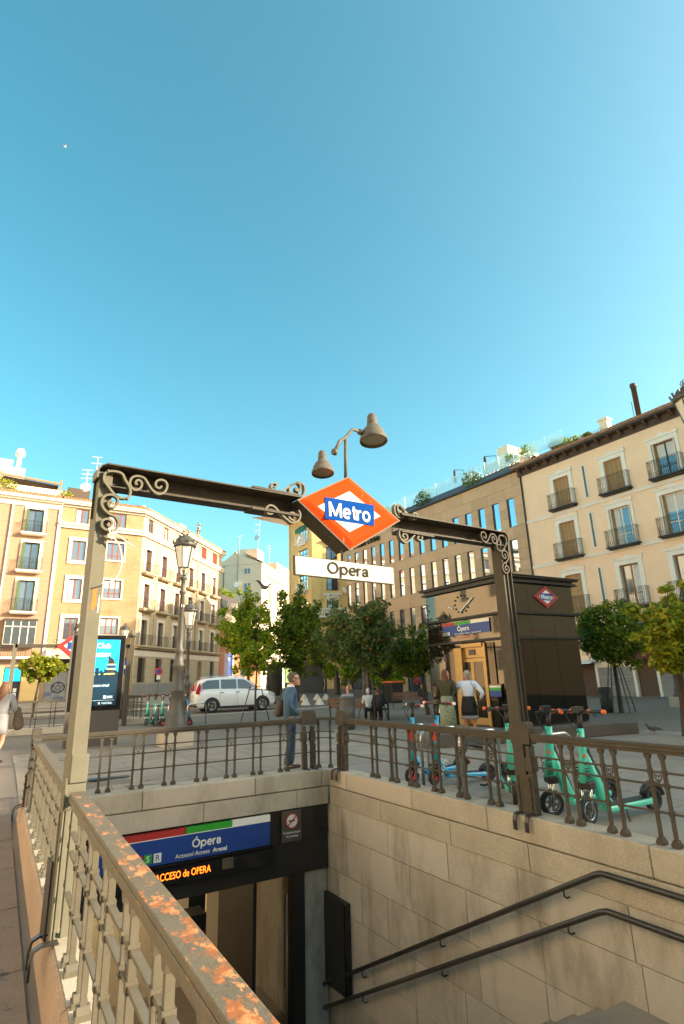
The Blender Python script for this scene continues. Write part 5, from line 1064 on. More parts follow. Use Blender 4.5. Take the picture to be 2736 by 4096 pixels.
text('Club', .20, mt['screenw'], scr, (.12, -.009, st_ - .18), depth=.001, bold=.004); text('Cuentos', .21, mt['screenw'], scr, (-.04, -.009, st_ - .42), depth=.001, bold=.005)
cx = W2 - .20; zc_ = st_ - .52
mb = MB().prism([(cx - .10, zc_ - .16), (cx + .06, zc_ - .16), (cx + .07, zc_ - .08), (cx + .02, zc_ - .02), (cx - .05, zc_ + .02), (cx - .07, zc_ + .03), (cx - .06, zc_ + .08), (cx - .075, zc_ + .06), (cx - .10, zc_ + .07), (cx - .115, zc_ + .02), (cx - .09, zc_ - .03)], 'y', -.011, -.0098)
mb.ribbon([(cx + .05, zc_ - .15), (cx + .10, zc_ - .13), (cx + .12, zc_ - .06), (cx + .12, zc_ + .0), (cx + .15, zc_ + .03), (cx + .17, zc_ + .0)], .002, .016).off(0, 0, 0)
mb.v = [(a, -.0105 if abs(b) < .005 else b, c) for a, b, c in mb.v]
ob('cat', (mb, mt['letter']), scr)
mb = MB(); mb2 = MB()
for i in range(6): z = zc_ - .20 - i * .065; o_ = (.01, -.01, .0, .015, -.012, 0)[i]; (mb if i % 2 == 0 else mb2).box(cx - .13 + o_, cx + .12 + o_, -.0112, -.0098, z, z + .028); mb2.box(cx - .12, cx + .12, -.0105, -.0098, z + .030, z + .055)
ob('book', (mb, mt['screenl']), scr); ob('book', (mb2, mt['letter']), scr)
mb = MB()
for i in range(4): mb.box(-.1 + i * .14, -.06 + i * .14, -.0105, -.0098, sb_ + HS * .46, sb_ + HS * .475)
ob('lit_window', (mb, mt['screenl']), scr)
text('lectura virtual', .11, mt['screenw'], scr, (.12, -.009, sb_ + HS * .30), depth=.001, sx=.75); text('MADRID', .075, mt['screenw'], scr, (.33, -.009, sb_ + .06), depth=.001)
ob('line', (MB().box(-W2 + .05, W2 - .05, -.009, -.0075, sb_ + .14, sb_ + .145).box(.22, .29, -.009, -.0075, sb_ + .19, sb_ + .27).box(.31, .47, -.009, -.0075, sb_ + .2, sb_ + .215).box(.31, .47, -.009, -.0075, sb_ + .24, sb_ + .255).box(.10, .14, -.009, -.0075, sb_ + .04, sb_ + .09), mt['screenw']), scr)

# ---------------------------------------------------------------- second station entrance further off
def far_rail(label, a, b, step=.62, post_at=(), z0=.0, m='paint'):
    L = math.hypot(b[0] - a[0], b[1] - a[1]); r = empty('railing', label, 'railing', (*a, z0), math.atan2(b[1] - a[1], b[0] - a[0]), 'railings of the second station entrance')
    ob('plinth', (MB().box(0, L, -.2, .2, 0, .22), mt['granite']), r)
    mb = MB().box(0, L, -.05, .05, 1.08, 1.16)
    for z in (.5, .75, .86): mb.box(0, L, -.01, .01, z, z + .02)
    ob('top_rail', (mb, mt[m]), r)
    k = int(L / step)
    bm = shared('baluster|pair', lambda: MB().box(-.09, -.06, -.012, .012, .22, 1.08).box(.06, .09, -.012, .012, .22, 1.08), mt[m])
    for i in range(k): ob('baluster', bm, r, (step * (i + .5), 0, 0))
    for s in post_at: ob('post', shared('post|far', lambda: MB().box(-.16, -.05, -.08, .08, .0, 1.0).box(.05, .16, -.08, .08, .0, 1.0).box(-.18, .18, -.08, .08, 1.0, 1.28), mt['lampcast'] if 0 else mt[m]), r, (s, 0, 0))
    return r
Yq = 24.0
far_rail('railing with double post of the second entrance, left of the advertising screen', (-1.6, 24.3), (2.3, 24.3), .62, (2.0, ), gz(0, 24))
far_rail('near railing of the second entrance, right of the advertising screen', (3.3, 26.6), (5.6, 26.6), .5, (1.35,), 0)
far_rail('side railing of the second entrance running away behind the screen', (5.55, 26.8), (4.9, 32.5), .6, (), 0)
p2 = empty('sign_portal', 'smaller distant portal of the second station entrance, half hidden by the screen', 'portal', (.35, 26, 0))
PL, PRr = PY(62, 2576, 26), PY(520, 2580, 26)
x0, x1, zz_ = PL[0] - .35, PRr[0] - .35, PL[2]
ob('post', (MB().box(x0 - .07, x0 + .08, 0, .15, 0, zz_), mt['postp']), p2); ob('post', (MB().box(x1 - .08, x1 + .1, 0, .15, 0, zz_), mt['paint']), p2)
ob('beam', (MB().box(x0, x1, 0, .12, zz_ - .14, zz_), mt['paint']), p2)
r2 = PY(275, 2577, 26); r2x = r2[0] - .35
g2 = ob('metro_rhombus', (MB().prism([(r2x - .45, zz_ - .07), (r2x + .15, zz_ - .55), (r2x + .75, zz_ - .07), (r2x + .15, zz_ + .4)], 'y', -.06, .14), mt['red']), p2)
ob('white_diamond', (MB().prism([(r2x - .18, zz_ - .07), (r2x + .15, zz_ - .33), (r2x + .48, zz_ - .07), (r2x + .15, zz_ + .2)], 'y', -.065, -.06), mt['white']), g2); ob('blue_band', (MB().box(r2x - .05, r2x + .38, -.072, -.066, zz_ - .2, zz_ + .08), mt['blue']), g2)
for s, u in ((1, r2x - .5), (-1, r2x - .9)): 
    ob('scroll', (MB().ribbon([(u + .1 * math.cos(a) * (1 - a / 14), zz_ + .12 + .1 * math.sin(a) * (1 - a / 14)) for a in [i * .5 for i in range(16)]], .04, .02).ribbon([(u + .1 * math.cos(a) * (1 - a / 14), zz_ - .26 + .1 * math.sin(a) * (1 - a / 14)) for a in [i * .5 for i in range(16)]], .04, .02), mt['paint']), p2)
tl2 = empty('twin_lamp', 'small pair of white-capped lamps above the distant red rhombus', 'lamp', (.35, 26, 0))
for px, py in ((320, 2500), (316, 2530)):
    q = PY(px, py, 26); ob('lamp_shade', (MB().lathe([(.16, -.14), (.17, -.1), (.1, 0), (.05, .1), (.02, .14)], 12), mt['lampshade']), tl2, (q[0] - .35, 0, q[2]))
ob('pole', (MB().bar((r2x + .15, 0, zz_ + .4), (r2x + .15, 0, zz_ + 1.2), .04), mt['lampshade']), tl2)
tb = empty('twin_lamp', 'white-capped floodlamp right of the advertising screen top', 'lamp', (4.6, 26.1, 0)); q = PY(528, 2532, 26.1)
ob('lamp_shade', (MB().lathe([(.17, -.16), (.18, -.12), (.1, 0), (.05, .1), (.02, .14)], 12), mt['lampshade']), tb, (q[0] - 4.6, 0, q[2])); ob('pole', (MB().bar((q[0] - 4.6, 0, q[2] - .1), (q[0] - 4.65, 0, zz_ - .05), .05), mt['lampshade']), tb)
bs = empty('blue_sign', 'small blue and white street sign on a post right of the advertising screen', 'sign', (4.35, 27.8, 0))
q = PY(502, 2670, 27.8); ob('plate', (MB().box(q[0] - 4.35 - .22, q[0] - 4.35 + .22, -.03, .0, q[2] - .3, q[2] + .3), mt['blue']), bs); ob('mark', (MB().box(q[0] - 4.5, q[0] - 4.2, -.04, -.03, q[2] - .05, q[2] + .1), mt['white']), bs); ob('post', (MB().bar((q[0] - 4.35, 0, 0), (q[0] - 4.35, 0, q[2]), .05), mt['greyp']), bs)
q = G(632, 2790); ss = empty('road_sign', 'round red no-parking sign on a thin post before the ochre building', 'sign', (14.6, 49, .45))
d = P(634, 2686, 51.1); ob('disc', (MB().lathe([(.32, 0), (.32, .03)], 16), mt['redp']), ss, (0, 0, d[2] - .45), rz=(PI / 2, 0, rad(-15))); ob('disc_centre', (MB().lathe([(.2, .031), (.2, .04)], 16), mt['blue']), ss, (0, 0, d[2] - .45), rz=(PI / 2, 0, rad(-15))); ob('plate', (MB().box(-.15, .15, -.05, -.02, d[2] - 1.1, d[2] - .75), mt['white']), ss); ob('post', (MB().bar((0, 0, 0), (0, 0, d[2] - .45), .06), mt['greyp']), ss)
ss.location = (P(634, 2700, 51)[0], P(634, 2700, 51)[1], .45)

# ---------------------------------------------------------------- street lamps
def lamp(label, loc, H, base='plinth', group='old street lamps on the square', scale=1.0, plinth=True, seg=14):
    l = empty('street_lamp', label, 'street lamp', loc, group=group); s = scale
    LH = 1.12 * s; zp = H - LH - .0
    b = .42 if plinth else 0
    if plinth: ob('plinth', (MB().box(-.38 * s, .38 * s, -.38 * s, .38 * s, -.05, b), mt['granite']), l, bevel=.02)
    prof = [(.33, 0), (.33, .06), (.27, .10), (.26, .28), (.29, .31), (.29, .34), (.22, .40), (.205, .9), (.23, .93), (.23, .97), (.19, 1.0), (.17, 1.5), (.20, 1.55), (.20, 1.62), (.15, 1.68), (.125, 1.9), (.15, 1.94), (.15, 1.99), (.095, 2.06)]
    prof = [(r * s * (1 if z < .3 else .82), b + z * s) for r, z in prof]; top = zp - .30 * s
    prof += [(.085 * s, b + 2.3 * s), (.06 * s, top - .45 * s), (.095 * s, top - .40 * s), (.095 * s, top - .36 * s), (.055 * s, top - .30 * s), (.055 * s, top - .06 * s), (.11 * s, top), (.11 * s, top + .04 * s), (.04 * s, top + .08 * s), (.04 * s, zp - .04 * s)]
    ob('column', (MB().lathe(prof, seg), mt['lampcast']), l)
    ln = ob('lantern', (MB().lathe([(.10 * s, zp), (.165 * s, zp + .02 * s), (.275 * s, zp + .60 * s)], 6).off(0, 0, 0), mt['lampglass']), l)
    for p_ in ln.data.polygons: p_.use_smooth = False
    mb = MB()
    for k in range(6):
        a = 2 * PI * k / 6; mb.bar((.17 * s * math.cos(a), .17 * s * math.sin(a), zp + .02 * s), (.282 * s * math.cos(a), .282 * s * math.sin(a), zp + .61 * s), .022 * s)
        mb.tube([(.05 * s * math.cos(a), .05 * s * math.sin(a), zp - .22 * s), (.14 * s * math.cos(a), .14 * s * math.sin(a), zp - .12 * s), (.16 * s * math.cos(a), .16 * s * math.sin(a), zp + .01 * s)], .012 * s, 4)
    mb.lathe([(.30 * s, zp + .60 * s), (.325 * s, zp + .63 * s), (.325 * s, zp + .70 * s), (.27 * s, zp + .75 * s), (.22 * s, zp + .86 * s), (.12 * s, zp + .93 * s), (.06 * s, zp + .95 * s)], 12)
    for k in range(12):
        a = 2 * PI * k / 12; mb.prism([(-.03 * s, 0), (.03 * s, 0), (.012 * s, .05 * s), (0, .085 * s), (-.012 * s, .05 * s)], 'y', -.008, .008) if 0 else mb.bar((.325 * s * math.cos(a), .325 * s * math.sin(a), zp + .70 * s), (.35 * s * math.cos(a), .35 * s * math.sin(a), zp + .79 * s), .035 * s)
    for k in range(6):
        a = 2 * PI * k / 6; mb.tube([(.05 * s * math.cos(a), .05 * s * math.sin(a), zp + .95 * s), (.10 * s * math.cos(a), .10 * s * math.sin(a), zp + 1.02 * s), (.06 * s * math.cos(a), .06 * s * math.sin(a), zp + 1.10 * s)], .014 * s, 4)
    ob('crown', (mb, mt['lampcast']), ln)
    return l
g = G(690, 2990); g = (4.35, 16.3, 0)
hh = HT(735, 2118, *g[:2]); L1 = lamp('tallest street lamp on a square granite block, numbered 16, in front of the scooters', (P(700, 2940, math.hypot(g[0], g[1]))[0], P(700, 2940, math.hypot(g[0], g[1]))[1], 0), hh, scale=1.05)
text('16', .12, mt['white'], L1, (0, -.085, hh * .62), depth=.003, name='number')
q = P(743, 2790, 25.0); lamp('shorter street lamp just right of the tallest one, nearer the white car', (q[0], q[1], 0), HT(760, 2400, q[0], q[1]), scale=.98, plinth=False)
q = P(478, 2790, 44); lamp('small street lamp before the ochre corner, above the scooters', (q[0], q[1], gz(*q[:2])), HT(515, 2505, q[0], q[1]), scale=1.0, plinth=False)
q = P(1071, 2763, 48); lamp('small street lamp among the trees left of the grey toilet cabin', (q[0], q[1], gz(*q[:2])), HT(1071, 2560, q[0], q[1]) - gz(*q[:2]), plinth=False)
q = P(1700, 2790, 40); lamp('street lamp behind the tree on the left of the kiosk', (q[0], q[1], 0), HT(1679, 2505, q[0], q[1]), plinth=False)
q = P(2728, 2800, 30); lamp('street lamp at the right edge beside the yellowing tree', (q[0], q[1], 0), HT(2655, 2385, q[0], q[1]) , plinth=True)
q = P(1459, 2800, 38); lamp('street lamp with its head hidden in the reddish tree', (q[0], q[1], .2), 5.2, plinth=False); q = P(1349, 2762, 52); 
bo = ob('cast_bollard', (MB().lathe([(.4, 0), (.4, .1), (.28, .2), (.26, 1.2), (.3, 1.3), (.16, 1.5), (.14, 2.0)], 12), mt['lampcast']), loc=(q[0], q[1], gz(*q[:2]))); setp(bo, 'cut-off black lamp column base between the toilet cabin and bald man', 'column')
lamp('near street lamp whose crown just enters the picture at the right edge', (P(3010, 2700, 13.5)[0], P(3010, 2700, 13.5)[1], 0), HT(2800, 1500, *P(3010, 2700, 13.5)[:2]), scale=1.0)

# ---------------------------------------------------------------- scooters
def scooter(kind, label, group, loc, rz, steer=0, lean=0):
    c = {'teal': 'teal', 'blue': 'sblue'}[kind]; s = empty('electric_scooter', label, 'scooter', loc, 0, group); s.rotation_euler = (0, lean, rz)
    # local: forward = +x, front wheel at x=.52, rear at -.42
    R = .125 if kind == 'blue' else .145
    fk = empty('steering', parent=s, loc=(.46, 0, 0), rz=steer)
    for nm_, x, par in (('wheel', .06, fk), ('wheel', -.48, s)):
        r = R if par is fk else R * .92
        wv = ob(nm_, (MB().tube([(x + (r - .028) * math.cos(2 * PI * i / 20), 0, r + (r - .028) * math.sin(2 * PI * i / 20)) for i in range(20)], .030, 8, closed=True), mt['tyre']), par)
        mb = MB(); 
        for k in range(6):
            a = 2 * PI * k / 6 + .3; mb.bar((x + .03 * math.cos(a), 0, r + .03 * math.sin(a)), (x + (r - .05) * math.cos(a), 0, r + (r - .05) * math.sin(a)), .026, .02)
        mb.tube([(x + (r - .052) * math.cos(2 * PI * i / 20), 0, r + (r - .052) * math.sin(2 * PI * i / 20)) for i in range(20)], .011, 6, closed=True)
        mb.lathe([(.035, -.035), (.035, .035)], 10, (0, 0, 0)); 
        hub = len(mb.v) - 20; mb.v[hub:] = [(x + a, c_, r + b) for a, b, c_ in mb.v[hub:]]
        if par is fk or kind == 'blue': ob('rim', (mb, mt['redp'] if kind == 'blue' else mt['greyp']), par)
        else: ob('rim', (mb, mt['tyre']), par)
    if kind == 'teal': ob('rim_line', (MB().tube([(.06 + (R - .055) * math.cos(2 * PI * i / 20), 0, R + (R - .055) * math.sin(2 * PI * i / 20)) for i in range(20)], .006, 4, closed=True).off(0, .02, 0).tube([(.06 + (R - .055) * math.cos(2 * PI * i / 20), -.022, R + (R - .055) * math.sin(2 * PI * i / 20)) for i in range(20)], .006, 4, closed=True), mt['steel']), fk)
    HB = 1.16
    if kind == 'teal':
        ob('fork', (MB().tube([(.06, .055, R), (.03, .055, .42)], .018, 6).tube([(.06, -.055, R), (.03, -.055, .42)], .018, 6), mt['steel']), fk)
        ob('fork_crown', (MB().box(-.03, .09, -.08, .08, .36, .44), mt['black']), fk, bevel=.015)
        ob('column', (MB().tube([(.035, 0, .42), (.01, 0, .62), (-.02, 0, .84), (-.035, 0, .98)], [.075, .062, .048, .045], 10, sy=.8), mt[c]), fk)
        ob('lower_fairing', (MB().tube([(-.02, 0, .78), (-.12, 0, .46), (-.20, 0, .22), (-.28, 0, .14)], [.03, .06, .08, .06], 10, sy=.75), mt[c]), fk if 0 else s, (.46, 0, 0))
        ob('back_strip', (MB().tube([(-.06, 0, .76), (-.18, 0, .46), (-.27, 0, .2)], .035, 6), mt['black']), s, (.46, 0, 0))
        t = text('TIER', .10, mt['letter'], fk, (.055, -.062, .55), rot=(PI / 2, PI / 2, 0), depth=.002); t = text('TIER', .10, mt['letter'], fk, (.055, .064, .55), rot=(PI / 2, PI / 2, PI), depth=.002)
    else:
        ob('fork', (MB().tube([(.06, .045, R), (.02, .045, .30), (.015, 0, .36)], .016, 6).tube([(.06, -.045, R), (.02, -.045, .30), (.015, 0, .36)], .016, 6).box(-.06, .14, -.045, .045, .265, .30), mt['black']), fk)
        ob('column', (MB().tube([(.015, 0, .34), (-.045, 0, .98)], .033, 10), mt[c]), fk); ob('label_plate', (MB().box(-.005, .03, -.042, .042, .62, .86), mt['redp']), fk, rz=(0, 0, 0))
        ob('lower_fairing', (MB().tube([(.0, 0, .44), (-.10, 0, .24), (-.20, 0, .15)], [.035, .045, .05], 8), mt[c]), s, (.46, 0, 0)); text('DOTT', .09, mt['wletter'], s, (.36, -.055, .25), rot=(PI / 2, rad(55), 0), depth=.002); text('DOTT', .09, mt['wletter'], s, (.36, .055, .25), rot=(PI / 2, rad(-55), PI), depth=.002)
    top = (-.035 if kind == 'teal' else -.045)
    ob('neck', (MB().tube([(top, 0, .96), (top - .025, 0, HB - .02)], .028, 8), mt['black']), fk)
    hb_ = ob('handlebar', (MB().tube([(top - .06, -.27, HB), (top - .03, -.1, HB), (top - .03, .1, HB), (top - .06, .27, HB)], .017, 8).box(top - .05, top + .05, -.05, .05, HB - .01, HB + .055).tube([(top, -.18, HB - .01), (top + .05, -.25, HB - .03)], .008, 5).tube([(top, .18, HB - .01), (top + .05, .25, HB - .03)], .008, 5), mt['black']), fk)
    ob('brake_cable', (MB().tube([(top, -.12, HB), (top + .10, -.09, HB - .03), (top + .10, -.03, HB - .14), (top + .03, -.01, HB - .24)], .005, 5).tube([(top, .12, HB), (top + .09, .09, HB - .02), (top + .11, .03, HB - .12), (top + .03, .01, HB - .26)], .005, 5), mt['black']), fk)
    gm = mt['orange' if kind == 'teal' else 'redp']
    for sy_ in (-1, 1):
        ob('grip', (MB().tube([(top - .055, sy_ * .17, HB), (top - .06, sy_ * .275, HB)], .021, 8), mt['black'] if kind == 'teal' else gm), fk); ob('grip_end', (MB().tube([(top - .06, sy_ * .27, HB), (top - .062, sy_ * .31, HB)], .024, 8), gm if kind == 'teal' else mt['screenw'] if 0 else mt['white']), fk); ob('reflector', (MB().tube([(top - .04, sy_ * .10, HB), (top - .045, sy_ * .135, HB)], .025, 8), gm), fk)
    ob('deck', (MB().box(-.42, .28, -.085, .085, .10, .165), mt[c]), s, bevel=.02); ob('deck_mat', (MB().box(-.36, .24, -.07, .07, .166, .172), mt['black']), s)
    ob('mudguard', (MB().tube([(-.48 + (R + .02) * math.cos(a), 0, R * .92 + (R + .02) * math.sin(a)) for a in [rad(q) for q in range(20, 171, 25)]], .035, 6), mt['black']), s)
    ob('kickstand', (MB().tube([(.02, .06, .1), (.1, .16, .0)], .008, 5), mt['black']), s); ob('tail_light', (MB().box(-.66, -.63, -.02, .02, .15, .19), mt['redp']), s)
    if kind == 'teal': ob('indicator', (MB().lathe([(.02, -.05), (.02, .05)], 8), mt['orange']), fk, (.02, 0, .70), rz=(PI / 2, 0, 0)); ob('headlamp', (MB().box(0, .035, -.02, .02, .86, .92), mt['steel']), fk)
    return s
gt, gb_ = 'teal scooters parked behind the right railing', 'blue scooters parked behind the right railing'
# forward (+x) points towards the viewer/railing: wheels measured at ground
def sc_at(kind, lab, grp, wx, wy, az, steer=0, lean=0):
    a = rad(90 - az); s = scooter(kind, lab, grp, (wx - .52 * math.cos(a), wy - .52 * math.sin(a), gz(wx, wy)), a, steer, lean); return s
sc_at('teal', 'teal scooter on the right, nearest the viewer, deck seen side-on', gt, 5.72, 4.52, -82, rad(10), rad(2))
sc_at('teal', 'teal scooter in the middle, just right of the portal post', gt, 5.72, 4.98, -88, rad(-26), rad(2))
sc_at('teal', 'teal scooter half hidden behind the right portal post', gt, 5.88, 5.72, -140, rad(-6), rad(3))
sc_at('blue', 'blue scooter with red wheels, left one of the pair by the hoop racks', gb_, 5.78, 7.75, -88, rad(-10), rad(3))
sc_at('blue', 'blue scooter with red wheels, right one of the pair by the hoop racks', gb_, 5.76, 7.22, -84, rad(18), rad(-3))
for i, k in enumerate(('teal', 'teal', 'teal', 'blue', 'blue')):
    sc_at(k, ['teal scooter at the left end of the distant row', 'second teal scooter of the distant row', 'third teal scooter of the distant row, next to the blue ones', 'blue scooter next to the teal ones in the distant row', 'blue scooter at the right end of the distant row, by the lamp'][i], 'scooters in the distant row left of the lamp', 5.32 + i * .24, 24.9 - i * .22, 205, rad(random.uniform(-12, 12)), rad(random.uniform(-4, 4)))
sc_at('blue', 'blue scooter lying low behind the base of the tallest lamp', 'scooters in the distant row left of the lamp', 6.7, 23.6, 110, 0, 0)
def hoop(label, x, y, az, L=.75, h=.80, group='steel hoop racks behind the right railing'):
    a = rad(90 - az); r_ = .13
    pts = [(0, 0, 0), (0, 0, h - r_)] + [(r_ - r_ * math.cos(t), 0, h - r_ + r_ * math.sin(t)) for t in [rad(q) for q in (20, 45, 70, 90)]] + [(L - r_, 0, h)] + [(L - r_ + r_ * math.sin(t), 0, h - r_ + r_ * math.cos(t)) for t in [rad(q) for q in (20, 45, 70, 90)]] + [(L, 0, 0)]
    o = ob('hoop_rack', (MB().tube(pts, .024, 10), mt['steel']), loc=(x, y, gz(x, y)), rz=a); setp(o, label, 'bike rack', group)
hoop('steel hoop rack left of the left blue scooter', 5.66, 8.12, 90); hoop('steel hoop rack between the two blue scooters', 5.68, 7.35, 90); hoop('steel hoop rack right of the blue scooters', 5.72, 6.52, 90); hoop('steel hoop rack beside the post, among the teal scooters', 5.85, 5.45, 90, .9)
hoop('steel hoop rack left among the distant scooters', 5.5, 24.2, 20, group='hoop racks by the distant scooters'); hoop('steel hoop rack in the middle of the distant scooters', 5.95, 24.0, 20, group='hoop racks by the distant scooters'); hoop('steel hoop rack right of the tallest lamp', 6.55, 23.4, 70, .9, group='hoop racks by the distant scooters')
q = (6.7, 7.1)
bk = empty('bicycle_part', 'black curved frame with large mudguarded wheel locked by the blue scooters', 'bicycle frame', (6.3, 6.7, 0), rad(5))
ob('tyre', (MB().tube([(.29 * math.cos(rad(t)), 0, .33 + .29 * math.sin(rad(t))) for t in range(-110, 60, 12)], .016, 6), mt['tyre']), bk); ob('frame', (MB().tube([(-.55, 0, .05), (-.45, 0, .45), (-.30, 0, .62), (0, 0, .55)], .03, 6), mt['black']), bk)

# ---------------------------------------------------------------- white car
def car():
    c = empty('parked_car', 'white estate car with black wheel arches, side-on on the street', 'car')
    S = [(-2.22, .38, .80, .55, None), (-2.17, .26, 1.02, .80, None), (-2.0, .22, 1.06, .86, (1.50, .60)), (-1.7, .20, 1.08, .89, (1.62, .66)), (-1.0, .20, 1.06, .90, (1.69, .68)), (-.2, .20, 1.04, .90, (1.70, .68)), (.35, .20, 1.03, .90, (1.66, .66)), (.75, .20, 1.03, .90, (1.45, .64)), (1.18, .20, 1.02, .89, (1.10, .70)), (1.6, .22, .98, .87, None), (1.95, .24, .90, .80, None), (2.15, .28, .78, .66, None), (2.2, .36, .60, .5, None)]
    def ring(x, zb, zt_, w):
        return [(x, -w * .9, zb), (x, -w, zb + .12), (x, -w, zt_ - .18), (x, -w * .95, zt_ - .04), (x, -w * .86, zt_), (x, w * .86, zt_), (x, w * .95, zt_ - .04), (x, w, zt_ - .18), (x, w, zb + .12), (x, w * .9, zb)]
    mb = MB(); n = 10
    vs = []
    for x, zb, zt_, w, g_ in S: vs += ring(x, zb, zt_, w)
    fs = []
    for i in range(len(S) - 1):
        for k in range(n): l = (k + 1) % n; fs.append((i * n + k, (i + 1) * n + k, (i + 1) * n + l, i * n + l))
    fs += [tuple(range(n)), tuple(range((len(S) - 1) * n, len(S) * n))[::-1]]
    mb.add(vs, [f[::-1] for f in fs], 0, True)
    G_ = [s for s in S if s[4]]; vs = []; fs = []
    for x, zb, zt_, w, (h, tw) in G_: vs += [(x, -w * .93, zt_ - .02), (x, -tw, h - .05), (x, -tw * .9, h), (x, tw * .9, h), (x, tw, h - .05), (x, w * .93, zt_ - .02)]
    for i in range(len(G_) - 1):
        for k in range(5): fs.append((i * 6 + k, i * 6 + k + 1, (i + 1) * 6 + k + 1, (i + 1) * 6 + k))
    fs += [tuple(range(6))[::-1], tuple(range((len(G_) - 1) * 6, len(G_) * 6))]
    mb.add(vs, fs, 0, True); ob('body', (mb, mt['carw']), c)
    for sgn in (-1, 1):
        for pts in ([(-1.85, 1.13), (-.98, 1.13), (-.98, 1.56), (-1.62, 1.54), (-1.88, 1.40)], [(-.90, 1.12), (-.06, 1.11), (-.06, 1.57), (-.90, 1.57)], [(.02, 1.11), (.98, 1.10), (.62, 1.42), (.36, 1.55), (.02, 1.57)]):
            f = lambda x, z: (x, sgn * (.837 - (z - 1.02) * .255 + .014), z)
            a = [f(*p) for p in pts]; mbw = MB().add(a + [(x, y - sgn * .05, z) for x, y, z in a], [tuple(range(len(pts))) if sgn < 0 else tuple(range(len(pts)))[::-1]]); 
            ob('window', (mbw, mt['carg']), c)
        for x in (-1.36, 1.36):
            ob('wheel_arch', (MB().tube([(x + .40 * math.cos(rad(q)), sgn * .885, .34 + .38 * math.sin(rad(q))) for q in range(-10, 191, 20)], .055, 6).lathe([(.36, -.02), (.36, .02)], 16, (0, 0, 0)) , mt['black']), c) if 0 else ob('wheel_arch', (MB().prism([(x + .41 * math.cos(rad(q)), .34 + .40 * math.sin(rad(q))) for q in range(-20, 201, 20)], 'y', sgn * .80, sgn * .912), mt['black']), c)
            wv = ob('wheel', (MB().tube([(x + .26 * math.cos(2 * PI * i / 20), sgn * .86, .33 + .26 * math.sin(2 * PI * i / 20)) for i in range(20)], .085, 8, closed=True), mt['tyre']), c)
            mb = MB()
            for k in range(5):
                a = 2 * PI * k / 5 + .2; 
                for e in (-.13, .13): mb.bar((x, sgn * .93, .33), (x + .2 * math.cos(a + e), sgn * .935, .33 + .2 * math.sin(a + e)), .025)
            mb.tube([(x + .2 * math.cos(2 * PI * i / 16), sgn * .93, .33 + .2 * math.sin(2 * PI * i / 16)) for i in range(16)], .018, 5, closed=True); ob('rim', (mb, mt['steel']), wv)
        ob('sill', (MB().box(-.95, .95, sgn * .885 - .02, sgn * .885 + .03, .19, .30), mt['black']), c)
        ob('roof_bar', (MB().tube([(-1.7, sgn * .6, 1.66), (-1.5, sgn * .6, 1.73), (.2, sgn * .6, 1.74), (.4, sgn * .6, 1.66)], .02, 6), mt['steel']), c)
        ob('tail_lamp', (MB().prism([(-2.2, .92), (-2.02, .86), (-1.96, 1.25), (-2.02, 1.42), (-2.1, 1.25)], 'y', sgn * .70, sgn * .875), mt['cart']), c); ob('headlight', (MB().prism([(1.72, .82), (2.12, .72), (2.0, .86), (1.75, .92)], 'y', sgn * .62, sgn * .86), mt['lampglass']), c)
        ob('mirror', (MB().box(.68, .85, sgn * 1.02 - .08, sgn * 1.02 + .08, 1.08, 1.2), mt['carw']), c, bevel=.02)
        for x in (-.86, .0): ob('door_handle', (MB().box(x - .1, x + .1, sgn * .905 - .01, sgn * .905 + .01, .93, .96), mt['black']), c)
        mb = MB()
        for x in (-.94, -.02, .92): mb.box(x, x + .008, sgn * .90 - .002, sgn * .90 + .003, .3, 1.0)
        ob('door_gap', (mb, mt['letter']), c)
    ob('windscreen', (MB().add([(.79, -.6, 1.44), (.79, .6, 1.44), (1.2, .66, 1.10), (1.2, -.66, 1.10)], [(0, 3, 2, 1)]), mt['carg']), c); ob('bumper', (MB().box(-2.25, -2.05, -.8, .8, .28, .42).box(2.0, 2.24, -.66, .66, .28, .42), mt['black']), c, bevel=.03)
    return c
a_, b_ = G(841, 2853), G(1054, 2842)
CA = math.atan2(b_[1] - a_[1], b_[0] - a_[0]); cr_ = car(); cs = math.hypot(b_[0] - a_[0], b_[1] - a_[1]) / 2.72
cmx, cmy = (a_[0] + b_[0]) / 2 - math.sin(CA) * .88 * cs, (a_[1] + b_[1]) / 2 + math.cos(CA) * .88 * cs
cr_.location = (cmx, cmy, gz(cmx, cmy)); cr_.rotation_euler = (0, 0, CA); cr_.scale = (cs * .95, cs, cs)

# ---------------------------------------------------------------- bins, benches, stones, cabin
def binn(label, q, s=1.0, hh=1.0):
    b = empty('litter_bin', label, 'litter bin', q, rad(20), 'grey litter bins'); b.scale = (s, s, s)
    ob('drum', (MB().lathe([(.235, 0), (.24, .03), (.255, .5), (.27, .74), (.26, .78)], 20).v and (MB().lathe([(.235, 0), (.25, .5), (.265, .74)], 20), mt['bin'])[0], mt['bin']) if 0 else (MB().lathe([(.235, 0), (.25, .5), (.265, .74)], 20), mt['bin']), b)
    mb = MB()
    for k in range(14):
        a = 2 * PI * k / 20 + .7; a2 = 2 * PI * (k + 1) / 20 + .7
        mb.add([(.265 * math.cos(a), .265 * math.sin(a), .74), (.265 * math.cos(a2), .265 * math.sin(a2), .74), (.265 * math.cos(a2), .265 * math.sin(a2), .96), (.265 * math.cos(a), .265 * math.sin(a), .96)], [(0, 1, 2, 3)])
    mb.lathe([(.27, .94), (.275, .97), (.24, 1.02), (.15, 1.03)], 20); ob('hood', (mb, mt['bin']), b); ob('mouth', (MB().lathe([(.20, .741), (.20, .93)], 16), mt['shopdark']), b)
    return b
binn('grey litter bin beside the bench behind the bald man', (*G(1392, 2918)[:2], 0)); binn('grey litter bin near the young tree right of the kiosk', (*G(2432, 2849)[:2], 0), .95)
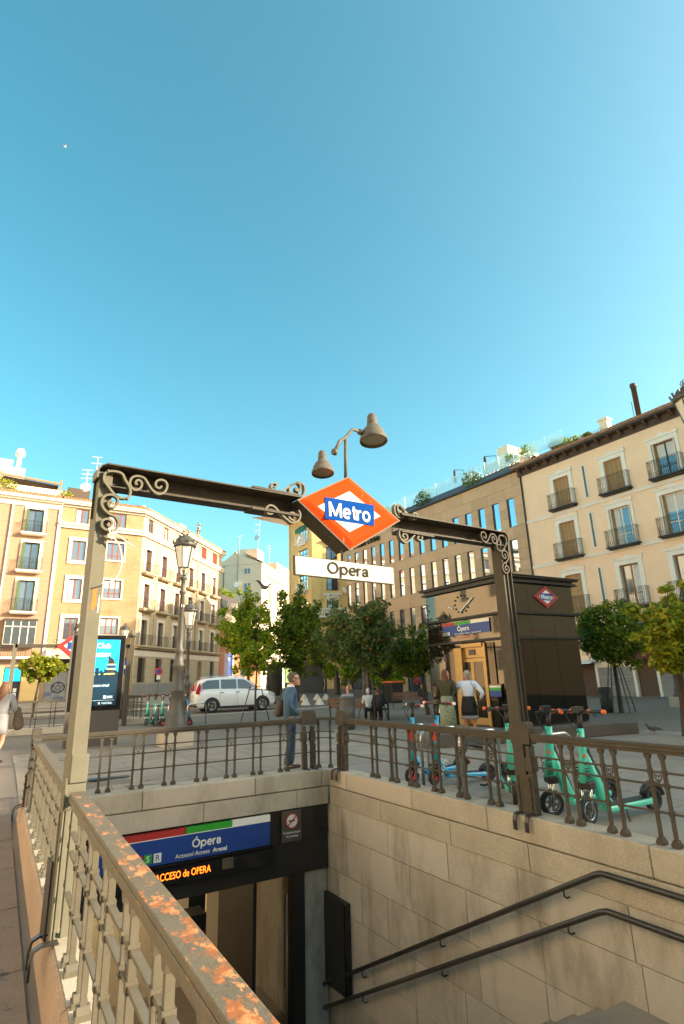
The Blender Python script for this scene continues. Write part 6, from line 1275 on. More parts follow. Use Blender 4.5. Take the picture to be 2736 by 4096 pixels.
q = G(1576, 2811); wb = empty('wheelie_bin', 'dark bin with an orange-red lid beyond the benches', 'bin', q, rad(10)); ob('body', (MB().prism([(-.42, 0), (.42, 0), (.5, 1.25), (-.5, 1.25)], 'y', -.4, .4), mt['black']), wb, bevel=.02); ob('lid', (MB().box(-.55, .55, -.46, .46, 1.25, 1.36), mt['orange']), wb, bevel=.02)
def bench(label, q, rz, L=1.9):
    b = empty('bench', label, 'bench', q, rz, 'wooden benches with iron ends')
    sl = shared('slat|%.1f' % L, lambda: MB().box(-L / 2, L / 2, -.04, .04, -.018, .018), mt['wood'])
    for k in range(4): ob('slat', sl, b, (0, -.18 + k * .115, .43))
    for k in range(3): ob('slat', sl, b, (0, .27 + .02 * k, .53 + k * .11), rz=(rad(80), 0, 0))
    for x in (-L / 2 + .06, L / 2 - .06):
        ob('leg', (MB().bar((x, -.2, 0), (x, -.2, .62), .045).bar((x, .22, 0), (x, .30, .82), .045).bar((x, -.22, .62), (x, .26, .63), .04).bar((x, -.22, .40), (x, .24, .40), .04), mt['cast']), b)
    return b
# back towards the viewer
q1, q2 = G(1338, 2868), G(1545, 2884)
bench('wooden bench seen from behind, right of the litter bin', ((q1[0] + q2[0]) / 2 + .1, (q1[1] + q2[1]) / 2 + .2, 0), math.atan2(q2[1] - q1[1], q2[0] - q1[0]) + PI, math.hypot(q2[0] - q1[0], q2[1] - q1[1]))
q = G(1640, 2832); bench('wooden bench with a seated woman, left of the kiosk', (q[0], q[1], 0), rad(-35), 1.9)
for i, (px, py) in enumerate(((1216, 2784), (1268, 2785), (1303, 2792), (1278, 2800), (1222, 2812))):
    q = P(px, py, 44 if i < 3 else 38); z = EYE + (q[2] - EYE); s = ob('stone_pyramid', shared('stone_pyramid', lambda: MB().prism([(0, 0)], 'z', 0, 0) if 0 else MB().add([(-.38, -.38, 0), (.38, -.38, 0), (.38, .38, 0), (-.38, .38, 0), (-.1, -.1, .55), (.1, -.1, .55), (.1, .1, .55), (-.1, .1, .55)], [(0, 3, 2, 1), (4, 5, 6, 7), (0, 1, 5, 4), (1, 2, 6, 5), (2, 3, 7, 6), (3, 0, 4, 7)]), mt['trim']), loc=(q[0], q[1], gz(*q[:2])), rz=rad(15)); s.scale = (.6, .6, .75)
    setp(s, ['white stone pyramid bollard, leftmost of the far row', 'white stone pyramid bollard, middle of the far row', 'white stone pyramid bollard, rightmost of the far row', 'white stone pyramid bollard, right one of the near pair', 'white stone pyramid bollard, left one of the near pair'][i], 'bollard', 'white pyramid bollards on the far pavement')
q = P(1216, 2760, 56); wc = empty('toilet_cabin', 'grey box-shaped public toilet cabin behind the denim-clad man', 'cabin', (q[0], q[1], gz(*q[:2])), rad(-28))
ob('body', (MB().box(-1.0, 1.85, 0, 2.2, 0, 2.9), mt['bin']), wc, bevel=.03); ob('side_panel', (MB().box(-1.85, -1.02, .1, 2.1, 0, 2.85), mt['brown']), wc); ob('poster', (MB().box(-1.75, -1.15, .05, .1, 1.0, 2.3), mt['screenl']), wc); text('WC  aseos', .22, mt['wletter'], wc, (-.35, -.01, 2.65), depth=.005)
for x in (-.5, .7): ob('roof_dome', (MB().lathe([(.35, 0), (.3, .12), (.1, .2)], 12), mt['white']), wc, (x, .6, 2.9))
q = P(955, 2800, 50); nk = empty('news_kiosk', 'dark round kiosk among the trunks left of the toilet cabin', 'kiosk', (P(1102, 2760, 50)[0], P(1102, 2760, 50)[1], gz(20, 50))); ob('body', (MB().lathe([(.6, 0), (.6, 2.2), (.75, 2.3), (.7, 2.5), (.2, 2.75)], 10), mt['bin']), nk)
def guard(q, label, h=1.35, w=.42):
    g_ = empty('tree_guard', label, 'tree guard', q, rad(20), 'iron guards round young trees'); mb = MB()
    for sx, sy_ in ((-1, -1), (1, -1), (1, 1), (-1, 1)): ob('stake', (MB().bar((sx * w, sy_ * w, 0), (sx * w * .38, sy_ * w * .38, h), .03), mt['cast']), g_)
    for z, k in ((h, .38), (h - .12, .42)): ob('ring', (MB().tube([(w * k * 1.4 * math.cos(2 * PI * i / 12), w * k * 1.4 * math.sin(2 * PI * i / 12), z) for i in range(12)], .014, 5, closed=True), mt['cast']), g_)
for px, py, lab, h in ((1020, 2885, 'iron guard round the small tree in front of the white car', 1.4), (1492, 2882, 'iron guard round the reddish tree by the bench', 1.5), (2487, 2851, 'iron guard round the tree right of the kiosk', 1.9), (1388, 2800, 'iron guard round the trunk behind the bald man', 1.5)):
    guard(G(px, py) if py > 2810 else (*P(px, py, 32)[:2], 0), lab, h)

# ---------------------------------------------------------------- trees
def tree(label, base, trunk_r, bbox, D, leaf, n, size, group='plane and linden trees on the square', clumps=26, lean=None, depth=1.0, spires=(), fork=.35, seed=1, dens=.29, rz=0):
    clumps = int(clumps * 1.6); n = int(n * 1.25); size *= .85
    rnd = random.Random(seed); x0, y0, x1, y1 = bbox; c = P((x0 + x1) / 2, (y0 + y1) / 2, D); a = P(x0, (y0 + y1) / 2, D); b = P(x1, (y0 + y1) / 2, D); top = P((x0 + x1) / 2, y0, D)[2]; bot = P((x0 + x1) / 2, y1, D)[2]
    W = math.hypot(b[0] - a[0], b[1] - a[1]) / 2; H = (top - bot) / 2
    t = empty('tree', label, 'tree', base, 0, group)
    C = Vector((c[0] - base[0], c[1] - base[1], (top + bot) / 2 - base[2]))
    rt = Vector((CR[0][0], CR[1][0], 0)).normalized(); fw = Vector((rt.y * -1, rt.x, 0))
    cl = []; tries = 0
    while len(cl) < clumps and tries < 4000:
        tries += 1; u = Vector((rnd.uniform(-1, 1), rnd.uniform(-1, 1), rnd.uniform(-1, 1)))
        if not .25 < u.length < 1.08: continue
        edge = u.length > .85
        wd = 1.0 if u.z < .2 else 1 - .35 * (u.z - .2)
        cl.append((C + rt * u.x * W * wd * .88 + fw * u.y * W * depth * .88 + Vector((0, 0, u.z * H * .88)), rnd.uniform(.45, 1.4) * (.6 if edge else 1.0) * dens * min(W, H * 1.2)))
    for k in range(14):
        an = rnd.uniform(0, 2 * PI); el_ = rnd.uniform(-.35, 1.2); L2 = rnd.uniform(1.0, 1.22); ce = math.cos(el_)
        cl.append((C + rt * math.cos(an) * ce * W * L2 + fw * math.sin(an) * ce * W * depth * L2 + Vector((0, 0, math.sin(el_) * H * L2)), rnd.uniform(.10, .2) * min(W, H)))
    for px, py in spires:
        q = P(px, py, D); tp = Vector((q[0] - base[0], q[1] - base[1], q[2] - base[2]))
        for k in range(7): cl.append((tp.lerp(C, k / 7 * .75) + Vector((0, 0, -.1)), .08 * W + .055 * W * k))
    mb = MB(); top_t = Vector((C.x * .6, C.y * .6, C.z - H * .75)); mid = top_t * .5 + Vector((rnd.uniform(-.06, .06), rnd.uniform(-.06, .06), 0))
    mb.tube([(0, 0, -.1), (0, 0, .08), mid, top_t, C], [trunk_r * 1.35, trunk_r * 1.05, trunk_r * .9, trunk_r * .75, trunk_r * .4], 8)
    for p_, r_ in cl[::2]:
        s0 = top_t.lerp(C, rnd.uniform(0, .7)); m_ = s0.lerp(p_, .5) + Vector((rnd.uniform(-.1, .1), rnd.uniform(-.1, .1), .06 * W)); mb.tube([s0, m_, p_], [trunk_r * .42, trunk_r * .25, trunk_r * .08], 5)
    ob('trunk', (mb, mt['bark']), t)
    V = []; F = []; per = n // len(cl)
    tot = sum(r * r for _, r in cl)
    for p_, r_ in cl:
        k = int(n * r_ * r_ / tot)
        for i in range(k):
            d = Vector((rnd.gauss(0, 1), rnd.gauss(0, 1), rnd.gauss(0, .8))); d.normalize(); rr = r_ * (rnd.random() ** .45) * rnd.uniform(.8, 1.15)
            q = p_ + d * rr; nn = (d * .5 + Vector((rnd.gauss(0, .5), rnd.gauss(0, .5), rnd.gauss(.45, .5)))).normalized(); e1 = nn.orthogonal().normalized(); e1.rotate(Matrix.Rotation(rnd.uniform(0, 6.28), 3, nn)); e2 = nn.cross(e1); s_ = size * rnd.uniform(.5, 1.45)
            o_ = len(V); V += [tuple(q - e1 * s_), tuple(q + e2 * s_ * .55 + nn * s_ * .15), tuple(q + e1 * s_), tuple(q - e2 * s_ * .55 + nn * s_ * .15)]; F.append((o_, o_ + 1, o_ + 2, o_ + 3))
    me = bpy.data.meshes.new('crown'); me.from_pydata(V, [], F); me.materials.append(leaf); ob('crown', me, t); return t
def base_at(px, py, D): q = P(px, py, D); return (q[0], q[1], gz(*q[:2]))
tree('bright green upright tree left of centre with a thin leading shoot', base_at(1000, 2780, 40), .13, (868, 2385, 1110, 2715), 40, LEAF_L, 9000, .13, spires=((994, 2345),), seed=3, clumps=40)
tree('dense dark green tree with two pointed tops behind the denim-clad man', base_at(1190, 2780, 43), .16, (1050, 2375, 1305, 2735), 43, LEAF_D, 11000, .14, spires=((1122, 2370), (1205, 2318), (1285, 2400)), seed=5, clumps=46)
tree('small light green tree inside an iron guard before the white car', G(1020, 2885), .05, (955, 2570, 1105, 2705), 26.0, LEAF_L, 3800, .07, seed=8, clumps=22)
tree('linden with dark reddish-green leaves above the wooden bench', G(1492, 2882), .075, (1268, 2400, 1640, 2700), 23.4, LEAF_R, 9500, .085, seed=11, clumps=42, spires=((1490, 2400),))
tree('round green linden just left of the lift kiosk', G(1712, 2858), .09, (1550, 2510, 1800, 2720), 25.5, LEAF_D, 6500, .085, seed=13, clumps=30)
tree('round dark green linden right of the lift kiosk', G(2487, 2851), .09, (2275, 2400, 2600, 2690), 25.5, LEAF_D, 8500, .085, seed=17, clumps=36)
tree('yellowing broad-leaved linden cut by the right edge', base_at(2735, 2860, 17), .12, (2530, 2360, 2850, 2700), 15.5, LEAF_Y, 5500, .095, seed=19, clumps=30, spires=((2690, 2360),), dens=.33)
tree('small sunlit tree by the shops at the far left', base_at(134, 2815, 36), .07, (80, 2615, 262, 2735), 36, LEAF_Y, 4200, .10, seed=23, clumps=24)
for i, (bx, D, lf, sd_) in enumerate((((1225, 2480, 1380, 2740), 56, LEAF_Y, 31), ((1290, 2560, 1480, 2740), 50, LEAF_L, 37), ((1420, 2600, 1640, 2760), 46, LEAF_L, 41))):
    tree(['sunlit tree seen between the dark tree and the reddish linden', 'tree low behind the reddish linden, left part', 'tree low behind the reddish linden, right part'][i], base_at((bx[0] + bx[2]) / 2, 2775, D), .12, bx, D, lf, 5000, .15, seed=sd_, clumps=26)
def bush(label, loc, r, leaf, n, size=.07, cat='plant', group='plants on the roof terraces', pot=True, seed=1):
    rnd = random.Random(seed); b = empty('potted_plant' if pot else 'shrub', label, cat, loc, 0, group); V = []; F = []
    if pot: ob('pot', (MB().lathe([(.16, 0), (.24, .4), (.26, .42)], 10), mt['pot']), b)
    for i in range(n):
        d = Vector((rnd.gauss(0, 1), rnd.gauss(0, 1), rnd.gauss(0, .7))).normalized() * r * rnd.random() ** .4; q = d + Vector((0, 0, r * .6 + (.35 if pot else 0))); nn = Vector((rnd.gauss(0, 1), rnd.gauss(0, 1), rnd.gauss(0, 1))).normalized(); e1 = nn.orthogonal().normalized(); e2 = nn.cross(e1); s_ = size * rnd.uniform(.6, 1.4); o_ = len(V)
        V += [tuple(q - e1 * s_), tuple(q + e2 * s_ * .5), tuple(q + e1 * s_), tuple(q - e2 * s_ * .5)]; F.append((o_, o_ + 1, o_ + 2, o_ + 3))
    me = bpy.data.meshes.new('foliage'); me.from_pydata(V, [], F); me.materials.append(leaf); ob('foliage', me, b)
def on7(u, y, z): c, s = math.cos(RZ7), math.sin(RZ7); return (C7[0] + c * u - s * y, C7[1] + s * u + c * y, z)
for i, (u, y, z, r, lf, pot) in enumerate([(-20.5, 2.4, 19.1, .6, LEAF_D, True), (-14.2, 2.4, 19.1, .7, LEAF_D, True), (-2.6, 2.4, 19.15, .6, LEAF_L, True), (-.9, 2.4, 19.15, .75, LEAF_L, True), (1.7, 2.6, 18.9, .5, LEAF_D, True), (-19.8, .2, 17.7, .75, LEAF_R, False), (-18.2, .2, 17.7, .6, LEAF_R, False), (-12.2, .2, 17.75, .9, LEAF_R, False), (-5.6, .3, 17.85, .95, LEAF_D, False), (2.5, 2.8, 19.0, .65, LEAF_Y, False), (3.5, 2.8, 18.8, .6, LEAF_Y, False), (4.5, 2.8, 19.0, .4, LEAF_Y, False)]):
    bush(['potted palm at the far left end of the hotel terrace', 'potted palm in the middle of the hotel terrace', 'potted plant on the hotel terrace near the ivory roof', 'large potted plant on the terrace above the last hotel windows', 'potted plant above the ivory building roof edge', 'reddish shrub on the hotel gutter, far left', 'reddish shrub on the hotel gutter, second from left', 'reddish shrub in the middle of the hotel gutter', 'green shrub on the hotel gutter near its right end', 'yellow-green bush on the roof line above the ivory eave, left', 'yellow-green bush on the roof line above the ivory eave, right', 'small yellow-green bush left of the square chimney'][i], on7(u, y, z), r, lf, 420, .10, pot=pot, seed=50 + i)
def on1(u, y, z): c, s = math.cos(RZa), math.sin(RZa); return (C2[0] + c * u - s * y, C2[1] + s * u + c * y, z)
for i, (u, z, r) in enumerate([(-11.6, 18.6, .7), (-7.0, 18.5, .6), (-12.6, 18.7, .8)]): bush(['bush on the peach building terrace, middle', 'bush at the right end of the peach building terrace', 'bush at the left end of the peach building terrace'][i], on1(u, 1.2, z), r, LEAF_Y, 380, .1, pot=False, seed=70 + i)
c_, s_ = math.cos(RZb), math.sin(RZb)
for i, (u, r) in enumerate([(21.6, .9), (23.4, 1.0), (26, .8), (28.6, .9)]): bush(['shrub on the mansard roof terrace, leftmost', 'shrub on the mansard roof terrace, second', 'shrub on the mansard roof terrace, third', 'shrub on the mansard roof terrace, rightmost'][i], (C2[0] + c_ * u - s_ * 2.2, C2[1] + s_ * u + c_ * 2.2, 13.2), r, LEAF_L, 380, .13, pot=False, seed=80 + i)

# ---------------------------------------------------------------- birds
def bird(name, label, loc, rz, s, mat, wings=0):
    b = empty(name, label, 'bird', loc, rz); b.scale = (s, s, s)
    ob('body', (MB().tube([(-.16, 0, .11), (-.10, 0, .12), (0, 0, .125), (.08, 0, .14), (.115, 0, .18), (.135, 0, .215), (.155, 0, .215), (.185, 0, .205)], [.012, .03, .06, .055, .03, .028, .02, .003], 10, sy=.9), mt[mat]), b)
    if not wings: ob('leg', (MB().bar((0, .02, 0), (0, .02, .09), .007), mt['redp']), b); ob('leg', (MB().bar((.02, -.02, 0), (.01, -.02, .09), .007), mt['redp']), b); ob('wing', (MB().prism([(-.2, .10), (-.02, .09), (.06, .13), (.02, .165), (-.08, .155)], 'y', .05, .062).prism([(-.2, .10), (-.02, .09), (.06, .13), (.02, .165), (-.08, .155)], 'y', -.062, -.05), mt[mat]), b)
    else:
        for sg in (-1, 1): ob('wing', (MB().add([(.07, sg * .04, .14), (-.06, sg * .04, .14), (-.10, sg * .17, .14 + .08), (-.18, sg * .30, .14 + .10), (-.06, sg * .30, .14 + .12), (.06, sg * .16, .14 + .10)], [(0, 1, 2, 5), (5, 2, 3, 4)]), mt[mat]), b)
        ob('tail', (MB().add([(-.14, -.02, .11), (-.14, .02, .11), (-.24, .06, .1), (-.24, -.06, .1)], [(0, 1, 2, 3)]), mt[mat]), b)
q = G(2618, 2938); bird('pigeon', 'pigeon standing on the paving at the right', (q[0], q[1], 0), rad(150), 1.15, 'pigeon')
q = P(1060, 2372, 14); bird('pigeon', 'dark pigeon in flight above the trees', q, rad(100), 1.1, 'pigeon', 1)
q = P(259, 590, 30); bird('bird', 'tiny white bird high in the sky at upper left', q, rad(40), .5, 'birdw', 1)

# ---------------------------------------------------------------- people
def skin(name, verts, edges, radii, mat, parent, root=0, lev=1, loc=(0, 0, 0)):
    me = bpy.data.meshes.new(name); me.from_pydata([tuple(v) for v in verts], edges, []); me.materials.append(mt[mat])
    o = bpy.data.objects.new(name, me); COL.objects.link(o); o.parent = parent; o.location = loc
    md = o.modifiers.new('skin', 'SKIN'); md.use_smooth_shade = True
    lay = me.skin_vertices[0].data if me.skin_vertices else None
    if lay is None:
        bpy.context.view_layer.objects.active = o; me.attributes.new  # skin layer is added with the modifier
    for i, r in enumerate(radii):
        rr = r if isinstance(r, tuple) else (r, r); me.skin_vertices[0].data[i].radius = rr; me.skin_vertices[0].data[i].use_root = (i == root)
    if lev: sb = o.modifiers.new('sub', 'SUBSURF'); sb.levels = lev; sb.render_levels = lev
    return o
def chain(name, pts, radii, mat, parent, lev=1): return skin(name, pts, [(i, i + 1) for i in range(len(pts) - 1)], radii, mat, parent, 0, lev)
def lerp(a, b, t): return tuple(a[i] * (1 - t) + b[i] * t for i in range(3))
def person(label, loc, az, H, pose, cat='person', group=None):
    # local frame: +y faces forward, z up; drawn for a height of 1.75 m and scaled
    p = empty('person', label, cat, loc, rad(-az), group); k = H / 1.75; p.scale = (k * 1.0, k, k)
    J = dict(pel=(0, 0, .95), waist=(0, 0, 1.08), chest=(0, .0, 1.30), neck=(0, .0, 1.48), head=(0, .03, 1.62), hipL=(-.10, 0, .92), hipR=(.10, 0, .92), knL=(-.11, .02, .50), knR=(.11, .02, .50), anL=(-.11, -.02, .09), anR=(.11, -.02, .09), shL=(-.19, 0, 1.42), shR=(.19, 0, 1.42), elL=(-.25, -.03, 1.13), elR=(.25, -.03, 1.13), haL=(-.23, .10, .90), haR=(.23, .10, .90))
    J.update(pose.get('J', {}))
    V = lambda n: J[n]
    fem = pose.get('fem', False); sw = .9 if fem else 1.0
    toeL = (V('anL')[0] - .02, V('anL')[1] + .14, .035 + V('anL')[2] - .09); toeR = (V('anR')[0] + .02, V('anR')[1] + .14, .035 + V('anR')[2] - .09)
    toeL = pose.get('toeL', toeL); toeR = pose.get('toeR', toeR)
    names = ['pel', 'waist', 'chest', 'neck', 'head', 'hipL', 'knL', 'anL', 'hipR', 'knR', 'anR', 'shL', 'elL', 'haL', 'shR', 'elR', 'haR']
    vs = [V(n) for n in names] + [toeL, toeR]; hd = V('head')
    if not pose.get('hands', True): vs[13] = lerp(V('elL'), V('haL'), .7); vs[16] = lerp(V('elR'), V('haR'), .7)
    ed = [(0, 1), (1, 2), (2, 3), (3, 4), (0, 5), (5, 6), (6, 7), (7, 17), (0, 8), (8, 9), (9, 10), (10, 18), (2, 11), (11, 12), (12, 13), (2, 14), (14, 15), (15, 16)]
    ra = [.085, .08, .09, .052, .07, .085, .055, .036, .085, .055, .036, .055, .042, .026, .055, .042, .026, .03, .03]
    if pose.get('legs') == 'trousers': ra[5] = ra[8] = .05; ra[6] = ra[9] = .045; ra[0] = .07
    skin('body', vs, ed, ra, pose.get('skin', 'skin'), p, 0, 1)
    # head with jaw, nose, ears
    hmb = MB(); hx, hy, hz = hd
    fwd = Vector(pose.get('look', (0, 1, 0))).normalized(); rt_ = Vector((fwd.y, -fwd.x, 0)).normalized()
    def hp(r, f, u): return tuple(Vector(hd) + rt_ * r + fwd * f + Vector((0, 0, u)))
    prof = [(-.115, .045, .05, .05), (-.09, .058, .075, .035), (-.04, .072, .088, .012), (.01, .078, .098, .0), (.06, .074, .096, -.004), (.10, .055, .072, -.008), (.125, .02, .03, -.01)]
    n = 12; base = 0; vv = []
    for z, rx_, ry_, fo in prof:
        for q in range(n): a = 2 * PI * q / n; vv.append(hp(rx_ * math.cos(a), fo + ry_ * math.sin(a), z))
    fs = [(i * n + q, i * n + (q + 1) % n, (i + 1) * n + (q + 1) % n, (i + 1) * n + q) for i in range(len(prof) - 1) for q in range(n)] + [tuple(range(n))[::-1], tuple(range((len(prof) - 1) * n, len(prof) * n))]
    hmb.add(vv, fs, 0, True); hmb.add([hp(-.012, .088, -.03), hp(.012, .088, -.03), hp(0, .118, -.028), hp(0, .09, .02)], [(0, 2, 3), (2, 1, 3), (0, 1, 2)], 0, True)
    for s_ in (-1, 1): hmb.lathe([(.004, -.03), (.016, -.01), (.02, .015), (.006, .03)], 6, hp(s_ * .08, -.008, -.01))
    h_ = ob('head', (hmb, mt[pose.get('skin', 'skin')]), p)
    emb = MB()
    for s_ in (-1, 1): emb.lathe([(.004, -.006), (.011, 0), (.004, .006)], 6, hp(s_ * .03, .088, .012))
    emb.add([hp(-.022, .094, -.062), hp(.022, .094, -.062), hp(.02, .092, -.07), hp(-.02, .092, -.07)], [(0, 1, 2, 3)]); ob('eyes_and_mouth', (emb, mt['letter']), h_)
    # hair: a cap slightly larger than the skull, longer at the back on request
    if pose.get('hair'):
        L_ = pose.get('hairlen', .0); hm = MB(); rnd = random.Random(5); vv = []; rows = []
        hp_ = [(-.06 - L_, .075 + L_ * .2, .07 + L_ * .25), (-.02 - L_ * .5, .088 + L_ * .15, .085 + L_ * .2), (.02, .09, .102), (.06, .086, .104), (.10, .066, .082), (.135, .03, .04)]
        for z, rx_, ry_ in hp_:
            for q in range(14):
                a = 2 * PI * q / 14; front = math.sin(a) > .35 and z < .075
                k_ = .80 if front else 1.0; j_ = 1 + rnd.uniform(-.07, .07) * (1 + L_ * 6); vv.append(hp(rx_ * math.cos(a) * k_ * j_, -.012 + ry_ * math.sin(a) * k_ * j_, z))
        n = 14; fs = [(i * n + q, i * n + (q + 1) % n, (i + 1) * n + (q + 1) % n, (i + 1) * n + q) for i in range(len(hp_) - 1) for q in range(n)] + [tuple(range((len(hp_) - 1) * n, len(hp_) * n))]
        hm.add(vv, fs, 0, True); ob('hair', (hm, mt[pose['hair']]), p)
    # clothes
    if pose.get('top'):
        e = .018; tv = ['pel', 'waist', 'chest', 'neck', 'shL', 'elL', 'haL', 'shR', 'elR', 'haR']; P0 = [V(n) for n in tv]
        P0[3] = lerp(V('chest'), V('neck'), .82); P0[0] = (V('pel')[0], V('pel')[1], V('pel')[2] - pose.get('hem', .02)); sl_ = pose.get('sleeve', .86) if pose.get('hands', True) else 1.12; P0[6] = lerp(V('elL'), V('haL'), sl_); P0[9] = lerp(V('elR'), V('haR'), sl_)
        skin('jacket', P0, [(0, 1), (1, 2), (2, 3), (2, 4), (4, 5), (5, 6), (2, 7), (7, 8), (8, 9)], [(.165, .135), (.155, .125), (.175, .135), .075, .082, .066, .046, .082, .066, .046], pose['top'], p, 0, 1)
        skin('collar', [lerp(V('chest'), V('neck'), .75), lerp(V('chest'), V('neck'), 1.08)], [(0, 1)], [.085, .068], pose['top'], p, 0, 1)
    if pose.get('legs') == 'trousers':
        an = lambda n: (V(n)[0], V(n)[1], V(n)[2] - .02)
        skin('trousers', [V('pel'), V('hipL'), V('knL'), an('anL'), V('hipR'), V('knR'), an('anR'), (V('pel')[0], V('pel')[1], V('pel')[2] + .08)], [(0, 1), (1, 2), (2, 3), (0, 4), (4, 5), (5, 6), (0, 7)], [(.15, .12), .105, .078, .07, .105, .078, .07, (.14, .11)], pose['bot'], p, 0, 1)
    if pose.get('legs') == 'skirt':
        z1 = pose.get('skz', .5); c0 = V('pel'); rr_ = pose.get('skr', .2)
        mb = MB().lathe([(rr_ * 1.02, z1), (rr_, (z1 + 1.0) / 2), (.17, 1.02), (.15, 1.08)], 16); mb.v = [(x * (1 + .05 * math.sin(9 * math.atan2(y, x)) * (1.1 - z)) * 1.0, y * .82, z) for x, y, z in mb.v]
        ob('skirt', (mb, mt[pose['bot']]), p)
        if pose.get('hemlace'): ob('skirt_hem', (MB().lathe([(rr_ * 1.05, z1 - .06), (rr_ * 1.03, z1 + .03)], 16).tf(Matrix.Diagonal((1, .82, 1, 1))), mt['lace']), p)
    for s_, an_, to in ((-1, V('anL'), toeL), (1, V('anR'), toeR)):
        d = Vector(to) - Vector(an_); heel = Vector(an_) - Vector((d.x, d.y, 0)) * .35; heel.z = to[2]
        chain('shoe', [tuple(heel), tuple(Vector(to) * .5 + heel * .5 + Vector((0, 0, .012))), tuple(Vector(to) + Vector((d.x, d.y, 0)) * .35)], [(.042, .05), (.048, .048), (.04, .032)], pose.get('shoe', 'shoe'), p, 1)
    if pose.get('hands', True):
        for hn, en, s_ in (('haL', 'elL', -1), ('haR', 'elR', 1)):
            a = Vector(V(hn)); d = (a - Vector(V(en))).normalized(); sd_ = Vector((1, 0, 0)); vs = [tuple(a), tuple(a + d * .05)]; ed = [(0, 1)]; rr = [.024, (.036, .018)]
            for f in range(4):
                b0 = len(vs); off_ = sd_ * (-.026 + .017 * f); L_ = (.062, .072, .068, .052)[f]; c1 = a + d * .085 + off_; c2 = c1 + d * L_ * .5 + Vector((0, .008, -.006)); c3 = c2 + d * L_ * .4 + Vector((0, .014, -.01)); vs += [tuple(c1), tuple(c2), tuple(c3)]; ed += [(1, b0), (b0, b0 + 1), (b0 + 1, b0 + 2)]; rr += [.010, .009, .008]
            b0 = len(vs); c1 = a + d * .03 - sd_ * s_ * .03 + Vector((0, .015, 0)); c2 = c1 + d * .035 - sd_ * s_ * .018 + Vector((0, .012, 0)); vs += [tuple(c1), tuple(c2)]; ed += [(0, b0), (b0, b0 + 1)]; rr += [.012, .009]
            skin('hand', vs, ed, rr, pose.get('skin', 'skin'), p, 0, 1)
    return p
# man in denim, hands in pockets, looking right
q = (4.80, 10.22); g0 = G(1160, 3080); q = g0[:2]; Hm = (HT(1172, 2690, *q))
man = person('man in denim jacket and jeans with a brown shoulder bag, looking right by the railing', (*q, gz(*q)), 104, Hm / .995, dict(top='denim', hem=.13, legs='trousers', bot='jeans', hair='hairgd', skin='skin', hands=False, sleeve=.95, look=(.1, 1, -.05), shoe='shoe',
    J=dict(chest=(0, -.02, 1.30), neck=(0, .02, 1.48), head=(0, .07, 1.615), elL=(-.28, -.08, 1.16), haL=(-.20, .09, .98), elR=(.28, -.08, 1.16), haR=(.20, .09, .98), knL=(-.10, .05, .50), anL=(-.10, .03, .09), knR=(.10, .0, .50), anR=(.11, -.08, .09))))
man.scale = (man.scale[0] * 1.18, man.scale[1] * 1.12, man.scale[2])
ob('collar_shirt', (MB().lathe([(.075, 1.44), (.06, 1.52)], 12, (0, .015, 0)), mt['white']), man); ob('glasses', (MB().tube([(-.085, .06, 1.635), (-.075, .165, 1.63), (0, .178, 1.628), (.075, .165, 1.63), (.085, .06, 1.635)], .005, 5), mt['black']), man)
bag = empty('shoulder_bag', 'brown cloth bag hanging on the back of the denim-clad man', 'bag', (*q, gz(*q)), rad(-104)); k = Hm / .995 / 1.75; bag.scale = (k, k, k)
chain('pouch', [(-.12, -.13, 1.25), (-.15, -.16, 1.12), (-.17, -.17, .99), (-.16, -.16, .92)], [(.05, .05), (.12, .09), (.14, .10), (.09, .07)], 'bagm', bag, 2); ob('strap', (MB().ribbon([(0, 0), (1, 0)], .03, .01) if 0 else MB().tube([(-.12, -.22, 1.05), (-.15, -.14, 1.40), (-.12, .0, 1.50), (-.08, .12, 1.42), (-.12, .17, 1.2), (-.2, .1, 1.05), (-.24, -.1, .98)], .014, 5), mt['bagm']), bag)
# two women at the lift
q = atq = G(1855, 2962)[:2]
wA = G(1800, 2958)[:2]; wB = G(1888, 2956)[:2]
person('red-haired woman in olive jacket and long leafy skirt at the lift', (*wA, 0), 62, HT(1795, 2678, *wA), dict(fem=True, top='olive', hem=.12, legs='skirt', skz=.22, skr=.215, bot='pskirt', hair='hairr', hairlen=.12, skin='skin', shoe='shoew', look=(.6, 1, -.1), J=dict(elL=(-.26, -.02, 1.15), haL=(-.12, .22, 1.02), elR=(.26, .02, 1.15), haR=(.14, .24, 1.04))))
wp = person('grey-haired woman in a pale blue jacket and short black skirt, right one at the lift', (*wB, 0), 48, HT(1868, 2681, *wB), dict(fem=True, top='wjack', hem=-.02, legs='skirt', skz=.56, skr=.215, bot='bskirt', hemlace=True, hair='hairg', hairlen=.02, skin='skin2', shoe='shoe', look=(-.5, 1, 0), J=dict(elL=(-.36, .02, 1.19), haL=(-.38, .12, 1.04), elR=(.40, -.08, 1.15), haR=(.30, .08, .98), shL=(-.2, 0, 1.41), shR=(.2, 0, 1.41))))
hbg = empty('handbag', 'small black handbag on a thin strap worn by the grey-haired woman', 'bag', (*wB, 0), rad(-48)); k = HT(1868, 2681, *wB) / 1.75; hbg.scale = (k, k, k)
ob('pouch', (MB().box(.22, .30, -.16, .08, .78, .96), mt['black']), hbg, bevel=.02); ob('strap', (MB().tube([(.25, -.1, .95), (.20, -.16, 1.2), (.12, -.11, 1.42), (.10, 0, 1.5), (.16, .12, 1.35), (.25, .1, 1.0)], .007, 5), mt['black']), hbg)
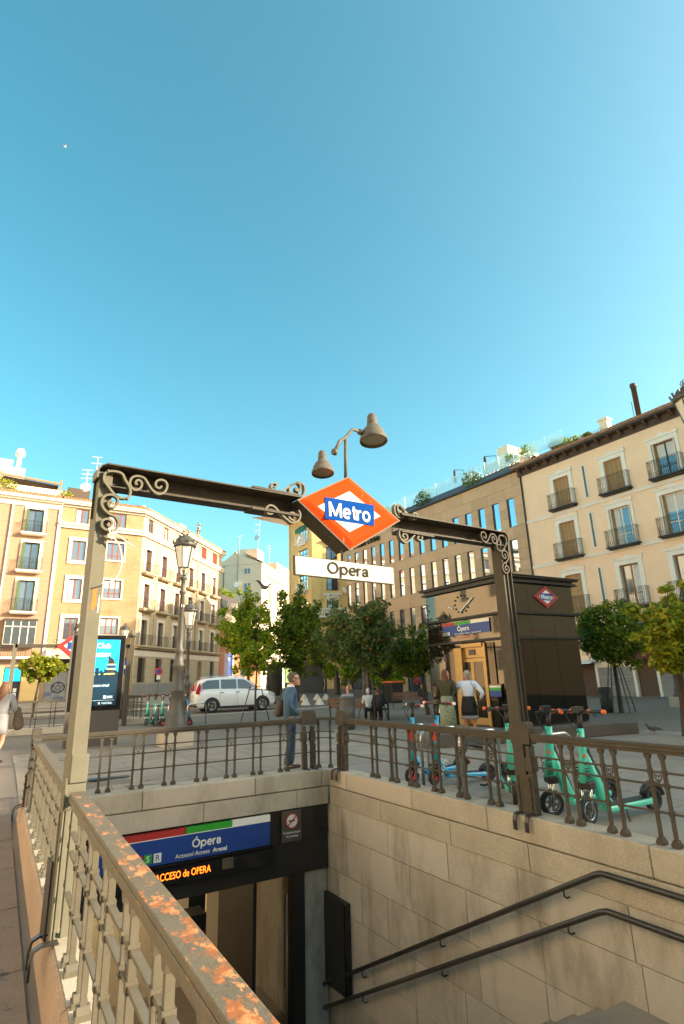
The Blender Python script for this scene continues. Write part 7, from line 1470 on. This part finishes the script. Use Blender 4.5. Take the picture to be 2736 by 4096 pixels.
# seated people
SIT = dict(pel=(0, 0, .52), waist=(0, -.02, .66), chest=(0, .0, .88), neck=(0, .03, 1.07), head=(0, .07, 1.21), hipL=(-.10, .03, .50), hipR=(.10, .03, .50), knL=(-.12, .44, .50), knR=(.12, .44, .50), anL=(-.12, .42, .09), anR=(.12, .46, .09), shL=(-.19, 0, 1.0), shR=(.19, 0, 1.0), elL=(-.25, .06, .74), elR=(.25, .06, .74), haL=(-.12, .30, .62), haR=(.12, .30, .62))
person('bald man in a checked shirt seated on a bench behind the litter bin', (*P(1392, 2800, 22.3)[:2], -.02), 35, 1.78, dict(J=SIT, top='check', hem=0, legs='trousers', bot='dark', skin='skin', look=(-.3, 1, 0)))
qb = P(1471, 2800, 23.0); person('seated person in a white shirt and cap seen from behind on the bench', (qb[0] + .1, qb[1] + .1, -.02), 30, 1.62, dict(J=SIT, top='wshirt', hem=0, legs='trousers', bot='dark', hair='wshirt', skin='skin2'))
qc = P(1520, 2800, 22.9); person('seated person in dark clothes with a backpack on the right of the bench', (qc[0], qc[1] + .1, -.02), 30, 1.62, dict(J=SIT, top='dark', hem=0, legs='trousers', bot='dark', hair='hairb', skin='skin2'))
bpk = ob('backpack', (MB().tube([(-.0, 0, .55), (0, -.02, .75), (0, 0, 1.0)], [.14, .19, .12], 10, sy=.7), mt['dark']), loc=(qc[0] - .15, qc[1] - .25, 0), bevel=0); setp(bpk, 'dark backpack leaning on the bench behind the seated person', 'backpack')
qd = G(1690, 2838)[:2]; qd = (qd[0] + .35, qd[1] + .35); person('seated woman in black top and rust trousers on the bench by the kiosk', (*qd, -.02), 215, 1.66, dict(J=SIT, top='dark', hem=0, legs='trousers', bot='redc', hair='hairb', hairlen=.08, skin='skin2', shoe='shoew'))
# walker cut by the left edge
WK = dict(knL=(-.10, .18, .54), anL=(-.10, .30, .12), knR=(.10, -.02, .50), anR=(.10, -.30, .17), elL=(-.24, -.10, 1.14), haL=(-.22, -.05, .92), elR=(.26, .05, 1.15), haR=(.24, .25, 1.0))
ql = (.10, 14.8); person('walking person with long wavy brown hair and grey top, cut by the left edge', (*ql, gz(*ql) + .01), 28, HT(20, 2728, *ql) - gz(*ql), dict(fem=True, top='greyc', hem=.05, legs='trousers' if 0 else 'skirt', skz=.66, skr=.17, bot='greyc', hair='hairb', hairlen=.22, skin='skin2', J=WK, toeL=(-.1, .44, .07), toeR=(.1, -.20, .05)))
bg2 = empty('shoulder_bag', 'dark patterned bag swinging beside the walker at the left edge', 'bag', (ql[0] + .30, ql[1] - .05, gz(*ql))); chain('pouch', [(0, 0, 1.22), (.03, 0, 1.0), (.05, 0, .82), (.06, 0, .72)], [.05, .10, .13, .08], 'bagm', bg2, 2)
# small things on the ground
gr_ = ob('drain_grate', (MB().box(-.35, .35, -.12, .12, 0, .012), mt['black']), loc=(1.9, 11.7, -.012)); setp(gr_, 'dark rectangular drain grate in the paving behind the back railing', 'drain grate')
gr_ = ob('manhole_cover', (MB().lathe([(.33, 0), (.33, .012)], 20), mt['asphalt']), loc=(8.9, 7.4, -.006)); setp(gr_, 'round manhole cover in the paving right of the scooters', 'manhole cover')
rl_ = random.Random(4)
for i in range(16):
    x_, y_ = rl_.uniform(.05, .38), rl_.uniform(1.2, 4.5); l_ = ob('dry_leaf', shared('dry_leaf', lambda: MB().add([(-.02, 0, 0), (0, -.012, .004), (.022, 0, .006), (0, .012, .003)], [(0, 1, 2, 3)]), mt['wood']), loc=(x_, y_, gz(x_, y_) + .006), rz=rl_.uniform(0, 6)); setp(l_, 'small dry leaf on the side pavement beside the curb', 'leaf', 'dry leaves on the side pavement')
cg_ = ob('cigarette_end', (MB().tube([(0, 0, .005), (.07, .01, .005)], .0042, 6), mt['white']), loc=(.16, 1.85, gz(.16, 1.85) + .003), rz=.4); setp(cg_, 'white cigarette lying on the pavement at bottom left', 'cigarette')
# far walkers
FAR = [((306 * 2.0 + 0, 2745), 50, 'dark', 'distant person in black by the ochre building entrance', 1.7), ((1290, 2700), 60, 'greyc', 'distant person by the low wall near the toilet cabin', 1.7), ((1545, 2700), 50, 'teal2', 'distant person in green between the lindens', 1.7), ((1668, 2745), 44, 'redsh', 'distant person in a red shirt beside the lamp left of the kiosk', 1.72), ((1690, 2740), 46, 'denim', 'distant person in a blue shirt behind the red-shirted one', 1.7), ((905, 2735), 52, 'bagm', 'distant person in brown left of the small tree', 1.65)]
for (px, py), D, m, lab, H in FAR:
    if px == 612: px = 882
    qf = P(px, py, D); person(lab, (qf[0], qf[1], gz(*qf[:2]) + .09), random.uniform(0, 360), H, dict(top=m, legs='trousers', bot='dark', hair='hairb', hands=False, J=WK if H > 1.69 else {}))

# flatten walls: windows and balconies hang directly on their building
def flatten(b):
    for wl in [c for c in b.children if c.name.split('.')[0] in ('wall', 'gable_wall')]:
        R_ = Matrix.Rotation(wl.rotation_euler.z, 4, 'Z')
        for ch in list(wl.children):
            m_ = R_ @ Matrix.LocRotScale(ch.location, ch.rotation_euler, ch.scale); ch.parent = b; ch.matrix_basis = m_
for b in (b2, b3, b5): flatten(b)
SC.render.film_transparent = False
